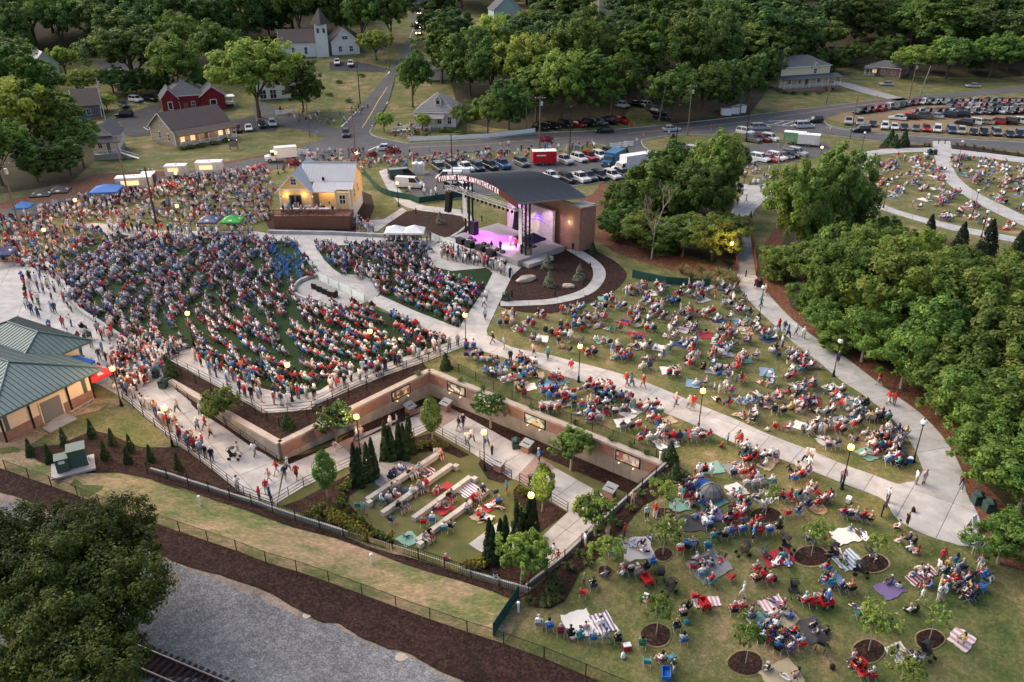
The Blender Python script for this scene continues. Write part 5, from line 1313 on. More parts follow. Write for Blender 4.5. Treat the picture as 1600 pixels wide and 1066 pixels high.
PR = {
 'oak': tree_proto(1,8,17,'round',2.5,16,210,12000,.36,DG1,MG2,tr=.45),'oak2': tree_proto(2,8,18,'round',2.2,18,230,12000,.36,MG1,MG2,tr=.45),
 'tall': tree_proto(3,6,20,'oval',3,16,210,11000,.35,DG1,DG2,tr=.4),'tall2': tree_proto(4,6,19,'oval',2.5,17,200,10500,.36,MG1,YG1,tr=.4),
 'light': tree_proto(5,7,15,'round',2,17,220,12000,.34,YG1,YG2,tr=.4),'dark': tree_proto(6,7.5,18,'oval',2,17,200,11000,.38,(.046,.09,.026),DG2,tr=.4),
 'wood': tree_proto(7,6.2,13.5,'round',1.5,19,300,26000,.22,MG1,(.14,.18,.042),tr=.35),'wood2': tree_proto(8,5.5,12,'oval',1.2,17,270,22000,.22,YG1,(.15,.18,.045),tr=.35),
 'wood3': tree_proto(9,5,12.5,'oval',1,17,260,20000,.22,DG1,MG2,tr=.35),'edge': tree_proto(10,3.7,8,'oval',.9,14,220,13000,.17,MG1,MG2,bark=M_barkp,tr=.22),
 'near': tree_proto(11,5.8,10.5,'round',2.5,22,420,52000,.125,(.026,.05,.009),(.12,.15,.026),limb=12,tr=.3),
 'young': tree_proto(12,1.5,3.4,'round',1.1,10,90,1500,.095,YG1,(.26,.30,.07),limb=5,bark=M_barkp,tr=.05),'young2': tree_proto(13,1.25,3.2,'oval',1.2,8,45,700,.10,YG1,(.24,.28,.07),limb=6,bark=M_barkp,tr=.045),
 'crape': tree_proto(14,2.2,4.2,'round',1.2,14,170,7500,.115,DG1,MG2,limb=6,bark=M_barkp,tr=.16),'crapew': tree_proto(15,2.2,4.4,'round',1.3,14,170,7500,.115,DG1,MG1,limb=6,bark=M_barkp,tr=.16,flower=(.62,.58,.52,.22)),
 'craper': tree_proto(16,2.0,3.8,'round',1.2,10,110,4200,.11,(.17,.025,.045),(.30,.06,.09),limb=6,bark=M_barkp,tr=.14),
 'column': tree_proto(17,.95,4.9,'column',1.5,14,110,3600,.11,DG1,MG2,limb=4,bark=M_barkp,tr=.08),'arbor': tree_proto(18,.55,3.4,'cone',.05,26,110,2600,.11,(.022,.042,.014),(.04,.07,.02),limb=2,tr=.06),
 'cone': tree_proto(19,.75,2.0,'cone',.05,18,70,1500,.11,(.03,.06,.02),(.06,.105,.03),limb=2,tr=.06),'spruce': tree_proto(20,1.5,5.2,'cone',.3,26,110,2800,.16,(.02,.035,.018),(.05,.065,.03),limb=3,tr=.1),
 'box': tree_proto(21,.55,1.05,'oval',.02,8,60,1300,.075,(.11,.145,.022),(.2,.23,.045),limb=2,tr=.03),'bush': tree_proto(22,1.6,2.2,'round',.1,10,80,2200,.17,DG1,MG2,limb=4,tr=.08),
 'palebush': tree_proto(23,.9,2.4,'cone',.1,14,70,1300,.12,(.13,.15,.10),(.24,.26,.19),limb=3,tr=.06),
}
def tuft_mesh(seed,n,h,spread,c1,c2):
 r = np.random.default_rng(seed); m = MB(); cols = []
 for i in range(n):
  a = r.uniform(0,6.28); l = r.uniform(.6,1.1) * h; s = r.uniform(.2,1) * spread; b = Vector((math.cos(a) * .1,math.sin(a) * .1,0)); d = Vector((math.cos(a),math.sin(a),0)); w = Vector((-d.y,d.x,0)) * .025
  p1 = b + d * s * .45 + Vector((0,0,l * .7)); p2 = b + d * s * 1.1 + Vector((0,0,l * .75))
  m.add([b - w,b + w,p1 + w,p1 - w,p2],[(0,1,2,3),(3,2,4)])
  k = r.uniform(); cols += [[*(np.array(c1) * (1 - k) + np.array(c2) * k),1]] * 5
 me = m.mesh('blades',M_leaf); at = me.color_attributes.new('Col','FLOAT_COLOR','POINT'); at.data.foreach_set('color',np.array(cols,np.float32).ravel()); return me
TUFT = [tuft_mesh(31,90,.75,.6,(.06,.10,.03),(.16,.2,.07)),tuft_mesh(32,110,1.5,1.2,(.10,.12,.04),(.27,.25,.12))]
NT = [0]
def tree(kind,p,label,h=1.,w=None,tint=(1,1,1),group=None,name='tree',cat='tree'):
 pr = PR[kind]; NT[0] += 1
 th = thing(name,label,cat,p - Vector((0,0,.05)),rng.uniform(0,6.28),group)
 w = w or h; th.scale = (w,w,h)
 link('trunk' if name == 'tree' else 'stem',pr['trunk'],th); link('crown' if name == 'tree' else 'foliage',pr['crown'],th,color=tint)
 return th
# ---- named trees: (kind, photo ground point, height m, crown radius m, label)
TREES = [
 ('light',405,184,23,12,'large spreading oak in front of the white office block'),('dark',474,172,15,6.5,'rounded dark tree between office and north street'),('oak2',278,152,19,8.5,'big domed tree behind the red house'),
 ('tall',205,118,24,9,'tall dark tree behind the far left parking'),('light',103,118,10,5,'small bright green tree beside pale barn'),('light',130,152,9,5.5,'rounded light green tree above the small grey house'),('oak',178,146,8,5.5,'low bushy tree behind flagpole house'),('dark',214,150,8,6,'low dark tree bounding the dark parking lot'),('dark',248,150,8,5,'low dark tree touching the red house'),
 ('light',40,262,21,8.5,'tall yellow-green tree at left edge'),('tall2',95,258,19,7.5,'tall loose tree left of the white cottage'),('oak',4,290,15,7,'rounded tree at left edge nearest the road'),('oak2',132,262,12,6,'dark tree hugging the white cottage'),('tall2',70,215,23,8,'tall pale tree behind the cottage'),('oak',18,210,22,8.5,'big dark tree high on left edge'),('dark',60,285,9,5.5,'low dark tree beside road verge at left'),('dark',112,276,8,5,'low dark tree under the power lines at left'),('light',168,172,5,3.5,'clipped round tree beside the flagpole'),
 ('light',588,94,11,6,'light green rounded tree beside white gabled house'),('oak2',566,72,22,10,'very large tree overhanging north street'),('oak',612,66,20,8,'large tree at bend of north street'),('oak2',645,168,17,6.5,'dense green tree right of north street'),('tall2',690,130,19,8,'loose olive tree behind white corner house'),('dark',735,150,20,8.5,'dark tree behind white corner house, right side'),('oak',728,207,8,4,'small dark tree against right wall of white corner house'),('oak2',762,210,11,5,'bushy tree behind white picket fence, right end'),('dark',795,203,13,6,'dark tree behind road parking, left end'),
 ('light',600,206,5.5,3,'small thin tree at crossroads corner'),('light',660,205,5,2.6,'small tree in front yard of the white corner house'),
 ('tall2',838,193,18,8,'pale green woodland tree beside main road, first from left'),('light',876,195,21,9,'tall light green woodland tree, second from left'),('tall2',920,196,20,8.5,'olive woodland tree overhanging parked cars'),('oak2',955,182,19,8,'woodland tree left of grass driveway'),('oak',1050,190,15,8,'dark woodland tree right of grass driveway'),('oak2',1092,184,16,7.5,'broad woodland tree behind the silver car'),('dark',1130,178,15,6.5,'dark woodland tree near the white shed boxes'),('tall',1165,170,18,6,'dark tree at right end of central wood'),('tall2',1000,160,25,10,'very tall tree with pale limbs in centre wood'),('oak2',1060,150,26,11,'very broad tree in centre wood'),('light',820,165,22,9,'tall tree in centre wood left'),('oak',905,158,26,10,'tall dark tree in centre wood'),('dark',1110,145,24,10,'dark broad tree in centre wood right'),('oak2',770,165,20,8.5,'broad tree above the white corner house'),('light',770,125,22,9,'pale tree below the green gabled house'),
 ('light',1422,124,13,8,'bright broad tree beside the brick ranch house'),('oak',1478,124,16,9.5,'broad dark tree behind grass car park, left'),('oak2',1545,122,17,10,'broad tree behind grass car park, right'),('light',1598,118,16,8,'tree behind grass car park at right edge'),('dark',1195,138,13,5.5,'dark tree hugging left wall of beige house'),
 ('oak2',350,120,19,9,'broad tree behind the large spreading oak'),('dark',1238,120,9,5.5,'low dark tree at wood edge behind beige house, left'),('oak',1268,116,9,5.5,'low dark tree at wood edge behind beige house, middle'),('dark',1302,112,9,6,'low dark tree at wood edge behind beige house, right'),('oak',1334,106,10,6,'low dark tree at wood edge left of the ranch house'),('dark',1390,106,12,7,'dark tree behind the brick ranch house'),('oak',1452,114,9,5.5,'low tree between broad trees behind grass car park, first'),('dark',1512,114,9,6,'low tree between broad trees behind grass car park, second'),('oak',1572,112,9,6,'low tree between broad trees behind grass car park, third'),('tall',330,84,24,9,'tall dark tree left of the chapel'),('dark',385,74,24,10,'tall dense tree behind the chapel, left'),('oak',470,66,25,10,'tall dense tree behind the chapel, middle'),('dark',530,62,24,9,'tall dense tree behind white gabled house'),('oak2',290,105,19,9,'broad tree behind far left lot, right side'),('dark',250,92,22,9,'dark tree behind far left lot, middle'),('tall',165,84,22,9,'tall tree behind far left lot, left side'),('oak',100,84,22,9,'dark tree behind the pale barn'),('dark',35,100,20,8,'dark tree left of the pale barn'),('oak2',322,150,10,5,'small tree at right gable of red house'),
 ('wood3',1300,545,4,3.2,'low leafy shrub tree at front of right wood, left'),('wood3',1375,560,7,5,'leafy fill tree below the domes, left'),('wood',1440,560,7.5,5,'leafy fill tree below the domes, middle'),('wood3',1500,575,8,5,'leafy fill tree below the domes, right'),('wood',1560,605,9,5,'leafy tree between dark hollow and right edge'),('wood3',1560,690,9,5,'dark leafy tree above pale stemmed row end'),('wood3',1480,655,7,4.5,'dark leafy tree behind third pale stemmed tree'),('wood3',1285,440,9,4.6,'dark tree filling left back of right wood'),('wood2',1620,720,10,5,'light tree cut by the right edge'),
 ('wood3',985,352,11,5.5,'dark creek tree nearest the brick stage wall'),('wood3',1030,362,14,6.5,'big dark creek tree behind the bare tree'),('wood',1080,370,14,6,'creek tree midway to the bridge'),('wood2',1110,345,15.5,6,'tallest creek tree beside the bridge'),('wood3',1122,318,14,5.5,'creek tree behind the tallest one'),('wood3',1052,330,13,6,'creek tree at far side of the clump'),('wood',1065,402,7.5,5,'low creek tree in front of clump'),('wood2',1112,408,7.5,4.5,'low light creek tree by near end of bridge'),('wood3',975,372,7,4.8,'low dark creek tree at left of clump'),('wood2',1005,388,6.5,4.5,'low creek shrub tree in front of bare tree'),('wood',1138,388,6.5,3.6,'low tree touching the bridge rail'),('wood3',1035,395,6,4.2,'low rounded tree at creek front'),
 ('wood2',1240,405,15.5,5.2,'bright tall tree right of the bridge'),('wood2',1282,385,16.5,5.8,'bright tall tree behind right of bridge'),('wood3',1322,372,12.5,4.2,'dark tree beside upper park walk'),('wood3',1215,440,6,3.6,'low dark tree at wood corner beside walk'),('wood',1252,455,8,4.5,'low green tree at bend of wood walk'),('wood3',1370,392,6,4,'low dark tree below upper park ring walk'),('wood3',1405,405,5,3.5,'small dark tree below ring walk, second'),
 ('wood',1320,512,13,6.2,'yellow-green dome at left front of the right wood'),('wood',1388,535,14,6.8,'yellow-green dome, second along front of right wood'),('wood',1460,556,13.5,6.5,'yellow-green dome, third along front of right wood'),('wood',1350,465,12,5.6,'yellow-green dome at back left of right wood'),('wood2',1425,487,11.5,5.8,'yellow-green dome at back middle of right wood'),('wood',1500,508,11,5.6,'yellow-green dome at back right of right wood'),('wood2',1540,575,12.5,6.2,'light green tree inside right wood'),('wood2',1590,510,9.5,5.6,'light yellow tree at right edge of wood'),('wood2',1600,570,11,6,'yellow tree at right frame edge, upper'),('wood3',1440,590,11,5,'dark tree in shadow of right wood'),('wood3',1510,620,11,5,'dark tree deep in right wood'),('wood2',1592,650,12,5.5,'tall light tree at right frame edge, lower'),
 ('edge',1346,566,7.5,3.9,'pale stemmed tree beside wood walk, first from top'),('edge',1408,608,8,4.2,'pale stemmed tree beside wood walk, second from top'),('edge',1464,648,7.5,3.8,'pale stemmed tree beside wood walk, third from top'),('edge',1505,690,7.5,4,'pale stemmed tree beside wood walk, fourth from top'),('edge',1548,745,6,3.6,'pale stemmed tree beside wood walk, fifth from top'),('edge',1590,800,6.5,4.2,'round tree at bins by right frame edge'),('edge',1560,880,4.8,3.,'olive bushy tree at end of the round plaza'),('wood3',1295,520,6,3.6,'dark bushy tree at foot of right wood'),('wood3',1268,490,5,3.2,'dark low bush tree by wood walk'),
]
for nm,pg in (('wood_ground',[(770,200),(830,205),(960,196),(985,168),(1035,165),(1050,196),(1170,180),(1200,140),(1180,60),(760,60),(700,110),(720,190)]),('wood_ground',[(-60,20),(560,20),(560,84),(440,84),(330,120),(240,92),(130,90),(60,110),(-60,130)]),('wood_ground',[(1160,160),(1205,132),(1300,108),(1350,100),(1410,118),(1560,122),(1680,112),(1680,20),(1150,20)]),('wood_ground',[(-40,180),(60,150),(150,190),(150,250),(110,285),(-40,310)])):
 sheet(nm,poly(pg),M_forest,.06,grid=9.)
for k,x,y,h,r_,l in TREES:
 tree(k,P(x,y),l,h / PR[k]['H'],r_ / PR[k]['R'],(1.3,1.22,.95) if 'dome' in l or 'yellow' in l else (1.25,1.18,1) if k in ('light','tall2') else (1.08,1.08,1))
tree('near',Vector((-28.9,40.3,float(zt(-28.9,40.3)))),'big dark tree leaning over gravel at bottom left corner',.95,.92,(.76,.74,.52))
tree('near',Vector((-31.2,44.6,float(zt(-31.2,44.6)))),'second dark tree behind it at left edge over gravel',.92,.95,(.76,.74,.52))
tree('near',Vector((-36.5,42.5,float(zt(-36.5,42.5)))),'fourth dark tree at the left edge over gravel',.95,.95,(.76,.74,.52))
tree('near',Vector((-27.5,35.5,float(zt(-27.5,35.5)))),'third dark tree lowest at bottom left corner',.85,.9,(1.0,.95,.7))
KEEP = [(P(x,y),r_ + 1) for _,x,y,_,r_,_ in TREES]
BLD = [(o.matrix_basis.translation,15.) for o in C.objects if o.parent is None and o.get('category') in ('house','church','office','barn','apartment')]
NSTW = [P(*q) for q in [(570,200),(582,160),(610,112),(628,80),(637,60),(655,25),(664,2),(668,-6)]]
BLD += [(P(475,90),26.),(P(505,88),30.),(P(541,86),30.),(P(680,200),12.)]
def near_street(p):
 for a,b in zip(NSTW,NSTW[1:]):
  ab = b - a; t = max(0,min(1,(p - a).dot(ab) / ab.dot(ab)))
  if (a + ab * t - p).length < 11: return True
 return False
OPEN = [poly([(1160,200),(1205,150),(1300,125),(1345,112),(1410,128),(1470,132),(1650,118),(1700,230),(1100,230)]),poly([(135,92),(235,96),(240,122),(150,122)]),poly([(100,150),(240,155),(240,150),(380,140),(520,150),(560,165),(700,200),(850,200),(850,300),(-50,350),(-50,300),(100,260)]),poly([(500,95),(612,88),(616,120),(560,170),(500,160)]),poly([(960,175),(1040,165),(1050,205),(940,205)])]
cnt = 0; tries = 0; placed = []
words_h = ['tall','broad','rounded','leaning','ragged','full','narrow','domed','towering','stout']
while cnt < 200 and tries < 30000:
 tries += 1
 Y = rng.uniform(232,520); half = .70 * Y + 15; X = rng.uniform(-half,half)
 p = Vector((X,Y,float(zt(X,Y))))
 px,py,_ = pix(p)
 if not (-60 < px < 1660): continue
 sp = 9 + (Y - 230) * .022
 if any((p - q).length < sp for q in placed): continue
 if any((p - q).xy.length < max(r_,6) for q,r_ in KEEP): continue
 if any((p - q).xy.length < r_ for q,r_ in BLD): continue
 if any(abs(p.x - q.x * p.y / max(q.y,1)) < 11 and q.y - r_ * 2.8 < p.y < q.y for q,r_ in BLD): continue
 if near_street(p) or any(inside(o,[X],[Y])[0] for o in OPEN): continue
 if abs(px - 652) < 14 and py > 5: continue
 placed.append(p); cnt += 1
 k = rng.choice(['oak','oak2','tall','tall2','dark','dark','oak','light'])
 s = rng.uniform(.95,1.3); 
 side = 'left of north street' if px < 640 else ('behind centre wood' if px < 1150 else 'on the right hillside')
 tree(k,p,'%s %s tree in background wood %s' % (rng.choice(words_h),{'light': 'light green','oak': 'dark green','oak2': 'mid green','tall': 'dark green','tall2': 'olive green','dark': 'deep green'}[k],side),s,s * rng.uniform(1.3,1.8),(rng.uniform(.72,1.0),) * 3,'trees of the background woods')
fp = []; fn = []; fc = []
r = np.random.default_rng(5)
for Y in np.arange(500,1000,13):
 for X in np.arange(-.75 * Y - 20,.75 * Y + 20,15):
  x,y = X + r.uniform(-5,5),Y + r.uniform(-5,5)
  p = Vector((x,y,float(zt(x,y))))
  if near_street(p) or any((p - q).xy.length < r_ for q,r_ in BLD): continue
  n_ = 110; e = r.normal(size=(n_,3)); e /= np.linalg.norm(e,axis=1,keepdims=True); e[:,2] = abs(e[:,2])
  rr_ = r.uniform(6,10); hh = r.uniform(13,21)
  fp.append(np.array([x,y,p.z + hh - rr_ * .8]) + e * np.array([rr_,rr_,rr_ * .9]) * r.uniform(.75,1.05,(n_,1))); fn.append(e + np.array([0,0,.4]) + r.normal(size=(n_,3)) * .3)
  fc.append(np.array(DG1) * r.uniform(.8,1.8) * r.uniform(.7,1.3,(n_,1)))
me = leaf_mesh('distant_woods',np.concatenate(fp),np.concatenate(fn),1.5,np.concatenate(fc),r)
o = link('distant_woods',me); o['kind'] = 'stuff'
YL = ['young tree in mulch ring right of the woven mat','thin young tree in mulch ring by the white blanket','thin young tree in mulch ring near lower right corner','young tree in mulch ring beside the lying couple','young tree in mulch ring near the row of chairs','young tree in lowest mulch ring at bottom edge','young tree in shaded ring above the dense picnic group','thin young tree inside the dense picnic group','bright young tree in small ring close to fence bed','bright young tree in ring behind the strollers']
for i,(x,y,a,b) in enumerate(RINGS):
 tree('young' if i in (0,3,4,5,6,8,9) else 'young2',P(x,y),YL[i],1.25 if i in (3,4,5) else 1.1,1.2 if i in (3,8,9) else 1.0,group='young trees in mulch rings')
tree('young',P(1410,1088),'young tree cut off by the bottom edge',1.1)
for x,y,k,s,l in [(352,664,'crape',1.0,'round crape myrtle beside the entrance ramp'),(525,688,'crapew',1.0,'white flowering crape myrtle at left garden wall'),(767,669,'crapew',1.0,'white flowering crape myrtle at right garden wall'),(892,735,'crape',1.05,'green crape myrtle before third mural'),(930,838,'crape',.95,'light crape myrtle by picket fence, upper one'),(815,912,'crape',1.1,'light crape myrtle at front corner of garden')]:
 tree(k,P(x,y),l,s,tint=(1.5,1.4,1.2) if 'light' in l else (1,1,1),group='crape myrtles round the garden')
for x,y,l in [(512,779,'slim column tree in first garden bed'),(676,689,'slim column tree in corner bed'),(847,800,'slim column tree in right garden bed')]:
 tree('column',P(x,y),l,1.05,group='column trees in the garden')
for i,(x,y) in enumerate([(557,756),(564,758),(576,748),(584,744),(604,717),(612,718),(625,714),(632,716),(641,708),(765,876),(770,879),(782,866),(790,868),(808,842),(815,846),(826,836),(833,838)]):
 tree('arbor',P(x,y),'slim dark arborvitae ' + ('in first garden bed by lamp' if i < 4 else 'at top of the patio' if i < 9 else 'beside lower pad at front' if i < 13 else 'in the right garden bed'),rng.uniform(1.1,1.4),1.15,name='shrub',cat='shrub',group='slim evergreens in the garden')
C5 = lambda a: [(460 + x / 3.478,680 + y / 3.478) for x,y in a]
for x,y in C5([(300,278),(262,308),(260,345),(255,385),(157,398),(215,415),(283,425),(120,430),(72,450),(130,470),(325,460),(365,487),(410,517),(445,545),(480,567),(517,590),(690,72),(723,67),(770,72),(810,75),(662,84),(1230,315),(1250,330)]):
 tree('box',P(x,y),'round clipped boxwood ' + ('in first garden bed' if x < 640 else 'in corner bed under column tree' if x < 700 else 'in the right garden bed'),rng.uniform(.75,1.2),name='shrub',cat='shrub',group='clipped boxwoods in the garden')
for x,y in [(49,712),(79,722),(102,696),(145,684),(166,718),(177,696),(201,724),(205,706),(237,722),(279,734),(50,712)][:10]:
 tree('cone',P(x,y),'small conical evergreen in utility bed',rng.uniform(.9,1.1),.62,name='shrub',cat='shrub',group='conical evergreens round the utility box')
for x,y,k,s,l in [(268,588,'cone',1.1,'conical evergreen at head of ramp'),(450,668,'cone',.9,'conical evergreen on terrace near its corner'),(697,576,'cone',1.0,'conical evergreen on terrace behind corner'),(1047,722,'cone',1.1,'conical evergreen at end of garden wall'),(1054,755,'cone',1.1,'conical evergreen in fence bed, upper'),(866,924,'cone',1.0,'conical evergreen in fence bed, lower'),(926,396,'cone',.9,'conical evergreen beside brick stage wall'),
     (1390,227,'cone',1.9,'dark conical shrub in upper park bed, left'),(1397,231,'cone',1.6,'dark conical shrub in upper park bed, front'),(1411,229,'cone',1.9,'dark conical shrub in upper park bed, right'),(1450,370,'spruce',.75,'small dark spruce below ring walk, first'),(1497,394,'spruce',.95,'dark spruce below ring walk, second'),(1537,404,'spruce',1.2,'dark spruce below ring walk, third and tallest'),(1585,406,'spruce',.9,'dark spruce at right edge below ring walk'),(978,250,'cone',1.4,'conical shrub near white barricades'),(1050,238,'cone',2.1,'conical evergreen on driveway island'),
     (855,420,'palebush',1.,'pale bushy young pine in stage bed, left'),(858,448,'palebush',1.,'pale bushy young pine in stage bed, front'),(905,437,'palebush',1.,'pale bushy young pine in stage bed, right'),(688,350,'palebush',.9,'pale bushy young pine in bed under speakers')]:
 tree(k,P(x,y),l,s,name='shrub',cat='shrub')
for x,y,s,l in [(613,252,.95,'red flowering crape myrtle at crossroads verge'),(583,252,.65,'smaller red crape myrtle left of it'),(855,233,.9,'red crape myrtle beside main road'),(462,268,.7,'reddish small tree beside white truck')]:
 tree('craper',P(x,y),l,s)
for i,(x,y) in enumerate([(285,234),(300,232),(315,230),(335,226),(355,222),(1225,146),(1240,148),(1260,148),(1280,147),(1300,142),(690,207),(702,207),(650,210),(665,213),(720,210),(170,236),(545,160),(530,130),(515,150),(565,120)]):
 tree('bush',P(x,y),'low clipped foundation hedge bush ' + ('before the tan cottage' if i < 5 else 'before the beige house' if i < 10 else 'round white corner house' if i < 15 else 'near the left houses'),.5,.8,name='shrub',cat='shrub',group='foundation bushes')
GR = [(1080,436),(1095,430),(1108,440),(1122,432),(1130,444),(1140,438),(1150,448),(1120,448),(1098,441),(1066,428),(1445,229),(1452,230),(1495,228),(1508,230),(1522,232),(1536,234),(1552,237),(1570,240),(1590,243)]
for i,(x,y) in enumerate(GR):
 th = thing('grass_clump','feathery ornamental grass clump ' + ('beside the near bridge end' if i < 10 else 'in hedge row of upper park'),'grass clump',P(x,y),rng.uniform(0,6),'ornamental grasses'); th.scale = (1.2,) * 3 if i < 10 else (.9,.9,.8)
 link('blades',TUFT[1],th)
for x,y in [(906,870),(918,882),(888,890),(853,940),(828,945),(852,948),(962,822),(1023,757),(1035,752),(1000,775),(1070,745),(985,798),(1045,782),(870,940),(655,600),(720,598),(755,610),(830,640),(955,690),(985,700),(1010,712),(900,665)]:
 th = thing('grass_clump','small green grass tuft ' + ('in fence bed' if y > 740 else 'on planted terrace'),'grass clump',P(x,y),rng.uniform(0,6),'small grass tufts'); link('blades',TUFT[0],th)
for x,y in C5([(200,440),(235,455),(270,470),(305,490),(340,510),(215,465),(255,490),(290,505),(330,530),(365,545),(400,560),(940,715),(985,720),(1010,715)]):
 tree('bush',P(x,y),'low reddish barberry bush in garden bed',.35,.45,(1.9,1.0,.8),name='shrub',cat='shrub',group='reddish bushes in the front garden bed')
def bare_tree(x,y,h,label):
 th = thing('bare_tree',label,'tree',P(x,y)); m = MB(); r = random.Random(x)
 def br(p,d,l,w,n):
  q = p + d * l; m.tube(p,q,w,w * .6,5)
  if n:
   for i in range(3): br(p.lerp(q,r.uniform(.55,1)),(d + Vector((r.uniform(-.8,.8),r.uniform(-.8,.8),r.uniform(-.1,.5)))).normalized(),l * .62,w * .55,n - 1)
 br(Vector((0,0,0)),Vector((.03,0,1)),h * .42,.16,4); m.build('trunk',M_barkp,th)
bare_tree(1018,405,15,'leafless pale tree before the creek clump'); bare_tree(1222,345,12,'leafless grey tree right of bridge'); bare_tree(1215,262,9,'leafless grey sapling by second car park')
# --- VEHICLES, TENTS, STREET FURNITURE
def car_meshes(kind):
 L_,W,H,bh = {'sedan': (4.7,1.82,1.46,.86),'suv': (4.7,1.9,1.75,1.0),'pickup': (5.6,1.98,1.85,1.08),'van': (5.5,2.0,2.1,1.15),'minivan': (5.1,1.95,1.75,.98)}[kind]
 x0,x1 = -L_ / 2,L_ / 2; g = .24; w = W / 2
 prof = {'sedan': [(x0,.38),(x0 + .05,.78),(x0 + .25,bh),(x1 - 1.35,bh),(x1 - .3,.74),(x1,.6),(x1,.35)],
   'suv': [(x0,.4),(x0,.9),(x0 + .12,bh),(x1 - 1.2,bh + .02),(x1 - .2,.88),(x1,.72),(x1,.38)],
   'pickup': [(x0,.5),(x0,1.02),(x0 + .1,bh),(x1 - 1.5,bh + .02),(x1 - .2,1.0),(x1,.85),(x1,.45)],
   'van': [(x0,.4),(x0,1.1),(x0 + .05,bh),(x1 - .75,bh),(x1 - .15,.95),(x1,.75),(x1,.38)],
   'minivan': [(x0,.4),(x0,.9),(x0 + .08,bh),(x1 - 1.0,bh),(x1 - .2,.8),(x1,.65),(x1,.36)]}[kind]
 pts = [(x0 + .1,g)] + prof + [(x1 - .15,g)]
 n = len(pts); m = MB()
 sec = []
 for yy,ins in ((-w,.06),(-w + .1,0),(w - .1,0),(w,.06)):
  sec.append([(px * (1 - ins * .25),yy,pz - (ins * .9 if pz > .55 else 0)) for px,pz in pts])
 vs = [v for s in sec for v in s]; fs = []
 for s in range(3):
  for i in range(n): fs.append((s * n + i,s * n + (i + 1) % n,(s + 1) * n + (i + 1) % n,(s + 1) * n + i))
 fs += [tuple(range(n)),tuple(range(3 * n,4 * n))[::-1]]
 m.add(vs,[f[::-1] for f in fs])
 cab = {'sedan': (x0 + .55,x1 - 1.25,x0 + 1.15,x1 - 2.1),'suv': (x0 + .08,x1 - 1.15,x0 + .4,x1 - 1.85),'pickup': (x0 + 1.85,x1 - 1.4,x0 + 2.05,x1 - 2.15),'van': (x0 + .03,x1 - .6,x0 + .12,x1 - 1.5),'minivan': (x0 + .06,x1 - .85,x0 + .35,x1 - 1.85)}[kind]
 b0,b1,t0,t1 = cab; wb,wt = w - .07,w - .27
 def frus(i,zb,zt_): return [(b0 + i,-wb + i,zb),(b1 - i,-wb + i,zb),(b1 - i,wb - i,zb),(b0 + i,wb - i,zb),(t0 + i,-wt + i,zt_),(t1 - i,-wt + i,zt_),(t1 - i,wt - i,zt_),(t0 + i,wt - i,zt_)]
 F = frus(0,bh - .04,H - .05)
 m.box(((t0 + t1) / 2,0,H - .03),(t1 - t0 + .06,2 * wt + .04,.09),0)
 for i in range(4):
  a,b = Vector(F[i]),Vector(F[4 + i]); m.tube(a,b,.05,n=4)
 mid0 = (b0 + b1) / 2 - .1
 for s in (-1,1): m.tube((mid0,s * (wb + .005),bh - .04),((t0 + t1) / 2 - .1,s * (wt + .005),H - .06),.045,n=4)
 if kind == 'van':
  for s in (-1,1): m.add([(b0 + .1,s * (wb + .01),bh),(mid0 + .6,s * (wb + .01),bh),(mid0 + .5,s * (wt + .03),H - .06),(t0 + .1,s * (wt + .03),H - .06)],[(0,1,2,3)])
 if kind == 'pickup':
  m.box((x0 + .93,0,bh + .01),(1.75,W - .3,.02)); 
  for s in (-1,1): m.box((x0 + .93,s * (w - .1),bh + .1),(1.8,.12,.22))
  m.box((x0 + .06,0,bh + .1),(.1,W - .2,.22))
 G = MB().add(frus(.035,bh - .06,H - .06),[(0,1,5,4),(1,2,6,5),(2,3,7,6),(3,0,4,7),(4,5,6,7)])
 wr = .34 if kind in ('sedan','minivan') else .39
 wh = MB().lathe([(wr * .6,-.11),(wr,-.1),(wr,.1),(wr * .6,.11)],(0,0,0),12,0).lathe([(wr * .58,-.115),(wr * .58,.115)],(0,0,0),8,1)
 wm = wh.mesh('wheel',[M_rubber,M_rim]); wm.transform(Matrix.Rotation(R(90),4,'X'))
 hl = MB().box((0,0,0),(.1,.36,.16)); tl = MB().box((0,0,0),(.08,.2,.26))
 bp = MB().box((0,0,0),(.14,W - .2,.16))
 return dict(body=m.mesh('body',M_paint),window_glass=G.mesh('window_glass',M_glass),wheel=wm,headlight=hl.mesh('headlight',mat('headlight_glass',(.65,.66,.68),.15)),tail=tl.mesh('taillight',mat('red_taillight',(.35,.01,.01),.25)),bumper=bp.mesh('bumper',mat('dark_bumper',(.03,.03,.032),.6)),
    wx=(x1 - .95,x0 + .95),wy=w - .12,wr=wr,x=(x0,x1),w=w,H=H,hz=.7 if kind == 'sedan' else .82)
CM = {k: car_meshes(k) for k in ('sedan','suv','pickup','van','minivan')}
M_hl = mat('lit_headlight',(1,.9,.7),.3,emit=(1,.62,.3),estr=18)
CARC = {'white': (.62,.62,.62),'black': (.008,.008,.009),'grey': (.10,.105,.11),'silver': (.36,.37,.38),'red': (.30,.012,.014),'blue': (.02,.06,.16),'navy': (.012,.018,.04),'green': (.03,.05,.04),'maroon': (.10,.01,.015),'tan': (.30,.26,.20)}
NC = [0]
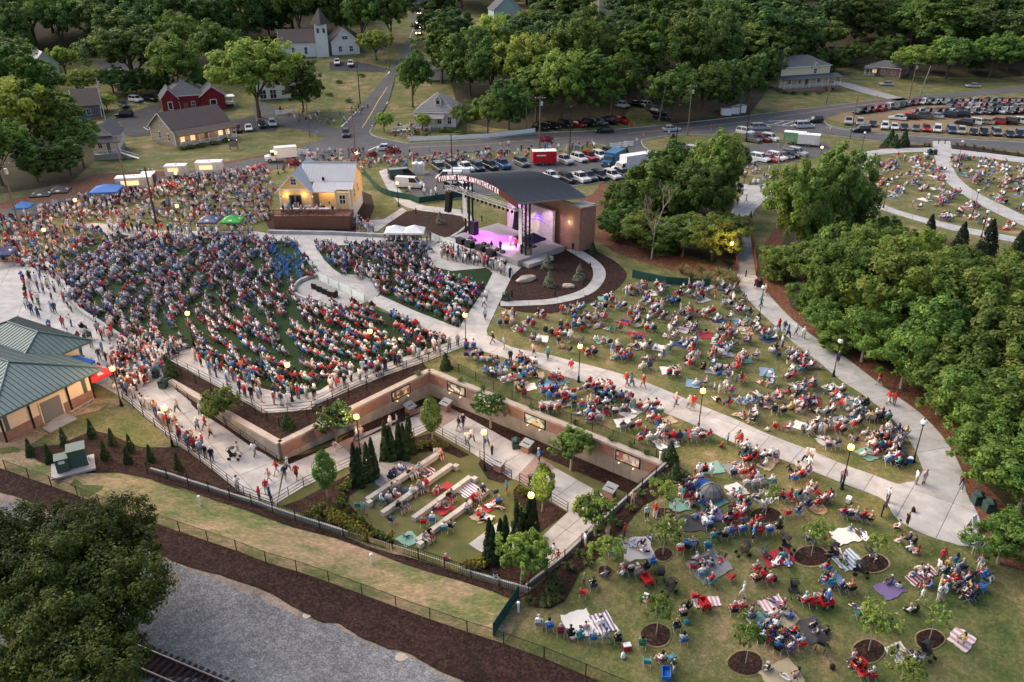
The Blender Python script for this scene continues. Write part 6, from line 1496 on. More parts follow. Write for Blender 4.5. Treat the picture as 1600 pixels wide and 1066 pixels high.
def car(kind,colour,p,ang,label,lit=False,group=None):
 d = CM[kind]; th = thing({'pickup': 'pickup_truck','van': 'van','minivan': 'minivan'}.get(kind,'parked_car'),label,{'pickup': 'pickup truck','van': 'van'}.get(kind,'car'),p + Vector((0,0,.06)),R(ang),group)
 c = CARC[colour]; k = rng.uniform(.85,1.15)
 link('body',d['body'],th,color=tuple(min(.8,x * k) for x in c)); link('window_glass',d['window_glass'],th)
 for sx in d['wx']:
  for sy in (-1,1): link('wheel',d['wheel'],th,(sx,sy * d['wy'],d['wr']))
 for sy in (-1,1):
  h = link('headlight',d['headlight'],th,(d['x'][1] - .06,sy * (d['w'] - .28),d['hz'] - .05)); link('taillight',d['tail'],th,(d['x'][0] + .02,sy * (d['w'] - .16),d['hz'] + .08))
  if lit: h.data = LITH
 link('bumper',d['bumper'],th,(d['x'][1] - .02,0,.42)); link('bumper',d['bumper'],th,(d['x'][0] + .02,0,.45))
 return th
LITH = MB().box((0,0,0),(.12,.36,.2)).mesh('headlight',M_hl)
NAMEK = {'sedan': 'sedan','suv': 'sport utility car','pickup': 'pickup truck','van': 'van','minivan': 'minivan'}
def cars(lst,where,ang,group=None,jit=4):
 for kind,col,x,y,*a in lst:
  car(kind,col,P(x,y),(a[0] if a else ang) + rng.uniform(-jit,jit),'%s %s %s' % (col,NAMEK[kind],where),group=group)
S_,U_,K_,V_,N_ = 'sedan','suv','pickup','van','minivan'
cars([(U_,'green',686,267),(U_,'black',707,264),(K_,'white',727,267),(U_,'navy',746,266),(U_,'black',766,264),(K_,'blue',785,262),(U_,'grey',815,259),(K_,'silver',881,255),(U_,'white',905,252),(U_,'red',921,250),(U_,'white',937,248),(U_,'green',953,244)],'in upper row of event parking lot',-62,'cars in the event parking lot')
cars([(S_,'white',862,279),(U_,'black',886,284),(K_,'white',906,283),(U_,'grey',920,281),(U_,'black',937,280),(U_,'white',956,279),(U_,'navy',972,277)],'in lower row of event parking lot',-62,'cars in the event parking lot')
cars([(V_,'white',640,293,-10),(V_,'green',628,279,20),(V_,'white',702,283,175),(V_,'white',715,279,175),(U_,'black',708,300,-60),(U_,'white',726,299,-60)],'behind the stage beside green screen fence',0,'cars in the event parking lot')
cars([(U_,'white',1164,210),(U_,'grey',1175,222),(U_,'maroon',1190,221),(U_,'white',1203,220),(S_,'silver',1165,254),(U_,'white',1187,252),(S_,'red',1201,252),(U_,'white',1213,250),(S_,'grey',1224,248),(U_,'black',1234,246),(U_,'silver',1245,243),(U_,'white',1085,240),(K_,'maroon',1062,236),(U_,'silver',1150,255),(U_,'silver',1130,256)],'in second car park behind creek trees',-48,'cars in the second car park')
cars([(U_,'black',845,203),(U_,'black',863,202),(U_,'black',882,199),(S_,'red',904,198),(U_,'black',921,197),(U_,'grey',937,195),(K_,'black',953,193),(K_,'red',970,192),(U_,'silver',972,168),(U_,'white',1011,168),(U_,'grey',1020,174),(U_,'black',1028,179),(U_,'navy',1033,187),(S_,'black',995,166)],'parked under trees beside the main road',-50,'cars parked beside the main road')
for k,c,x,y,a,l in [(S_,'black',944,208,184,'black sedan driving left on the main road'),(S_,'silver',1048,205,8,'silver sedan driving on main road near grey pole'),(N_,'silver',1187,203,6,'silver minivan at wide road junction'),(N_,'white',1256,200,8,'white minivan at road junction beside painted arrows'),(U_,'black',1272,192,200,'black sport utility car at tip of junction island'),(U_,'black',1344,207,185,'dark sport utility car on road before grass car park'),(S_,'white',604,235,10,'white sedan at crossroads behind red crape myrtle'),(U_,'green',541,213,-80,'dark green sport utility car waiting at crossroads'),
                      (U_,'black',195,183,190,'dark sport utility car in lot beside flagpole'),(U_,'green',194,168,-50,'dark car with pale windscreen in shaded lot'),(U_,'white',213,159,-30,'white car in shaded lot beside hedge'),(U_,'black',236,158,-30,'black car in shaded lot nearest red house'),(S_,'white',241,203,110,'white car at left end of the tan cottage'),(U_,'maroon',371,206,-70,'dark maroon car right of tan cottage'),(S_,'white',389,204,-70,'white sedan right of tan cottage'),(U_,'black',410,199,-70,'black police style car in side parking'),(U_,'silver',426,197,-70,'silver car at end of side parking'),(S_,'blue',183,112,170,'blue sedan alone in far left lot'),(U_,'white',527,101,-80,'white car parked below chapel, left'),(U_,'white',548,103,-80,'white car parked below chapel, right')]:
 car(k,c,P(x,y),a,l)
for i,(x,y) in enumerate([(655,54),(655,46),(655.5,38),(656,30),(656.5,23)]):
 car(U_ if i % 2 else S_,'grey',P(x,y),-95,['nearest','second','third','fourth','farthest'][i] + ' car with lit headlights queueing down north street',True,'cars queueing on north street')
car(U_,'red',P(669,29),85,'red car driving away up north street')
def row(p0,p1,n,ang,where,skip=(),cols=None):
 a,b = P(*p0),P(*p1)
 for i in range(n):
  if i in skip: continue
  p = a.lerp(b,i / (n - 1)); p += Vector((rng.uniform(-.3,.3),rng.uniform(-.5,.5),0)); p.z = float(zt(p.x,p.y))
  kind = rng.choice([S_,U_,U_,S_,K_,N_]); col = cols[i] if cols else rng.choice(['white','black','grey','silver','white','black','navy','grey','red','silver','maroon','tan'])
  car(kind,col,p,ang + rng.uniform(-5,5),'%s %s in %s of grass car park' % (col,NAMEK[kind],where),group='cars in the grass car park')
row((1326,194),(1362,197),3,-112,'front row left end',cols=['silver','tan','black'])
row((1380,201),(1592,214),13,-112,'front row',cols=['white','white','navy','grey','red','white','blue','tan','black','black','grey','black','navy'])
row((1402,188),(1500,183),6,150,'second row left',cols=['white','black','grey','silver','navy','black'])
row((1505,195),(1640,192),9,140,'second row right',cols=['black','white','tan','red','black','white','white','grey','silver'])
row((1425,180),(1640,177),19,215,'third row')
row((1345,178),(1440,163),10,225,'back row left',cols=['black','black','red','red','white','grey','navy','grey','red','white'])
row((1450,163),(1640,163),20,215,'back row right')
row((1480,171),(1640,170),15,215,'fourth row')
for i,(x,y) in enumerate([(1385,134),(1520,137)]): car(S_,'silver',P(x,y),170,['silver sedan by ranch house drive','silver sedan under trees behind grass car park'][i])
def box_truck(p,ang,label,l,w,h,col,cab,name='box_truck'):
 th = thing(name,label,'truck',p + Vector((0,0,.06)),R(ang)); mm = mat('truck_' + '_'.join('%02d' % int(c * 99) for c in col),col,.4,noise=.05)
 MB().box((-1.0,0,.95 + h / 2),(l,w,h)).build('cargo_box',mm,th)
 r_ = MB(); 
 for s in (-1,1): r_.box((-1.0,s * w / 2,.95 + h),(l + .04,.08,.1)).box((-1.0,s * w / 2,.95),(l + .04,.08,.1))
 r_.build('box_trim',M_steel,th)
 xf = -1.0 + l / 2
 MB().add([(xf + .05,-w * .45,.5),(xf + 2.2,-w * .45,.5),(xf + 2.2,-w * .45,1.3),(xf + 1.2,-w * .45,1.5),(xf + .9,-w * .42,2.3),(xf + .05,-w * .42,2.4),(xf + .05,w * .45,.5),(xf + 2.2,w * .45,.5),(xf + 2.2,w * .45,1.3),(xf + 1.2,w * .45,1.5),(xf + .9,w * .42,2.3),(xf + .05,w * .42,2.4)],
  [(0,1,2,3,4,5),(11,10,9,8,7,6),(1,7,8,2),(2,8,9,3),(3,9,10,4),(4,10,11,5),(0,5,11,6)]).build('cab',mat('cab_' + '_'.join('%02d' % int(c * 99) for c in cab),cab,.35),th)
 MB().add([(xf + 1.22,-w * .38,1.54),(xf + 1.22,w * .38,1.54),(xf + .96,w * .36,2.25),(xf + .96,-w * .36,2.25)],[(0,1,2,3)]).build('windscreen',M_glass,th)
 for s in (-1,1):
  MB().box((xf + .55,s * w * .445,1.85),(.7,.05,.6)).build('side_window',M_glass,th)
  for x in (xf + 1.3,-1 - l * .3): 
   o = link('wheel',CM['pickup']['wheel'],th,(x,s * w * .42,.45)); o.scale = (1.2,1.3,1.2)
  MB().box((xf + 2.2,s * w * .33,.95),(.08,.35,.2)).build('headlight',MATS['headlight_glass'],th)
 return th
box_truck(P(990,268),-150,'large white box truck in event lot against trees',8,2.5,2.7,(.66,.66,.67),(.6,.6,.6))
box_truck(P(957,257),-120,'blue utility truck beside white box truck',5.5,2.4,1.9,(.03,.13,.24),(.02,.08,.16))
box_truck(P(441,252),200,'white bucket truck blocking the road by barricades',4.8,2.4,2.2,(.68,.67,.65),(.66,.66,.64))
def trailer(p,ang,label,l,w,h,col,hatch=True,name='trailer',txt=None):
 th = thing(name,label,'trailer',p + Vector((0,0,.05)),R(ang)); mm = mat('trailer_' + '_'.join('%02d' % int(c * 99) for c in col),col,.4,noise=.06)
 MB().box((0,0,.5 + h / 2),(l,w,h)).build('body',mm,th); MB().box((0,0,.5 + h + .05),(l + .08,w + .08,.1)).build('roof',M_white,th); MB().lathe([(.3,0),(.2,.25)],(0,0,.6 + h),8).build('roof_vent',M_white,th)
 for sx in (-.4,.4):
  for s in (-1,1): link('wheel',CM['sedan']['wheel'],th,(sx,s * w / 2,.34))
 MB().box((l * .38,-w / 2 - .03,.55 + h * .42),(.75,.05,h * .8)).build('door',MATS.get('door_' + label) or mat('door_' + label,tuple(c * .85 for c in col),.4),th)
 if hatch:
  MB().box((-l * .1,-w / 2 - .02,.5 + h * .62),(l * .5,.06,h * .36)).build('serving_window',M_warm,th); MB().slab([(-l * .36,-w / 2 - .02,.5 + h * .85),(l * .16,-w / 2 - .02,.5 + h * .85),(l * .16,-w / 2 - .9,.5 + h * .95),(-l * .36,-w / 2 - .9,.5 + h * .95)],.05).build('awning_flap',M_white,th)
 if txt: MB().box((-l * .15,-w / 2 - .02,.5 + h * .68),(l * .4,.03,.3)).build('pale_lettering_band',M_white,th)
 MB().tube((-l / 2,0,.5),(-l / 2 - 1.1,0,.45),.06).build('hitch',M_black,th)
 return th
trailer(P(850,257),6,'bright red enclosed trailer in event parking lot',5.2,2.4,2.5,(.50,.012,.02),False,txt=True)
trailer(P(214,300),12,'silver food trailer with lit serving window',6.5,2.4,2.5,(.42,.40,.38),name='food_truck'); trailer(P(236,295),12,'dark navy trailer end beside silver food trailer',2.4,2.4,2.6,(.03,.04,.07),False)
trailer(P(330,275),8,'white food trailer with raised awning flap',5.2,2.4,2.5,(.62,.60,.58),name='food_truck'); trailer(P(278,277),8,'small white concession trailer with lamp',4.2,2.2,2.0,(.6,.57,.5),name='food_truck')
trailer(P(1240,225),-22,'green and white vendor trailer in second car park',5.,2.4,2.3,(.10,.30,.14),False); trailer(P(1262,228),-22,'white vendor trailer beside the green one',5,2.4,2.2,(.55,.55,.52),False)
GRY = (.5,.5,.52)
for p,l,w,h,a,c,lg in [((170,312),'bright blue canopy tent beside the silver trailer',5,3.0,10,(.03,.13,.42),None),((70,322),'black canopy tent with pale print, left one',3.4,3.2,14,(.012,.012,.016),(.4,.4,.4)),((98,316),'black canopy tent with pale print, right one',3.4,3.2,14,(.012,.012,.016),(.4,.4,.4)),((40,338),'small blue canopy tent behind wooden pole',2.8,2.8,10,(.03,.15,.42),None),
      ((330,362),'slate blue canopy tent with white print by the walk',3.2,3.0,2,(.07,.09,.17),(.5,.5,.55)),((366,362),'green canopy tent with white print by the walk',3.2,3.0,2,(.03,.30,.05),(.45,.6,.45)),((619,379),'white canopy tent with black skirt, left of pair',3.2,3.0,0,(.66,.66,.68),None),((649,379),'white canopy tent with black skirt, right of pair',3.2,3.0,0,(.66,.66,.68),None),
      ((8,412),'dark navy canopy tent at left edge above the plaza',3.2,2.8,10,(.035,.04,.12),(.4,.4,.5)),((8,540),'navy canopy tent beside the teal roofed building',3.4,2.8,25,(.025,.035,.13),None),((122,590),'blue canopy tent at corner of teal roofed building',3.,2.7,62,(.02,.12,.45),(.4,.5,.6)),((152,606),'red canopy tent with white badge beside blue one',3.,2.7,62,(.55,.03,.03),(.6,.5,.5))]:
 tent('canopy_tent',l,P(*p),w,w,h,R(a),c,logo=lg)
def put(name,label,cat,p,build,rot=0.,group=None):
 th = thing(name,label,cat,p,rot,group); build(th); return th
M_bin = mat('green_bin',(.025,.055,.05),.6)
def bin_(th):
 MB().box((0,0,.5),(.75,.75,1.0),taper=1.08).build('bin_body',M_bin,th); MB().lathe([(.5,0),(.46,.12),(.2,.3),(.02,.34)],(0,0,1.0),4).build('bin_lid',M_bin,th); MB().box((0,-.4,.85),(.5,.06,.2)).build('bin_slot',M_black,th)
for x,y,l in [(806,700,'dark green litter bin on lower garden walk'),(1525,787,'left one of two dark litter bins at round plaza'),(1543,799,'right one of two dark litter bins at round plaza'),(138,532,'green litter bin on arrival plaza beside turf wall'),(243,590,'green litter bin at head of the ramp'),(256,606,'green litter bin at ramp wall end'),(897,390,'dark litter bin at corner of brick stage wall'),(790,470,'green litter bin by walk below the stage'),(1185,448,'green litter bin at near end of bridge'),(1452,241,'green litter bins in upper park left'),(1460,242,'green litter bin in upper park right')]:
 put('litter_bin',l,'litter bin',P(x,y),bin_,rng.uniform(-.3,.3))
def kiosk(th):
 MB().box((0,0,.45),(.9,.7,.9)).build('pedestal',M_brick,th); MB().slab([(-.6,-.55,.92),(.6,-.55,.92),(.6,.5,1.25),(-.6,.5,1.25)],.12).build('info_panel',mat('info_panel_metal',(.20,.22,.24),.6,.1,noise=.2),th); MB().box((0,.1,.98),(.8,.5,.2)).build('panel_support',M_black,th)
for x,y,a,l in [(641,646,AANG,'slanted metal information stand at left wall near corner'),(697,641,BANG,'slanted metal information stand at right wall near corner'),(823,706,BANG,'slanted information stand beside green litter bin'),(953,776,BANG,'slanted information stand near fourth mural'),(780,735,BANG,'slanted information stand on railing of middle bed')]:
 put('information_stand',l,'information stand',P(x,y),kiosk,a)
def transformer(th):
 MB().box((0,0,.08),(3.6,2.6,.2)).build('concrete_pad',M_conc,th); m_ = mat('utility_green',(.055,.09,.075),.5,noise=.06)
 MB().box((.55,.3,1.05),(1.5,1.5,1.75)).build('tall_cabinet',m_,th); MB().box((-.75,-.1,.85),(1.05,1.2,1.3)).build('low_cabinet',m_,th); MB().box((.55,.3,1.96),(1.6,1.6,.08)).build('cabinet_lid',m_,th); MB().box((-.75,-.1,1.53),(1.15,1.3,.08)).build('cabinet_lid',m_,th)
 MB().box((-.75,-.72,1.25),(.5,.04,.3)).build('warning_plate',M_white,th); MB().box((1.33,.3,1.0),(.03,.06,1.5)).build('door_seam',M_black,th)
put('transformer_box','green electrical cabinets on concrete pad in utility bed','transformer',P(115,731),transformer,R(28))
def marker(th): MB().tube((0,0,0),(0,0,.95),.09,n=10).build('post',M_white,th); MB().lathe([(.13,0),(.13,.12),(.03,.18)],(0,0,.93),10).build('post_cap',M_white,th)
for x,y,l in [(139,728,'white marker post beside electrical cabinets'),(313,790,'white marker post on the front grass strip, left'),(581,881,'white marker post on front grass strip, middle'),(810,957,'white marker post by green screen fence'),(1031,721,'white marker post at end of garden wall')]:
 put('marker_post',l,'marker post',P(x,y),marker)
def barricade(th):
 for z in (.35,.75,1.15): MB().box((0,0,z),(2.6,.06,.24)).build('board',M_white,th)
 for s in (-1,1): MB().box((s * .95,0,.68),(.1,.1,1.36)).build('upright',M_white,th); MB().box((s * .95,0,.04),(.1,1.0,.08)).build('foot',M_white,th)
for x,y,a,l in [(438,180,.25,'white road barricade on side street, left'),(452,178,.25,'white road barricade on side street, right'),(474,242,-.35,'white road barricade beside white truck, left'),(487,246,-.35,'white road barricade beside white truck, right'),(961,232,.2,'white road barricade at lot driveway, left'),(973,231,.25,'white road barricade at lot driveway, middle'),(982,229,.3,'white road barricade at lot driveway, right')]:
 put('barricade',l,'barricade',P(x,y),barricade,a)
def cone(th): MB().box((0,0,.03),(.5,.5,.06)).build('cone_base',mat('orange_plastic',(.75,.14,.02),.6),th); MB().lathe([(.2,.06),(.05,1.0)],(0,0,0),10).build('cone_body',MATS['orange_plastic'],th)
for x,y in [(983,196),(990,195),(1225,172),(1256,171),(1337,160),(1370,152),(1538,154),(1083,216),(1006,212),(1232,170)]:
 put('traffic_cone','orange traffic cone beside the main road','traffic cone',P(x,y),cone,group='orange traffic cones')
def bollard(th): MB().tube((0,0,0),(0,0,1.0),.1,n=8).lathe([(.1,1.0),(.03,1.08)],(0,0,0),8).build('bollard',M_black,th)
for x,y,l in [(1154,343,'at far bridge end'),(1165,433,'at near bridge end'),(922,421,'in stage bed'),(867,465,'in stage bed'),(912,447,'in stage bed'),(884,395,'at the brick stage wall'),(800,464,'at stage bed corner'),(740,350,'left of stage'),(753,346,'left of stage'),(1466,225,'at top of centre walk'),(1476,225,'at top of centre walk'),(650,334,'by the wing bed'),(722,334,'by the wing bed')]:
 put('bollard','short black bollard light ' + l,'bollard',P(x,y),bollard,group='black bollard lights')
def boulder(s):
 def f(th):
  bm = bmesh.new(); bmesh.ops.create_icosphere(bm,subdivisions=2,radius=1); r = random.Random(s)
  for v in bm.verts: v.co = Vector((v.co.x * 1.5,v.co.y * .8,v.co.z * .6)) * (1 + r.uniform(-.16,.16))
  me = bpy.data.meshes.new('stone'); bm.to_mesh(me); bm.free(); me.materials.append(mat('boulder_stone',(.36,.30,.25),.95,noise=.2,nscale=2)); o = link('stone',me,th); o.location.z = .25
 return f
put('boulder','long tan boulder at left of stage bed','boulder',P(822,439),boulder(3),.5); put('boulder','smaller pale boulder in front of stage bed','boulder',P(888,449),boulder(4),-.2).scale = (.6,.7,.7)
for i,(x,y) in enumerate([(478,963),(626,1028)]): put('boulder',['small pale rock on gravel edge, left','larger pale rock on gravel edge, right'][i],'boulder',P(x,y),boulder(8 + i),-.4).scale = (.25 + .2 * i,.35 + .15 * i,.1)
def potty(th): MB().box((0,0,1.15),(1.15,1.15,2.3)).build('cabin',M_white,th); MB().lathe([(.85,0),(.5,.25)],(0,0,2.3),4).build('roof',M_white,th); MB().box((0,-.59,1.1),(.8,.05,1.9)).build('door',mat('pale_grey_door',(.5,.5,.5),.6),th)
for i,x in enumerate((650,659)): put('portable_toilet',['white portable toilet beside vans, left','white portable toilet beside vans, right'][i],'portable toilet',P(x,272),potty)
def shedbox(th): MB().box((0,0,1),(2.6,1.6,2)).build('cabin',M_white,th); MB().slab([(-1.4,-.9,2.05),(1.4,-.9,2.05),(1.4,.9,2.2),(-1.4,.9,2.2)],.08).build('roof',M_steel,th)
for i,(x,y) in enumerate([(1134,180),(1148,178),(1157,176)]): put('storage_box',['left','middle','right'][i] + ' white storage shed under woodland edge','shed',P(x,y),shedbox,.1)
def sandwich(th):
 MB().slab([(-.35,-.3,0),(.35,-.3,0),(.35,0,1.1),(-.35,0,1.1)],.04).build('panel',M_white,th); MB().slab([(.35,.3,0),(-.35,.3,0),(-.35,0.02,1.1),(.35,.02,1.1)],.04).build('panel',M_white,th)
put('sandwich_board','white folding sign board on the round plaza','sign',P(1518,822),sandwich,.6)
def bsign(th):
 for s in (-1,1): MB().box((s * .75,0,.6),(.1,.1,1.2)).build('post',M_black,th)
 MB().box((0,0,.85),(1.5,.06,.65)).build('panel',M_black,th)
put('park_sign','black framed park sign at edge of round plaza','sign',P(1381,800),bsign,.9)
def hsign(th):
 for s in (-1,1): MB().box((s * .9,0,1.1),(.16,.16,2.2)).build('post',M_wood,th); MB().lathe([(.1,2.2),(.14,2.3),(.05,2.45)],(s * .9,0,0),8).build('post_lamp',M_warm,th)
 MB().box((0,0,1.3),(1.7,.08,1.2)).build('panel',M_doorg,th)
put('yard_sign','wooden yard sign with two lit lamps before tan cottage','sign',P(366,234),hsign)
p = P(165,188); th = thing('flagpole','white flagpole with limp striped flag beside the dark lot','flagpole',p); MB().tube((0,0,0),(0,0,11),.09,.05).build('pole',M_white,th)
fl = MB(); 
for i in range(7): fl.slab([(.06,.02 * (i % 2),10.6 - i * .3),(.06 + .5,.1,10.5 - i * .3),(.55,.1,10.22 - i * .3),(.06,.02 * (i % 2),10.32 - i * .3)],.02,i % 2)
fl.build('flag',[mat('flag_red',(.45,.02,.03),.8),M_white],th)
a0,a1 = P(235,1019),P(342,1066); dr = (a1 - a0); dr.z = 0; dr.normalize(); nn = Vector((-dr.y,dr.x,0))
th = thing('railway_track','single railway track in gravel at bottom left','railway track',(a0.x,a0.y,a0.z + .02))
sheet('track_bed',[xy(a0 + dr * s_ - nn * n_) for s_,n_ in ((-17,-.9),(22,-.9),(22,2.4),(-17,2.4))],M_mulch,.09)
for i in range(70):
 MB().box(tuple(dr * ((i - 30) * .55) - nn * .72 + Vector((0,0,.06))),(.24,2.3,.06),math.atan2(dr.y,dr.x)).build('sleeper',mat('sleeper_wood',(.028,.02,.018),.9,noise=.3),th)
for off in (0,-1.44):
 MB().tube(dr * -17 + nn * off + Vector((0,0,.2)),dr * 22 + nn * off + Vector((0,0,.2)),.05,n=6).build('rail',mat('rail_steel',(.26,.24,.23),.4,.6),th); MB().box(tuple(dr * 2.5 + nn * off + Vector((0,0,.14))),(39,.12,.05),math.atan2(dr.y,dr.x)).build('rail_foot',mat('rust_steel',(.10,.05,.035),.8),th)
def bench(x0,y0,x1,y1,label,ret=0):
 a,b = P(x0,y0),P(x1,y1); d = b - a; L_ = d.length; th = thing('stone_bench',label,'bench',a,math.atan2(d.y,d.x)); n = round(L_ / 1.5)
 for i in range(n): MB().box((L_ * (i + .5) / n,0,.22),(L_ / n - .03,.5,.5)).build('stone_block',mat('bench_stone',(.36,.34,.31),.9,noise=.14,nscale=3,rand=.12),th)
 for q in range(ret): MB().box((L_ + .05,-.5 - q * .5,.22),(.5,.5,.5)).build('stone_block',MATS['bench_stone'],th)
 if ret == 0: MB().box((-.05,-.45,.22),(.5,.5,.5)).build('stone_block',MATS['bench_stone'],th)
bench(573,786,686,716,'long stone seat wall nearest the patio'); bench(597,807,706,732,'second long stone seat wall from patio',1); bench(646,815,735,750,'third long stone seat wall from patio',1); bench(652,850,762,770,'fourth stone seat wall from patio, nearest front fence')
def table(col): 
 def f(th):
  MB().box((0,0,.74),(1.8,.75,.05)).build('table_top',mat('cloth_%02d' % int(col[2] * 99),col,.8),th)
  for s in (-1,1): MB().box((s * .8,0,.36),(.05,.6,.72)).build('leg',M_steel,th)
 return f
for i,x in enumerate((-38.6,-36.4,-34.2,-32.)): put('folding_table',['leftmost','second','third','rightmost'][i] + ' white table on the brown deck','table',Vector((x,131.3,fl and 2.32)),table((.6,.58,.58)))
for i,(x,y) in enumerate([(358,372),(365,373),(612,383),(630,384),(652,383)]): put('folding_table',['navy clothed table under green canopy, left','navy clothed table under green canopy, right','black clothed table under white canopies, left','black clothed table under white canopies, middle','white clothed table under white canopies, right'][i],'table',P(x,y),table([(.02,.03,.08),(.02,.03,.08),(.015,.015,.016),(.015,.015,.016),(.6,.6,.6)][i]))
for i,(x,y) in enumerate([(495,452),(503,456),(512,460),(520,464)]): 
 put('sound_desk',['leftmost','second from left','third from left','rightmost'][i] + ' dark sound desk on round plaza','mixing desk',P(x,y),lambda th: (MB().box((0,0,.45),(1.3,.8,.9)).build('case',M_black,th),MB().slab([(-.6,-.4,.95),(.6,-.4,.95),(.6,.35,1.2),(-.6,.35,1.2)],.08).build('console',mat('console_grey',(.12,.12,.13),.5,noise=.3,nscale=20),th)),-.5)
# --- PEOPLE, CHAIRS, BLANKETS
def skeleton(pose,seed=0):
 r = random.Random(seed); J = {}
 def s(**k): J.update({a: Vector(b) for a,b in k.items()})
 if pose in ('stand','phone','walk'):
  s(pel=(0,0,.95),che=(0,.01,1.25),nec=(0,.0,1.46),hea=(0,.03,1.60),top=(0,.02,1.70))
  for q,n in ((-1,'l'),(1,'r')):
   s(**{n + 'sh': (q * .18,0,1.40),n + 'el': (q * .25,-.02,1.14),n + 'ha': (q * .23,.1,.92),n + 'hi': (q * .10,0,.88),n + 'kn': (q * .11,.03,.48),n + 'an': (q * .12,-.02,.09),n + 'to': (q * .14,.14,.05)})
  if pose == 'phone': s(rel=(.26,.16,1.2),rha=(.12,.36,1.42),lel=(-.25,.12,1.16),lha=(-.1,.34,1.3))
  if pose == 'walk': s(lkn=(-.1,.22,.5),lan=(-.1,.30,.1),lto=(-.1,.45,.09),rkn=(.1,-.02,.5),ran=(.1,-.30,.16),rto=(.1,-.2,.05),lel=(-.24,-.1,1.14),lha=(-.23,-.2,.95),rel=(.24,.06,1.14),rha=(.22,.26,1.0))
 elif pose in ('chair','chair2','bench'):
  s(pel=(0,-.02,.50),che=(0,-.10,.82),nec=(0,-.10,1.04),hea=(0,-.05,1.18),top=(0,-.06,1.28))
  w = .14 if pose == 'chair2' else .10
  for q,n in ((-1,'l'),(1,'r')):
   s(**{n + 'sh': (q * .18,-.11,.97),n + 'el': (q * .27,-.04,.72),n + 'ha': (q * .2,.22,.66),n + 'hi': (q * .10,.02,.5),n + 'kn': (q * (w + .03),.42,.5),n + 'an': (q * w,.48,.09),n + 'to': (q * (w + .02),.62,.05)})
  if pose == 'chair2': s(rha=(.05,.2,.95),ran=(.0,.66,.2),rto=(0,.8,.2))
 elif pose == 'ground':
  s(pel=(0,-.05,.13),che=(0,-.08,.44),nec=(0,-.06,.66),hea=(0,-.01,.80),top=(0,-.02,.90))
  for q,n in ((-1,'l'),(1,'r')):
   s(**{n + 'sh': (q * .18,-.08,.59),n + 'el': (q * .28,.03,.36),n + 'ha': (q * .16,.26,.26),n + 'hi': (q * .1,0,.13),n + 'kn': (q * .36,.24,.2),n + 'an': (-q * .02,.36 + q * .04,.1),n + 'to': (-q * .16,.38 + q * .04,.08)})
 elif pose == 'recline':
  s(pel=(0,-.1,.13),che=(0,-.30,.38),nec=(0,-.38,.58),hea=(0,-.36,.72),top=(0,-.38,.82))
  for q,n in ((-1,'l'),(1,'r')):
   s(**{n + 'sh': (q * .18,-.37,.52),n + 'el': (q * .27,-.52,.3),n + 'ha': (q * .26,-.55,.06),n + 'hi': (q * .1,-.05,.13),n + 'kn': (q * .13,.36,.3 if q > 0 else .14),n + 'an': (q * .13,.72 if q < 0 else .6,.09),n + 'to': (q * .16,.8 if q < 0 else .74,.14)})
 elif pose == 'lie':
  s(pel=(0,0,.12),che=(0,-.32,.14),nec=(0,-.54,.14),hea=(0,-.69,.16),top=(0,-.79,.16))
  for q,n in ((-1,'l'),(1,'r')):
   s(**{n + 'sh': (q * .18,-.47,.12),n + 'el': (q * .32,-.28,.08),n + 'ha': (q * .2,-.02,.1),n + 'hi': (q * .1,.05,.12),n + 'kn': (q * .12,.46,.12 if q < 0 else .34),n + 'an': (q * .13,.88 if q < 0 else .66,.08),n + 'to': (q * .15,.92 if q < 0 else .82,.2 if q < 0 else .06)})
 return J
RAD = dict(pel=(.15,.11),che=(.165,.11),nec=(.06,.06),hea=(.098,.105),top=(.07,.075),sh=(.07,.07),el=(.047,.047),ha=(.036,.05),hi=(.10,.10),kn=(.066,.066),an=(.045,.05),to=(.045,.035))
BON = [('pel','che',1),('che','nec',1),('nec','hea',0),('hea','top',3)]
for n_ in 'lr': BON += [('che',n_ + 'sh',1),(n_ + 'sh',n_ + 'el',1),(n_ + 'el',n_ + 'ha',0),('pel',n_ + 'hi',2),(n_ + 'hi',n_ + 'kn',2),(n_ + 'kn',n_ + 'an',5),(n_ + 'an',n_ + 'to',4)]
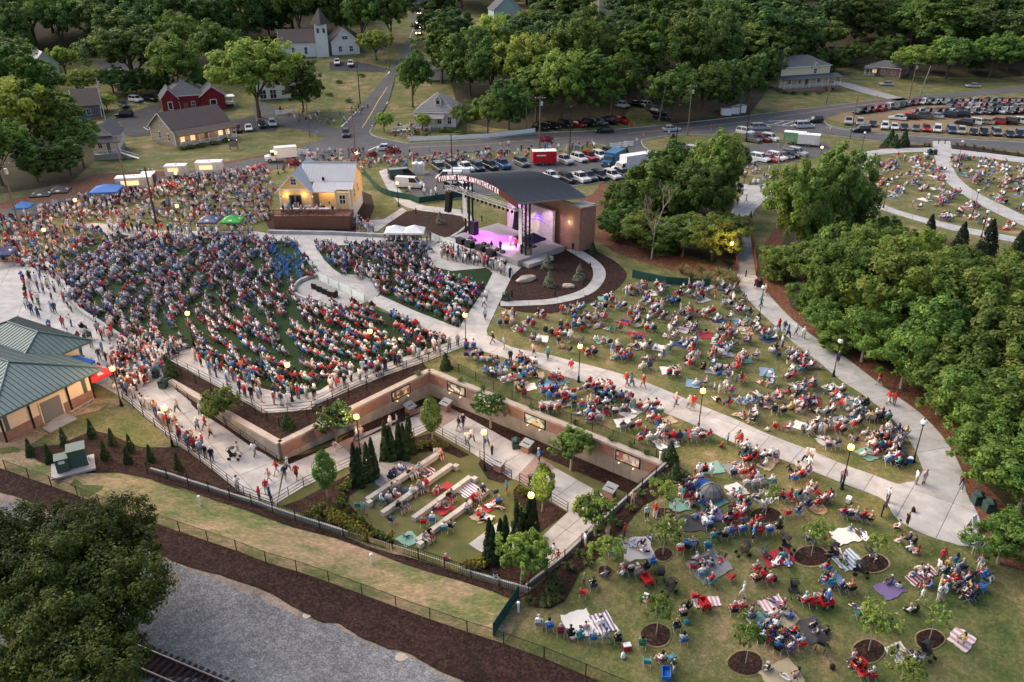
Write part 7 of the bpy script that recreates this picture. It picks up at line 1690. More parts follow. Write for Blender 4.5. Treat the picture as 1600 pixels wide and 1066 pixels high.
def body_mesh(pose,sub):
 J = skeleton(pose); names = list(J); idx = {n: i for i,n in enumerate(names)}
 me = bpy.data.meshes.new('sk'); me.from_pydata([J[n] for n in names],[(idx[a],idx[b]) for a,b,_ in BON],[])
 ob = bpy.data.objects.new('sk',me); C.objects.link(ob); ob.modifiers.new('s','SKIN')
 for n in names:
  v = me.skin_vertices[0].data[idx[n]]; v.radius = RAD.get(n) or RAD[n[1:]]; v.use_root = n == 'pel'
 ob.modifiers['s'].use_smooth_shade = True; ob.modifiers['s'].branch_smoothing = .4
 if sub:
  q = ob.modifiers.new('u','SUBSURF'); q.levels = sub; q.render_levels = sub
 else:
  q = ob.modifiers.new('d','DECIMATE'); q.ratio = .62
 out = bpy.data.meshes.new_from_object(ob.evaluated_get(bpy.context.evaluated_depsgraph_get()))
 bpy.data.objects.remove(ob)
 V = np.array([v.co for v in out.vertices]); best = np.full(len(V),9.); zone = np.zeros(len(V),int); tt = np.zeros(len(V))
 for a,b,z in BON:
  A,B = np.array(J[a]),np.array(J[b]); d = B - A; t = np.clip(((V - A) @ d) / (d @ d),0,1); q = np.linalg.norm(V - A - t[:,None] * d,axis=1)
  rr = .5 * (max(RAD.get(a) or RAD[a[1:]]) + max(RAD.get(b) or RAD[b[1:]])); q = q / rr
  k = q < best; best[k] = q[k]; zone[k] = z; tt[k] = t[k]
 up = np.array(J['top']) - np.array(J['hea']); up /= np.linalg.norm(up); hd = np.array(J['hea'])
 hv = (zone == 3) | ((zone == 0) & (np.linalg.norm(V - hd,axis=1) < .2) & (best < 2))
 fwd = np.array([0,1,0]) if pose != 'lie' else np.array([0,0,1])
 rel = V - hd; hair = hv & (((rel @ up) > .035) | ((rel @ fwd) < -.03))
 zone[hv] = 0; zone[hair] = 3
 return out,V,zone,tt,J
PART_POSES = ['stand','phone','walk','chair','chair2','ground','recline','lie','bench']
HI,LO = {},{}
def zone_mask(zone,shorts,sleeves=True):
 """One colour per zone stored as three masks: R shirt, G trousers, B shoes (rest skin)."""
 out = np.zeros((len(zone),4),np.float32); out[:,3] = 1
 z = zone.copy(); z[z == 5] = 0 if shorts else 2
 out[z == 1,0] = 1; out[z == 2,1] = 1; out[z == 4,2] = 1
 return out
def person_mat():
 m = bpy.data.materials.new('clothed_body'); m.use_nodes = True; nt = m.node_tree; n = nt.nodes; L = nt.links; b = n['Principled BSDF']; b.inputs['Roughness'].default_value = .8; b.inputs['Specular IOR Level'].default_value = .2
 a = n.new('ShaderNodeAttribute'); a.attribute_name = 'zone'; sp = n.new('ShaderNodeSeparateColor'); L.new(a.outputs['Color'],sp.inputs[0])
 cur = None
 for k,nm in enumerate(('skin','shirt','trousers','shoes')):
  t = n.new('ShaderNodeAttribute'); t.attribute_type = 'OBJECT'; t.attribute_name = nm
  if cur is None: cur = t.outputs['Color']; continue
  gt = n.new('ShaderNodeMath'); gt.operation = 'GREATER_THAN'; gt.inputs[1].default_value = .5; L.new(sp.outputs[k - 1],gt.inputs[0])
  mx = n.new('ShaderNodeMix'); mx.data_type = 'RGBA'; L.new(gt.outputs[0],mx.inputs[0]); L.new(cur,mx.inputs[6]); L.new(t.outputs['Color'],mx.inputs[7]); cur = mx.outputs[2]
 L.new(cur,b.inputs['Base Color']); return m
M_person = person_mat(); M_hair = tint_mat('hair',.6,.3,noise=.2,nscale=20)
for ps in PART_POSES:
 me,V,zone,tt,J = body_mesh(ps,1)
 for sh in (0,1):
  q = me.copy(); q.name = 'person'; at = q.color_attributes.new('zone','FLOAT_COLOR','POINT'); at.data.foreach_set('color',zone_mask(zone,sh).ravel()); q.materials.clear(); q.materials.append(M_person)
  HI[ps,sh] = q
 hd = J['hea']; up = (J['top'] - hd).normalized(); back = Vector((0,-1,0)) if ps != 'lie' else Vector((0,0,-1)); side = up.cross(back)
 for kind in ('short','long','cap'):
  mb = MB(); vs = []; fs = []; n = 8; rings = 5
  for i in range(rings + 1):
   th_ = (i / rings) * (1.75 if kind == 'long' else 1.35)
   for j in range(n):
    ph = 2 * math.pi * j / n
    d = up * math.cos(th_) + (side * math.cos(ph) + back * math.sin(ph)) * math.sin(th_)
    k = .125 if kind != 'cap' else .13
    p = hd + up * .03 + d * k
    if d.dot(back) < -.2 and i > 2: p = hd + up * (.09 if kind != 'cap' else .07) - back * (.09 if kind != 'cap' else .2) + side * d.dot(side) * .1
    if kind == 'long' and i == rings and d.dot(back) > -.1: p += -up * .16 + back * .03
    vs.append(p)
  for i in range(rings):
   for j in range(n): fs.append((i * n + j,(i + 1) * n + j,(i + 1) * n + (j + 1) % n,i * n + (j + 1) % n))
  HI[ps,kind] = mb.add(vs,fs).mesh('hair' if kind != 'cap' else 'cap',M_hair)
 lo,V,zone,tt,J = body_mesh(ps,0)
 lo.calc_loop_triangles(); T = np.array([t.vertices for t in lo.loop_triangles]); LO[ps] = (V,T,zone)
SHIRT = [((.50,.03,.04),'red',12),((.78,.77,.76),'white',21),((.035,.05,.11),'navy',6),((.05,.16,.40),'blue',6),((.018,.018,.02),'black',8),((.24,.24,.25),'grey',5),((.58,.38,.36),'pink',8),((.05,.27,.30),'teal',2),((.19,.035,.05),'maroon',3),((.34,.42,.50),'light blue',7),((.52,.38,.12),'yellow',.8),((.55,.22,.09),'orange',.8),((.08,.17,.09),'green',1),((.17,.10,.22),'purple',1),((.50,.42,.36),'beige',3)]
PANTS = [((.06,.085,.15),'denim',7),((.018,.018,.02),'black',4),((.34,.28,.21),'khaki',6),((.58,.57,.55),'white',6),((.19,.19,.20),'grey',4),((.035,.045,.09),'navy',3),((.30,.05,.05),'red',.7)]
SKIN = [(.60,.39,.30),(.55,.35,.26),(.64,.45,.36),(.62,.42,.33),(.25,.13,.08),(.13,.07,.05),(.50,.31,.23)]
HAIR = [((.025,.015,.01),'dark'),((.12,.065,.035),'brown'),((.34,.24,.14),'blond'),((.36,.35,.34),'grey'),((.012,.01,.01),'black')]
CHAIR = [((.03,.13,.38),'blue',6),((.42,.025,.03),'red',7),((.03,.04,.08),'navy',6),((.014,.014,.016),'black',6),((.03,.14,.09),'green',2),((.27,.27,.28),'grey',8),((.07,.24,.27),'teal',2),((.12,.06,.17),'purple',1),((.14,.03,.035),'maroon',2)]
BLANK = [((.58,.57,.54),'white',4),((.42,.40,.40),'grey',4),((.19,.195,.20),'slate',2),((.30,.03,.04),'red',3),((.16,.30,.24),'mint green',1.5),((.15,.25,.36),'pale blue',3),((.38,.31,.20),'tan',3),((.45,.25,.28),'pink',2),((.03,.05,.14),'navy',2),((.15,.11,.23),'purple',.7),((.11,.22,.24),'teal',1.5),((.06,.06,.065),'charcoal',1)]
def pick(t): 
 k = rng.choices(t,[x[2] for x in t])[0]; return k[0],k[1]
PEOPLE,CHAIRS,BLANKETS = [],[],[]
STAGE = Vector((-3,114,0))
def face(p,to=None):
 d = (to or STAGE) - p; return math.atan2(-d.x,d.y)
def person(p,rot,pose,shirt=None,lie=0.,what='',dz=0.,scale=None,hair=None,pants=None):
 s = None
 if shirt: s = next(((c,n) for c,n,_ in SHIRT if n == shirt),None)
 s = s or pick(SHIRT); q = next(((c,n) for c,n,_ in PANTS if n == pants),None) or pick(PANTS)
 k = rng.uniform(.8,1.15)
 PEOPLE.append(dict(p=Vector((p.x,p.y,p.z + dz)),rot=rot,pose=pose,shirt=(tuple(min(.75,c * k) for c in s[0]),s[1]),pants=q,skin=rng.choice(SKIN),hair=rng.choice(HAIR),shorts=int(rng.random() < .68),hk=hair or rng.choice(['short','short','long','long','cap']),sc=scale or rng.uniform(.93,1.06),what=what))
def chair(p,rot,col=None,low=False):
 c = next(((a,n) for a,n,_ in CHAIR if n == col),None) or pick(CHAIR)
 CHAIRS.append(dict(p=p,rot=rot,col=c,low=low)); return c[1]
def G(x,y):
 """A local ground point near world x, y."""
 return Vector((x,y,float(zt(x,y)) + .05))
def seat(p,rot,col=None,full=.9,shirt=None):
 c = chair(p,rot,col)
 if rng.random() < full: person(p,rot,rng.choice(['chair','chair','chair2']),shirt,what='sitting on %s folding chair' % c)
def blanket(p,rot,w,l,col=None,pat=None):
 c = next(((a,n) for a,n,_ in BLANK if n == col),None) or pick(BLANK)
 BLANKETS.append(dict(p=p,rot=rot,w=w,l=l,col=c,pat=pat)); return c[1]
def cluster(x,y,nch=3,ngr=2,bl=True,col=None,rotj=.35,chs=None,pat=None,size=None):
 """A picnic party: a row of chairs facing the stage with a blanket and people on it in front."""
 c = P(x,y); f = face(c) + rng.uniform(-rotj,rotj); fw = Vector((-math.sin(f),math.cos(f),0)); sd = Vector((fw.y,-fw.x,0))
 bn = None
 if bl:
  w,l = size or (rng.uniform(1.5,2.4),rng.uniform(1.3,1.9)); b = c + fw * 1.35; bn = blanket(G(b.x,b.y),f + rng.uniform(-.25,.25),w,l,col,pat)
  for i in range(ngr):
   q = b + sd * rng.uniform(-w * .4,w * .4) + fw * rng.uniform(-l * .35,l * .35); person(G(q.x,q.y),f + rng.uniform(-.9,.9),rng.choice(['ground','ground','recline','recline','lie']),what='on %s blanket' % bn,dz=.03,scale=rng.choice([None,None,.7]))
 if nch > 2 and rng.random() < .55:
  ra = .55 + .3 * nch; a0 = rng.uniform(0,6.28); cc_ = c + fw * .4
  for i in range(nch):
   a = a0 + (i - (nch - 1) / 2) * .8 / ra + rng.uniform(-.15,.15); q = cc_ + Vector((math.cos(a),math.sin(a),0)) * ra * rng.uniform(.8,1.1)
   seat(G(q.x,q.y),rng.choice([f,f,a + math.pi / 2]) + rng.uniform(-.4,.4),chs[i % len(chs)] if chs else None)
  nch = 0
 for i in range(nch):
  q = c + sd * ((i - (nch - 1) / 2) * rng.uniform(.78,.9)) - fw * (abs(i - (nch - 1) / 2) ** 1.6 * -.12 + rng.uniform(-.1,.15)); 
  seat(G(q.x,q.y),f + (i - (nch - 1) / 2) * .12 + rng.uniform(-.15,.15),chs[i % len(chs)] if chs else None)
 if not bl:
  for i in range(ngr):
   q = c + fw * rng.uniform(.8,1.6) + sd * rng.uniform(-1.2,1.2); person(G(q.x,q.y),f + rng.uniform(-2,2),rng.choice(['ground','stand','recline']),what='on the grass',scale=rng.choice([None,.7]))
def stand(x,y,shirt=None,pose='stand',rot=None,what='standing',pants=None,z=None,scale=None,hair=None):
 p = P(x,y); p = Vector((p.x,p.y,p.z + .06))
 person(p,rng.uniform(0,6.28) if rot is None else rot,pose,shirt,what='walking' if pose == 'walk' else what,pants=pants,scale=scale,hair=hair)
# ---- the near lawn, bottom right (photo ground points)
FT = lambda x,y: face(P(x,y))
for (x,y,c,s) in [(842,981,'grey','white'),(858,984,'blue','light blue'),(876,993,'maroon','maroon'),(891,997,'black','black'),(906,1000,'teal','teal'),(926,1003,'blue','light blue'),(946,1002,'grey','grey'),(965,1005,'black','black')]:
 seat(P(x,y) + Vector((0,0,.05)),FT(x,y) + rng.uniform(-.2,.2),c,1.,s)
blanket(P(905,976) + Vector((0,0,.05)),.3,2.2,2.4,'white'); blanket(P(940,975) + Vector((0,0,.05)),.35,1.8,1.8,'purple','stripe')
person(P(915,985) + Vector((0,0,.08)),FT(915,985),'ground','pink',what='on white blanket'); person(P(938,978) + Vector((0,0,.08)),FT(938,978),'ground','white',what='on purple striped blanket')
for (x,y,c,fu) in [(1003,1012,'green',1),(1010,1040,'teal',0),(1047,1035,'teal',0),(1033,1038,'maroon',1),(911,932,'red',0),(926,921,'navy',1),(1066,966,'black',1),(1072,955,'black',1),(1014,947,'red',0),(1084,938,'red',0),(1098,953,'red',0),(1145,960,'black',1),(1158,955,'red',1),(1056,985,'navy',1),(1067,1006,'blue',1),
                      (1095,903,'teal',1),(1110,915,'teal',1),(1082,892,'red',1),(1140,908,'red',0),(1228,808,'red',0),(1246,806,'blue',1),(1262,848,'navy',1),(1270,850,'blue',1),(1282,849,'red',1),(1316,808,'purple',1),(1326,810,'navy',1),(1336,812,'grey',1),(1347,815,'navy',1),(1358,818,'black',1),
                      (1290,894,'blue',1),(1313,925,'navy',1),(1328,926,'black',1),(1288,915,'blue',1),(1297,918,'teal',1),(1490,885,'teal',1),(1500,893,'navy',1),(1474,903,'green',1),(1486,908,'red',1),(1535,905,'blue',1),(1532,922,'blue',0),(1511,940,'navy',1),(1520,935,'black',1),(1505,932,'maroon',1),(1530,880,'navy',0),
                      (1256,945,'red',1),(1268,948,'red',1),(1283,942,'red',1),(1338,1050,'red',1),(1345,1060,'red',0),(1360,1062,'red',1),(1340,965,'green',0),(1350,962,'red',1),(1372,978,'grey',1),(1385,980,'green',1),(1505,853,'blue',0),(1525,858,'blue',1),(1210,990,'purple',1),(1222,1000,'navy',1),(1238,995,'black',1),(1250,1012,'red',1),(1232,1020,'purple',1),(1215,1010,'navy',1),(1205,980,'blue',1),(1243,1005,'grey',1),
                      (955,872,'grey',1),(975,893,'red',1),(985,897,'black',1),(995,900,'grey',1),(1018,885,'blue',1),(1008,893,'black',1),(1180,895,'red',1),(1192,905,'red',1),(1200,912,'red',1),(1180,912,'black',1)]:
 seat(P(x,y) + Vector((0,0,.05)),FT(x,y) + rng.uniform(-.4,.4),c,fu)
for (x,y,w,l,c,n,pat) in [(995,858,2.4,2.2,'grey',5,None),(1108,885,2.9,2.3,'slate',10,None),(1320,838,2.1,1.6,'white',1,None),(1325,876,2.0,1.6,'pale blue',3,'stripe'),(1215,872,2.4,1.5,'red',4,None),(1440,898,2.6,1.0,'red',6,'stripe'),(1390,921,1.9,1.4,'purple',2,None),(1206,945,1.8,1.2,'pink',2,'stripe'),(1501,1000,1.5,1.4,'pink',1,'check'),(1408,1024,1.4,1.8,'tan',2,'stripe'),(1222,1058,2.6,2.0,'tan',4,None),(1105,942,2.0,.8,'pink',0,'stripe'),(1230,968,1.6,1.2,'tan',3,None),(1300,905,1.4,1.2,'pale blue',2,None),(1270,985,1.6,2.0,'charcoal',1,None),(1490,900,1.8,1.2,'teal',2,None),(1062,790,1.8,1.5,'mint green',0,None),(1112,732,2.0,1.7,'mint green',0,None)]:
 f = FT(x,y) + rng.uniform(-.3,.3); blanket(P(x,y) + Vector((0,0,.05)),f,w,l,c,pat)
 for i in range(n):
  q = P(x,y) + Vector((rng.uniform(-w * .42,w * .42),rng.uniform(-l * .4,l * .4),.09)); person(q,f + rng.uniform(-1.2,1.2),rng.choice(['ground','ground','recline','lie']),what='on %s blanket' % c,scale=rng.choice([None,None,.75]))
for (x,y,s,po) in [(1160,935,'white','walk'),(912,915,'grey','stand'),(1052,1050,'black','walk'),(1466,925,'yellow','stand'),(1434,928,'red','stand'),(1464,940,'white','stand'),(1472,940,'light blue','stand'),(1437,945,'white','walk'),(1527,848,'maroon','phone'),(1415,825,'black','stand'),(1403,827,'white','ground'),(1470,882,'red','stand'),(1330,1042,'pink','walk'),(1175,848,'blue','stand'),(949,845,'pink','stand'),(1386,785,'white','phone'),(1240,790,'teal','walk'),(1258,783,'white','walk'),(1315,757,'pink','stand'),(1430,757,'white','stand'),(1442,757,'pink','stand'),(1500,765,'maroon','walk'),(1262,737,'white','walk'),(1258,724,'pink','walk'),(1266,722,'white','walk'),(865,873,'white','walk'),(872,878,'red','stand'),(914,857,'white','stand'),(1010,815,'light blue','stand'),(1023,812,'red','stand'),(988,792,'pink','stand'),(1065,785,'teal','stand'),(1087,790,'white','stand'),(1178,842,'navy','stand'),(975,845,'red','stand'),(1215,835,'black','stand'),(1290,950,'blue','stand'),(1520,870,'light blue','stand'),(1528,895,'grey','stand')]:
 stand(x,y,s,po,what='standing on the lawn',scale=.72 if (x,y) in ((872,878),(1434,928),(1052,1050),(912,915)) else None)
for (x,y,s,po) in [(1348,838,'white','lie'),(1353,842,'white','lie'),(1362,868,'navy','lie'),(1405,850,'beige','ground'),(1420,845,'navy','ground'),(1427,852,'black','ground'),(1420,862,'white','ground'),(1432,866,'red','ground'),(1271,983,'black','ground'),(1290,993,'black','ground'),(1420,958,'white','ground'),(1430,959,'black','ground'),(1372,965,'white','recline'),(1380,968,'green','recline'),(1425,1030,'black','lie'),(1436,1030,'grey','recline'),(1340,955,'pink','recline'),(945,903,'grey','ground'),(972,900,'white','ground'),(1538,905,'white','recline'),(1495,922,'black','ground')]:
 person(P(x,y) + Vector((0,0,.06)),FT(x,y) + rng.uniform(-.6,.6),po,s,what='on the grass')
for (x,y,n,g,b) in [(1100,785,4,3,True),(1130,800,4,2,True),(1085,810,3,3,False),(1118,825,4,3,True),(1090,838,4,2,True),(1150,815,3,2,False),(1140,838,3,2,False),(1165,780,3,2,True),(1075,770,3,2,True),(1185,762,4,3,True),(1215,790,3,1,True),(1160,745,3,3,True),(1120,760,3,2,False),(1200,835,3,2,False),(1235,770,4,2,False),(1280,790,4,1,False),(1300,775,3,1,False),(1055,705,3,2,True),(1090,690,4,2,True),(1020,690,4,1,False),(1140,708,5,2,False),(1175,720,3,1,False),(1050,670,3,2,True),(1000,655,3,2,True),(985,672,3,1,True),(960,650,3,2,True),(940,640,4,1,False),(930,660,2,2,True),(1220,735,3,1,True),(1250,750,3,2,False),(1065,850,3,3,False),(1040,845,2,3,False),(1165,832,4,3,False),(1215,985,4,4,False),(1235,1005,3,4,False),(1200,998,3,3,True),(1485,935,4,3,False),(1500,915,4,2,False),]:
 cluster(x,y,n,g,b)
for (x,y,n,g,b) in [(740,560,3,2,True),(760,570,4,2,True),(785,580,4,3,True),(770,590,3,1,False),(800,600,3,2,True),(815,585,3,2,False),(840,595,3,2,True),(830,615,3,2,True),(855,610,3,1,True),(880,605,3,2,True),(870,625,3,2,True),(895,640,3,1,True),(900,615,4,0,False),(920,620,5,0,False),(940,625,4,1,False),(915,640,4,1,False),(955,630,3,1,True),(975,640,3,0,False),(860,645,3,1,True),(905,660,3,1,False),(735,545,2,1,False),(975,625,3,1,False),(1005,640,4,1,False),(1025,650,2,1,False),(935,605,3,1,False),(800,575,4,1,False),(825,572,3,1,True),(1045,690,2,2,True)]:
 cluster(x,y,n,g,b)
LAWNR = [(800,495),(890,492),(985,462),(1010,446),(1110,452),(1150,455),(1192,505),(1262,565),(1320,612),(1400,680),(1425,715),(1405,740),(1300,705),(1150,645),(1040,595),(900,555),(790,530),(775,510)]
def scatter(pg,n,sp,fn,tries=6000):
 w = poly(pg); xs = [p[0] for p in w]; ys = [p[1] for p in w]; out = []
 for _ in range(tries):
  if len(out) >= n: break
  x,y = rng.uniform(min(xs),max(xs)),rng.uniform(min(ys),max(ys))
  if not inside(w,[x],[y])[0] or any((x - a) ** 2 + (y - b) ** 2 < sp * sp for a,b in out): continue
  out.append((x,y)); px,py,_d = pix((x,y,float(zt(x,y)))); fn(px,py)
 return out
scatter(LAWNR,205,2.4,lambda x,y: cluster(x,y,rng.choice([1,2,2,3,4]),rng.choice([1,2,2,3,4]),rng.random() < .45,rotj=.9))
for x,y,n in [(1395,700,5),(1375,712,4),(1400,690,3),(1300,690,5),(1340,650,4),(1365,655,3),(1260,640,4)]: cluster(x,y,n,2,rng.random() < .5)
for pg,n in (([(1345,255),(1455,242),(1465,275),(1500,312),(1560,345),(1590,365),(1480,345),(1360,300)],42),([(1495,245),(1600,260),(1600,330),(1530,295),(1500,270)],30)):
 scatter(pg,n,3.,lambda x,y: cluster(x,y,rng.choice([1,2,3,4]),rng.choice([1,2,3]),rng.random() < .45))
scatter([(1130,300),(1175,262),(1240,262),(1200,285),(1150,300)],9,3,lambda x,y: cluster(x,y,2,2,False))
for x,y,s,po in [(656,738,'light blue','bench'),(648,744,'beige','bench'),(640,748,'black','bench'),(622,766,'beige','bench'),(614,770,'grey','bench'),(682,714,'white','bench'),(687,716,'pink','bench'),(645,775,'white','bench'),(656,768,'grey','bench'),(624,800,'black','bench'),(634,796,'navy','bench'),(702,784,'black','bench'),(706,780,'grey','bench'),(740,787,'red','bench'),(748,782,'pink','bench'),(665,848,'grey','bench'),(672,842,'black','bench'),(730,800,'white','bench'),(755,772,'navy','bench')]:
 p = P(x,y); person(Vector((p.x,p.y,p.z - .02)),face(p,Vector((10,40,0))) + rng.uniform(-.3,.3),'chair',s,what='seated on stone seat wall')
for x,y,w,l,c,n,pat in [(672,742,1.5,2.2,'red',3,'check'),(732,766,2.0,1.6,'purple',0,'stripe'),(695,796,1.7,1.2,'red',2,None),(638,843,1.6,1.6,'mint green',1,None),(768,790,2.2,1.2,'red',3,None),(752,808,1.6,1.5,'tan',4,None),(690,764,2.2,.9,'red',2,None)]:
 p = P(x,y) + Vector((0,0,.05)); blanket(p,.75,w,l,c,pat)
 for i in range(n): q = p + Vector((rng.uniform(-.6,.6),rng.uniform(-.5,.5),.04)); person(q,rng.uniform(0,6.28),rng.choice(['ground','ground','recline','lie']),what='on %s garden blanket' % c,scale=rng.choice([None,.7]))
for x,y,c,fu in [(598,790,'green',1),(608,786,'grey',1),(619,782,'red',1),(560,796,'teal',0),(613,818,'navy',0),(662,822,'red',1),(676,818,'blue',1),(695,832,'teal',1),(706,828,'black',1),(773,775,'navy',0),(780,792,'navy',1),(617,744,'blue',1),(628,740,'blue',1),(612,752,'navy',1)]:
 seat(P(x,y) + Vector((0,0,.05)),face(P(x,y),Vector((-4,80,0))) + rng.uniform(-.6,.6),c,fu)
for x,y,s,po in [(667,770,'red','stand'),(570,803,'teal','stand'),(792,772,'blue','stand'),(697,879,'red','ground'),(774,908,'teal','ground'),(717,672,'black','walk'),(724,668,'black','walk'),(737,690,'white','walk'),(730,696,'white','stand'),(760,698,'light blue','walk'),(769,712,'black','stand'),(842,724,'blue','stand'),(862,760,'black','stand'),(525,711,'pink','walk'),(464,748,'red','walk'),(446,750,'navy','walk'),(433,742,'red','walk'),(450,738,'light blue','walk'),(558,690,'white','walk'),(565,688,'pink','stand'),(610,672,'white','stand'),(621,668,'light blue','stand')]:
 stand(x,y,s,po,what='standing in sunken garden',scale=.7 if (x,y) in ((769,712),(570,803)) else None)
for x,y,s,po in [(421,755,'pink','walk'),(417,772,'red','stand'),(406,783,'red','stand'),(423,785,'navy','stand'),(398,714,'white','walk'),(373,712,'beige','walk'),(372,768,'white','phone'),(315,650,'light blue','walk'),(310,675,'light blue','walk'),(322,672,'red','walk'),(329,685,'pink','walk'),(278,645,'beige','walk'),(268,660,'grey','walk'),(318,700,'red','stand'),(322,718,'black','stand'),(332,722,'black','stand'),(311,705,'light blue','stand')]:
 stand(x,y,s,po,what='standing on the entrance ramp')
for i in range(26):
 t = rng.random(); stand(205 + 105 * t + rng.uniform(-4,12),630 + 82 * t + rng.uniform(-12,2),None,'stand',what='waiting on the entrance ramp')
def walkers(lst,what):
 for x,y in lst: stand(x,y,None,'walk',what=what)
walkers([(1290,527),(1225,520),(1216,518),(1230,528),(1243,525),(1255,530),(1372,603),(1387,632),(1396,634),(1188,480),(1180,452),(1195,462),(1160,360),(1167,362),(1172,345),(1152,322),(1165,318),(1188,300),(1143,318),(1308,570)],'walking')
walkers([(833,556),(856,562),(892,584),(952,615),(978,604),(986,605),(1055,636),(1076,640),(1083,640),(1005,607),(788,545),(770,538),(760,470),(757,480),(758,500),(740,470)],'walking')
def arcs(pg,r0,r1,dr_,step,p_in,empty=()):
 w = poly(pg); c = Vector((-1,115,0)); r_ = r0
 while r_ < r1:
  n = int(2 * math.pi * r_ / step)
  off = rng.uniform(0,1)
  for i in range(n):
   a = 2 * math.pi * (i + off) / n; rj = r_ + .42 * math.sin(a * 13 + r_ * .7) + .24 * math.sin(a * 41 + r_ * 2) + rng.gauss(0,.2); x,y = c.x + rj * math.cos(a),c.y + rj * math.sin(a)
   if not (math.pi * .9 < a < math.pi * 1.75): continue
   x += rng.uniform(-.12,.12); y += rng.uniform(-.12,.12)
   if not inside(w,[x],[y])[0]: continue
   if math.sin(r_ * 3.1 + a * 9) > .95 or rng.random() > p_in: continue
   if rng.random() < .05: p = G(x,y); person(p,face(p) + rng.uniform(-1,1),rng.choice(['stand','phone','ground']),what='standing on turf'); continue
   p = G(x,y); px,py,_d = pix(p); f = face(p) + rng.uniform(-.2,.2)
   if any(e[0] < px < e[2] and e[1] < py < e[3] for e in empty): 
    if rng.random() < .85: chair(p,f,'blue'); 
    continue
   seat(p,f,None,.93)
  r_ += dr_
arcs(TURF_L,20,66,1.78,.58,.92,[(425,385,475,440)])
arcs(TURF_R,12,36,1.6,.6,.93)
def crowd(pg,n,sitp,what,sp=.45,facing=True):
 def f(x,y):
  p = P(x,y); p = Vector((p.x,p.y,p.z + .06)); r_ = face(p) + rng.uniform(-.6,.6) if facing else rng.uniform(0,6.28)
  if rng.random() < sitp: seat(p,r_,None,.95) if rng.random() < .6 else person(p,r_,rng.choice(['ground','recline']),what=what)
  else: person(p,r_,rng.choice(['stand','stand','phone']),what=what)
 scatter(pg,n,sp,f,n * 8)
crowd([(235,540),(295,545),(262,566),(262,580),(225,606),(196,622),(170,590),(190,545)],190,.1,'standing at head of the ramp',.5)
crowd([(90,420),(130,480),(240,560),(200,600),(150,590),(40,500),(30,440)],75,.02,'standing on arrival plaza',.8,False)
crowd([(40,370),(120,352),(170,366),(105,412),(170,450),(100,440),(0,410),(0,380)],200,.7,'near the plaza')
crowd([(0,345),(60,335),(130,325),(200,305),(300,285),(420,262),(430,300),(420,340),(400,358),(250,352),(150,345),(60,370),(0,385)],560,.72,'on upper lawn')
crowd([(60,330),(140,312),(210,300),(330,275),(400,268),(400,275),(330,288),(200,318),(80,342)],170,.0,'standing by food stalls',.4,False)
crowd([(160,350),(250,363),(400,366),(400,372),(250,369),(165,362)],60,.0,'on upper walk',.5,False)
crowd([(450,240),(560,236),(600,252),(560,275),(500,262),(440,275)],110,.75,'behind yellow house')
crowd([(590,250),(660,246),(760,240),(830,236),(800,247),(740,256),(670,264),(600,262)],120,.75,'on verge beside main road')
crowd([(830,236),(925,228),(935,237),(880,242),(810,248)],26,.5,'on verge beside main road')
crowd([(400,605),(430,622),(470,622),(500,614),(540,594),(600,572),(700,540),(725,540),(600,582),(530,612),(480,632),(410,640),(330,590),(300,560)],130,.06,'on upper walk by railing',.5)
crowd([(690,392),(720,398),(790,424),(800,440),(775,425),(720,412),(690,405)],70,.0,'before the stage',.5)
crowd([(440,325),(545,325),(540,331),(440,332)],2,0,'on the deck')
for i in range(22): person(Vector((rng.uniform(-39.4,-30.5),rng.uniform(130.2,132.8),2.32)),face(Vector((-35,131,0))) + rng.uniform(-1,1),rng.choice(['stand','stand','chair']),what='on the deck')
crowd([(540,350),(560,348),(585,362),(570,366)],16,.0,'at the deck stairs',.5)
crowd([(600,372),(675,376),(670,383),(600,380)],26,.0,'at white tents',.5,False)
crowd([(425,170),(470,178),(545,180),(560,160),(575,170),(545,195),(470,195)],34,.7,'at crossroads corner',.9)
crowd([(610,205),(660,180),(680,205),(640,218),(610,215)],34,.6,'before white corner house',.9)
crowd([(630,296),(740,305),(700,313),(640,306)],14,.1,'behind stage',.8,False)
walkers([(765,237),(782,233),(795,231),(671,238),(640,244),(497,214),(575,172),(1045,214),(1111,206),(995,226),(1297,208)],'walking')
for x,y,s in [(752,402,'black'),(768,392,'black'),(782,392,'navy'),(806,388,'red'),(798,384,'grey'),(815,394,'black')]:
 q = P(x,y,1.0); person(Vector((q.x,q.y,1.02)),math.atan2(-.743,-.669) + 1.57 + math.pi,'stand',s,what='playing on stage')
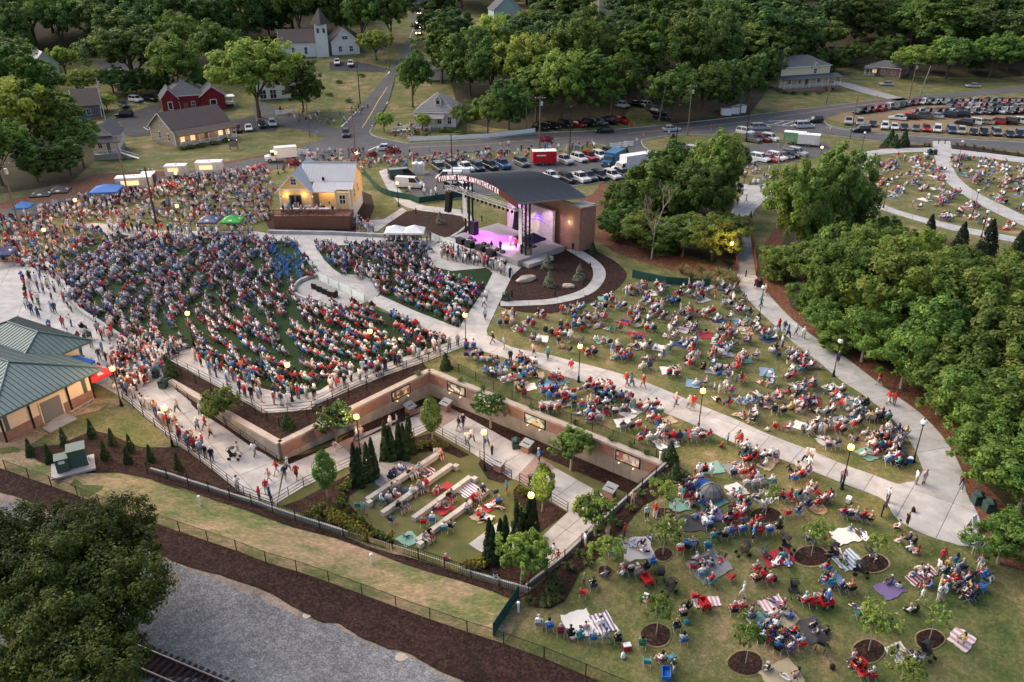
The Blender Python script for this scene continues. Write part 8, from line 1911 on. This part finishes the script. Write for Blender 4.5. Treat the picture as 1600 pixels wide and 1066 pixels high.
# --- turn the lists into objects
for k in PEOPLE + CHAIRS: k['d'] = pix(k['p'])[2]; k['px'] = pix(k['p'])
def vis(k): x,y,d = k['px']; return -12 < x < 1612 and -5 < y < 1090
def sheltered(k): x,y,_ = k['px']; return x < 290 and y > 760
PEOPLE = [k for k in PEOPLE if vis(k) and not sheltered(k)]; CHAIRS = [k for k in CHAIRS if vis(k)]
PEOPLE.sort(key=lambda k: k['d']); CHAIRS.sort(key=lambda k: k['d'])
LMK = [(P(x,y),s) for x,y,s in [(1267,870,'near the mulch ring right of centre'),(1365,881,'near the ring with white blanket above'),(1452,1000,'near the lower right mulch ring'),(1357,1018,'near mulch ring at bottom right'),(1025,993,'near mulch ring by the chair row'),(1165,1037,'near lowest mulch ring'),(1038,803,'near the shaded mulch ring'),(1196,806,'near mulch ring in picnic crowd'),(945,893,'near fence bed'),(1315,764,'near lamp at round plaza end'),(1427,722,'near tall unlit lamp'),(1091,671,'near lamp midway on long walk'),(904,597,'near lamp nearest stage on long walk'),(1450,790,'at the round plaza'),(1302,588,'near unlit lamp on wood walk'),
       (640,760,'by the patio in garden'),(700,790,'in middle of garden lawn'),(760,800,'at right of garden lawn'),(640,850,'at front of garden lawn'),(760,700,'on right lower walk'),(480,740,'on left lower walk'),(860,760,'under the third mural'),(300,690,'halfway down the ramp'),(400,770,'at foot of the ramp'),(230,620,'at top of the ramp'),(925,660,'above the third mural'),(1020,690,'above the fourth mural'),(820,610,'above the second mural'),(730,560,'at corner above the garden'),(1480,920,'in group at end of plaza'),(1320,915,'in the strollers group'),(1225,990,'in big group at bottom'),(1100,870,'in big circle on grey sheet'),(1000,870,'in party by small tree'),(905,985,'in chair row by the chain link fence'),(1270,940,'by red wagon'),(1060,960,'by the red chairs'),(470,630,'at the upper walk railing corner'),(600,580,'at the upper walk railing'),(1150,700,'just below the long walk'),(1200,640,'on lawn between the walks'),(1000,560,'on stage side lawn'),(300,560,'at turf corner')]]
def lmk(p): return min(LMK,key=lambda q: (q[0] - p).length)[1]
POSEW = {'stand': 'standing','phone': 'raising hands','walk': 'walking','chair': 'seated','chair2': 'seated cross legged','ground': 'sitting','recline': 'reclining','lie': 'lying','bench': 'seated'}
for i,k in enumerate(PEOPLE[:300]):
 bot = '%s %s' % (k['pants'][1],'shorts' if k['shorts'] else 'trousers')
 w = k['what'] if k['what'] and k['what'].split()[0] not in ('standing','walking','waiting','sitting','seated','playing') else ''
 w2 = k['what'].replace('sitting ','') if 'chair' in k['what'] else w
 lab = ' '.join(('person in %s top and %s %s %s %s' % (k['shirt'][1],bot,POSEW[k['pose']],w2,lmk(k['p']))).split())
 if len(lab.split()) > 12: lab = ' '.join(('person in %s %s %s %s' % (k['shirt'][1],POSEW[k['pose']],w2,lmk(k['p']))).split())
 if len(lab.split()) > 12: lab = ' '.join(('person in %s %s %s' % (k['shirt'][1],POSEW[k['pose']],lmk(k['p']))).split())
 o = link('person',HI[k['pose'],k['shorts']],None,k['p'] if k['pose'] not in ('chair','chair2') else k['p'],k['rot']); o.scale = (k['sc'],) * 3
 o['skin'] = k['skin']; o['shirt'] = k['shirt'][0]; o['trousers'] = k['pants'][0]; o['shoes'] = rng.choice([(.5,.5,.5),(.02,.02,.02),(.12,.07,.05)])
 tag(o,lab,'person','people at the concert')
 h = link('cap' if k['hk'] == 'cap' else 'hair',HI[k['pose'],k['hk']],o,color=k['hair'][0] if k['hk'] != 'cap' else rng.choice([(.5,.5,.5),(.35,.02,.02),(.02,.03,.08),(.02,.02,.02)]))
def merged(name,items,make):
 Vs,Ts,Cs = [],[],[]; b = 0
 for k in items:
  V,T,c = make(k); Vs.append(V); Ts.append(T + b); Cs.append(c); b += len(V)
 V = np.concatenate(Vs); T = np.concatenate(Ts); c = np.concatenate(Cs)
 me = bpy.data.meshes.new(name); me.vertices.add(len(V)); me.vertices.foreach_set('co',V.astype(np.float32).ravel())
 me.loops.add(3 * len(T)); me.loops.foreach_set('vertex_index',T.astype(np.int32).ravel()); me.polygons.add(len(T)); me.polygons.foreach_set('loop_start',np.arange(0,3 * len(T),3,dtype=np.int32))
 at = me.color_attributes.new('Col','FLOAT_COLOR','POINT'); c4 = np.ones((len(V),4),np.float32); c4[:,:3] = c; at.data.foreach_set('color',c4.ravel())
 me.materials.append(M_col); me.update(calc_edges=True); me.polygons.foreach_set('use_smooth',[True] * len(T))
 o = link(name,me); o['kind'] = 'stuff'; return o
def xf(V,k,s=1.):
 c,n = math.cos(k['rot']),math.sin(k['rot']); W = V * s
 return np.stack([W[:,0] * c - W[:,1] * n + k['p'].x,W[:,0] * n + W[:,1] * c + k['p'].y,W[:,2] + k['p'].z],1)
def mk_person(k):
 V,T,zone = LO[k['pose']]; pal = np.array([k['skin'],k['shirt'][0],k['pants'][0],k['hair'][0] if k['hk'] != 'cap' else (.5,.45,.42),(.25,.22,.2),k['skin'] if k['shorts'] else k['pants'][0]])
 return xf(V,k,k['sc']),T,pal[zone]
merged('crowd',PEOPLE[300:],mk_person)
def chair_parts():
 d = {}
 d['seat'] = MB().slab([(-.27,-.22,.40),(.27,-.22,.40),(.25,.26,.45),(-.25,.26,.45)],.03).mesh('seat',M_tint)
 d['backrest'] = MB().slab([(-.27,-.25,.42),(.27,-.25,.42),(.27,-.40,.95),(-.27,-.40,.95)],.03).mesh('backrest',M_tint)
 lg = []
 for a,b in (((-.28,.26,0),(-.27,-.27,.6)),((.28,.26,0),(.27,-.27,.6)),((-.28,-.34,0),(-.27,.28,.64)),((.28,-.34,0),(.27,.28,.64))): lg.append(MB().tube(a,b,.017,n=5).mesh('leg',M_steel))
 d['leg'] = lg; d['arm'] = [MB().box((s * .3,.02,.65),(.06,.56,.03)).mesh('armrest',M_tint) for s in (-1,1)]
 return d
CP = chair_parts()
for k in CHAIRS[:300]:
 th = thing('folding_chair','%s folding chair %s' % (k['col'][1],lmk(k['p'])),'folding chair',k['p'],k['rot'],'folding chairs on the lawns'); th.scale = (.93,) * 3
 kk = rng.uniform(.8,1.2); c = tuple(x * kk for x in k['col'][0])
 link('seat',CP['seat'],th,color=c); link('backrest',CP['backrest'],th,color=c)
 for l in CP['leg']: link('leg',l,th)
 for a in CP['arm']: link('armrest',a,th,color=c)
cm = MB()
for q in ((-.27,-.22,.40),(.27,-.22,.40),(.25,.26,.45),(-.25,.26,.45)),((-.27,-.25,.42),(.27,-.25,.42),(.27,-.40,.95),(-.27,-.40,.95)): cm.slab(q,.03)
nf = len(cm.v)
for s in (-1,1):
 for a,b in (((s * .28,.26,0),(s * .27,-.27,.6)),((s * .28,-.34,0),(s * .27,.28,.64))): cm.tube(a,b,.02,n=3,cap=False)
tm = cm.mesh('tmp',M_col); tm.calc_loop_triangles(); CV = np.array(cm.v); CT = np.array([t.vertices for t in tm.loop_triangles])
def mk_chair(k):
 c = np.tile(np.array(k['col'][0]),(len(CV),1)); c[nf:] = (.25,.25,.26); return xf(CV,k),CT,c
merged('folding_chair_rows',CHAIRS[300:],mk_chair)
for i,k in enumerate([b for b in BLANKETS if vis(dict(px=pix(b['p'])))]):
 n = 6; m = MB(); r = random.Random(i); vs = []; fs = []
 base = float(zt(k['p'].x,k['p'].y))
 for a in range(n + 1):
  for b in range(n + 1):
   x = (a / n - .5) * k['w'] + r.uniform(-.05,.05) * (1 + (a in (0,n))); y = (b / n - .5) * k['l'] + r.uniform(-.05,.05) * (1 + (b in (0,n)))
   cs,sn = math.cos(k['rot']),math.sin(k['rot']); z = float(zt(k['p'].x + x * cs - y * sn,k['p'].y + x * sn + y * cs)) - k['p'].z
   vs.append((x,y,z + .055 + r.uniform(0,.035)))
 for a in range(n):
  for b in range(n): fs.append((a * (n + 1) + b,(a + 1) * (n + 1) + b,(a + 1) * (n + 1) + b + 1,a * (n + 1) + b + 1))
 m.add(vs,fs); m.add([(x,y,z - .02) for x,y,z in vs],[f[::-1] for f in fs])
 c = k['col'][0]
 mm = M_tint
 if k['pat']:
  nm = 'blanket_%s_%s' % (k['pat'],k['col'][1].replace(' ','_'))
  mm = MATS.get(nm) or stripe_mat(nm,c,(.6,.58,.56),3.2 if k['pat'] == 'stripe' else 2.2,'X',.5)
 o = m.build('picnic_blanket',mm,None,True,loc=k['p'],rotz=k['rot'],color=c)
 tag(o,'%s%s picnic blanket %s' % (k['col'][1],{'stripe': ' and white striped','check': ' patterned'}.get(k['pat'],''),lmk(k['p']) if k['p'].y < 100 else 'on the %s lawn' % ('upper park' if k['p'].y > 120 else 'stage side')),'blanket','picnic blankets on the lawns')
def wheel_(th,x,y,r_): MB().tube((x - .02,y,r_),(x + .02,y,r_),r_,n=12).build('wheel',M_rubber,th)
def stroller(c):
 def f(th):
  MB().slab([(-.22,-.2,.5),(.22,-.2,.5),(.22,.2,.45),(-.22,.2,.45)],.06).build('seat',c,th); MB().slab([(-.22,-.2,.5),(.22,-.2,.5),(.22,-.42,.95),(-.22,-.42,.95)],.05).build('backrest',c,th)
  m = MB(); n = 6
  for i in range(n):
   a0,a1 = math.pi * .1 + i * .3,math.pi * .1 + (i + 1) * .3; m.quad((-.25,-.1 - .4 * math.cos(a0),.8 + .4 * math.sin(a0)),(.25,-.1 - .4 * math.cos(a0),.8 + .4 * math.sin(a0)),(.25,-.1 - .4 * math.cos(a1),.8 + .4 * math.sin(a1)),(-.25,-.1 - .4 * math.cos(a1),.8 + .4 * math.sin(a1)))
  m.build('canopy',c,th)
  for s in (-.26,.26): MB().tube((s,.38,.15),(s,-.55,1.05),.02,n=5).tube((s,-.38,.18),(s,.1,.6),.02,n=5).build('frame',M_black,th); wheel_(th,s,.38,.13); wheel_(th,s,-.38,.17)
  MB().tube((-.26,-.55,1.05),(.26,-.55,1.05),.025,n=6).build('handle',M_black,th)
 return f
M_bf = mat('black_fabric',(.015,.015,.017),.8)
for x,y,l in [(1030,905,'double black stroller near small tree'),(1045,928,'black stroller with open canopy below it'),(1160,868,'black stroller beside big circle on grey sheet'),(1230,862,'black double stroller beside red blanket'),(1345,900,'black stroller beside mulch ring with cup'),(1305,872,'black stroller with raised hood on lawn'),(1240,932,'tall black stroller beside pink towel'),(1283,1014,'black stroller at dark blanket'),(1447,1028,'black stroller beside lying group at bottom right'),(367,718,'black stroller pushed on the ramp'),(590,586,'grey stroller on upper walk'),(1405,727,'black stroller at edge of walk junction'),(832,764,'black stroller by slim column tree')]:
 put('stroller',l,'stroller',P(x,y) + Vector((0,0,.05)),stroller(M_bf),rng.uniform(0,6.28)).scale = (1.15,1.15,1.1)
def wagon(c):
 def f(th):
  for s in (-1,1): MB().box((s * .3,0,.5),(.04,1.0,.4)).build('side_panel',c,th)
  for s in (-1,1): MB().box((0,s * .5,.5),(.6,.04,.4)).build('end_panel',c,th)
  MB().box((0,0,.32),(.58,.96,.04)).build('floor_panel',c,th); MB().tube((0,.5,.35),(0,1.15,.85),.02,n=5).build('handle',M_black,th)
  for sx in (-.3,.3):
   for sy in (-.38,.38): wheel_(th,sx,sy,.14)
 return f
M_rf = mat('red_fabric',(.42,.015,.02),.8); M_blf = mat('blue_fabric',(.02,.12,.42),.8)
for x,y,c,l in [(1290,948,M_rf,'red folding wagon with pale lid beside red chairs'),(1010,912,M_rf,'dark red folding wagon beside double stroller'),(1040,1060,M_blf,'bright blue folding wagon at bottom edge'),(1340,1045,M_rf,'long red wagon at the bottom edge'),(1100,950,M_rf,'red covered wagon beside pink towel')]:
 put('folding_wagon',l,'wagon',P(x,y) + Vector((0,0,.05)),wagon(c),rng.uniform(0,3)).scale = (.95,) * 3
def cooler(c):
 def f(th): MB().box((0,0,.2),(.55,.36,.4)).build('cooler_body',c,th); MB().box((0,0,.44),(.58,.39,.08)).build('lid',M_white,th)
 return f
for x,y,c,l in [(979,1015,M_rf,'red and white cooler at end of chair row'),(1100,818,M_white,'white cooler in picnic crowd'),(1325,785,M_white,'white cooler with blue by row of chairs'),(1008,938,M_white,'small white cooler near red chair'),(1105,820,M_blf,'blue cooler inside dense picnic group'),(1420,722,M_blf,'blue cooler at edge of walk junction')]:
 put('cooler',l,'cooler',P(x,y) + Vector((0,0,.05)),cooler(c),rng.uniform(0,3))
def pack(c):
 def f(th): MB().lathe([(.16,0),(.2,.12),(.19,.35),(.1,.48)],(0,0,0),8,sy=.7).build('bag_body',c,th); MB().lathe([(.12,0),(.13,.1),(.09,.22)],(0,-.13,.06),7,sy=.6).build('front_pocket',c,th); MB().tube((-.06,0,.46),(.06,0,.5),.015,n=5).build('strap',M_black,th)
 return f
for x,y,c,l in [(1072,975,mat('teal_fabric',(.02,.25,.30),.8),'teal backpack lying on open grass'),(1210,908,M_bf,'black and red backpack on open grass'),(1426,800,M_bf,'small dark bag by plaza edge'),(1300,1046,M_bf,'small yellow and black bag on grass'),(634,770,M_blf,'blue bag beside garden seat wall'),(1535,925,M_blf,'blue bag at right edge party'),(973,1028,M_white,'white round basket below cooler')]:
 put('bag',l,'bag',P(x,y) + Vector((0,0,.05)),pack(c),rng.uniform(0,3))
def dome(c):
 def f(th):
  MB().lathe([(1.1,0),(1.05,.5),(.75,1.0),(.3,1.25),(.02,1.3)],(0,0,0),12).build('shell',c,th)
  for i in range(4):
   a = math.pi * i / 4; m = MB(); pr = [(1.12,0),(1.07,.5),(.77,1.01),(.31,1.27),(0,1.32)]; q = [Vector((math.cos(a) * r_,math.sin(a) * r_,z)) for r_,z in pr] + [Vector((-math.cos(a) * r_,-math.sin(a) * r_,z)) for r_,z in pr[::-1]]
   for u,v in zip(q,q[1:]):
    if (v - u).length > .01: m.tube(u,v,.015,n=4,cap=False)
   m.build('rib',M_black,th)
 return f
put('shade_dome','grey patio umbrella shaped dome in dense picnic group','shade tent',P(1110,775),dome(mat('grey_fabric',(.12,.125,.13),.8)),0); put('shade_dome','small blue shade tent behind the grey dome','shade tent',P(1096,762),dome(M_blf),0).scale = (.9,.7,.7)
def mat_round(th): MB().lathe([(.75,0),(.75,.04)],(0,0,.03),20).build('mat_disc',mat('straw_mat',(.36,.24,.13),.9,noise=.2),th); MB().lathe([(.42,0),(.38,.1),(.3,.12)],(0,0,.06),14).build('raised_centre',MATS['straw_mat'],th)
put('woven_mat','round tan woven mat on grass right of lamp','mat',P(1278,796),mat_round)
# --- labels: where several things share one, say which
from collections import defaultdict
bpy.context.view_layer.update()
D = defaultdict(list)
for o,_ in LAB: D[o['label']].append(o)
ORD = ['first','second','third','fourth','fifth','sixth','seventh','eighth','ninth','tenth','eleventh','twelfth','thirteenth','fourteenth','fifteenth','sixteenth','seventeenth','eighteenth','nineteenth','twentieth']
for l,os_ in D.items():
 if len(os_) < 2: continue
 os_.sort(key=lambda o: pix(o.location)[0])
 for i,o in enumerate(os_):
  if len(os_) == 2: w = ('left one','right one')[i]
  elif i == 0: w = 'leftmost'
  elif i == len(os_) - 1: w = 'rightmost'
  elif i < 20: w = ORD[i] + ' from left'
  else: j = len(os_) - 1 - i; w = ORD[min(j,19)] + ' from right'
  o['label'] = ' '.join((l + ', ' + w).split())
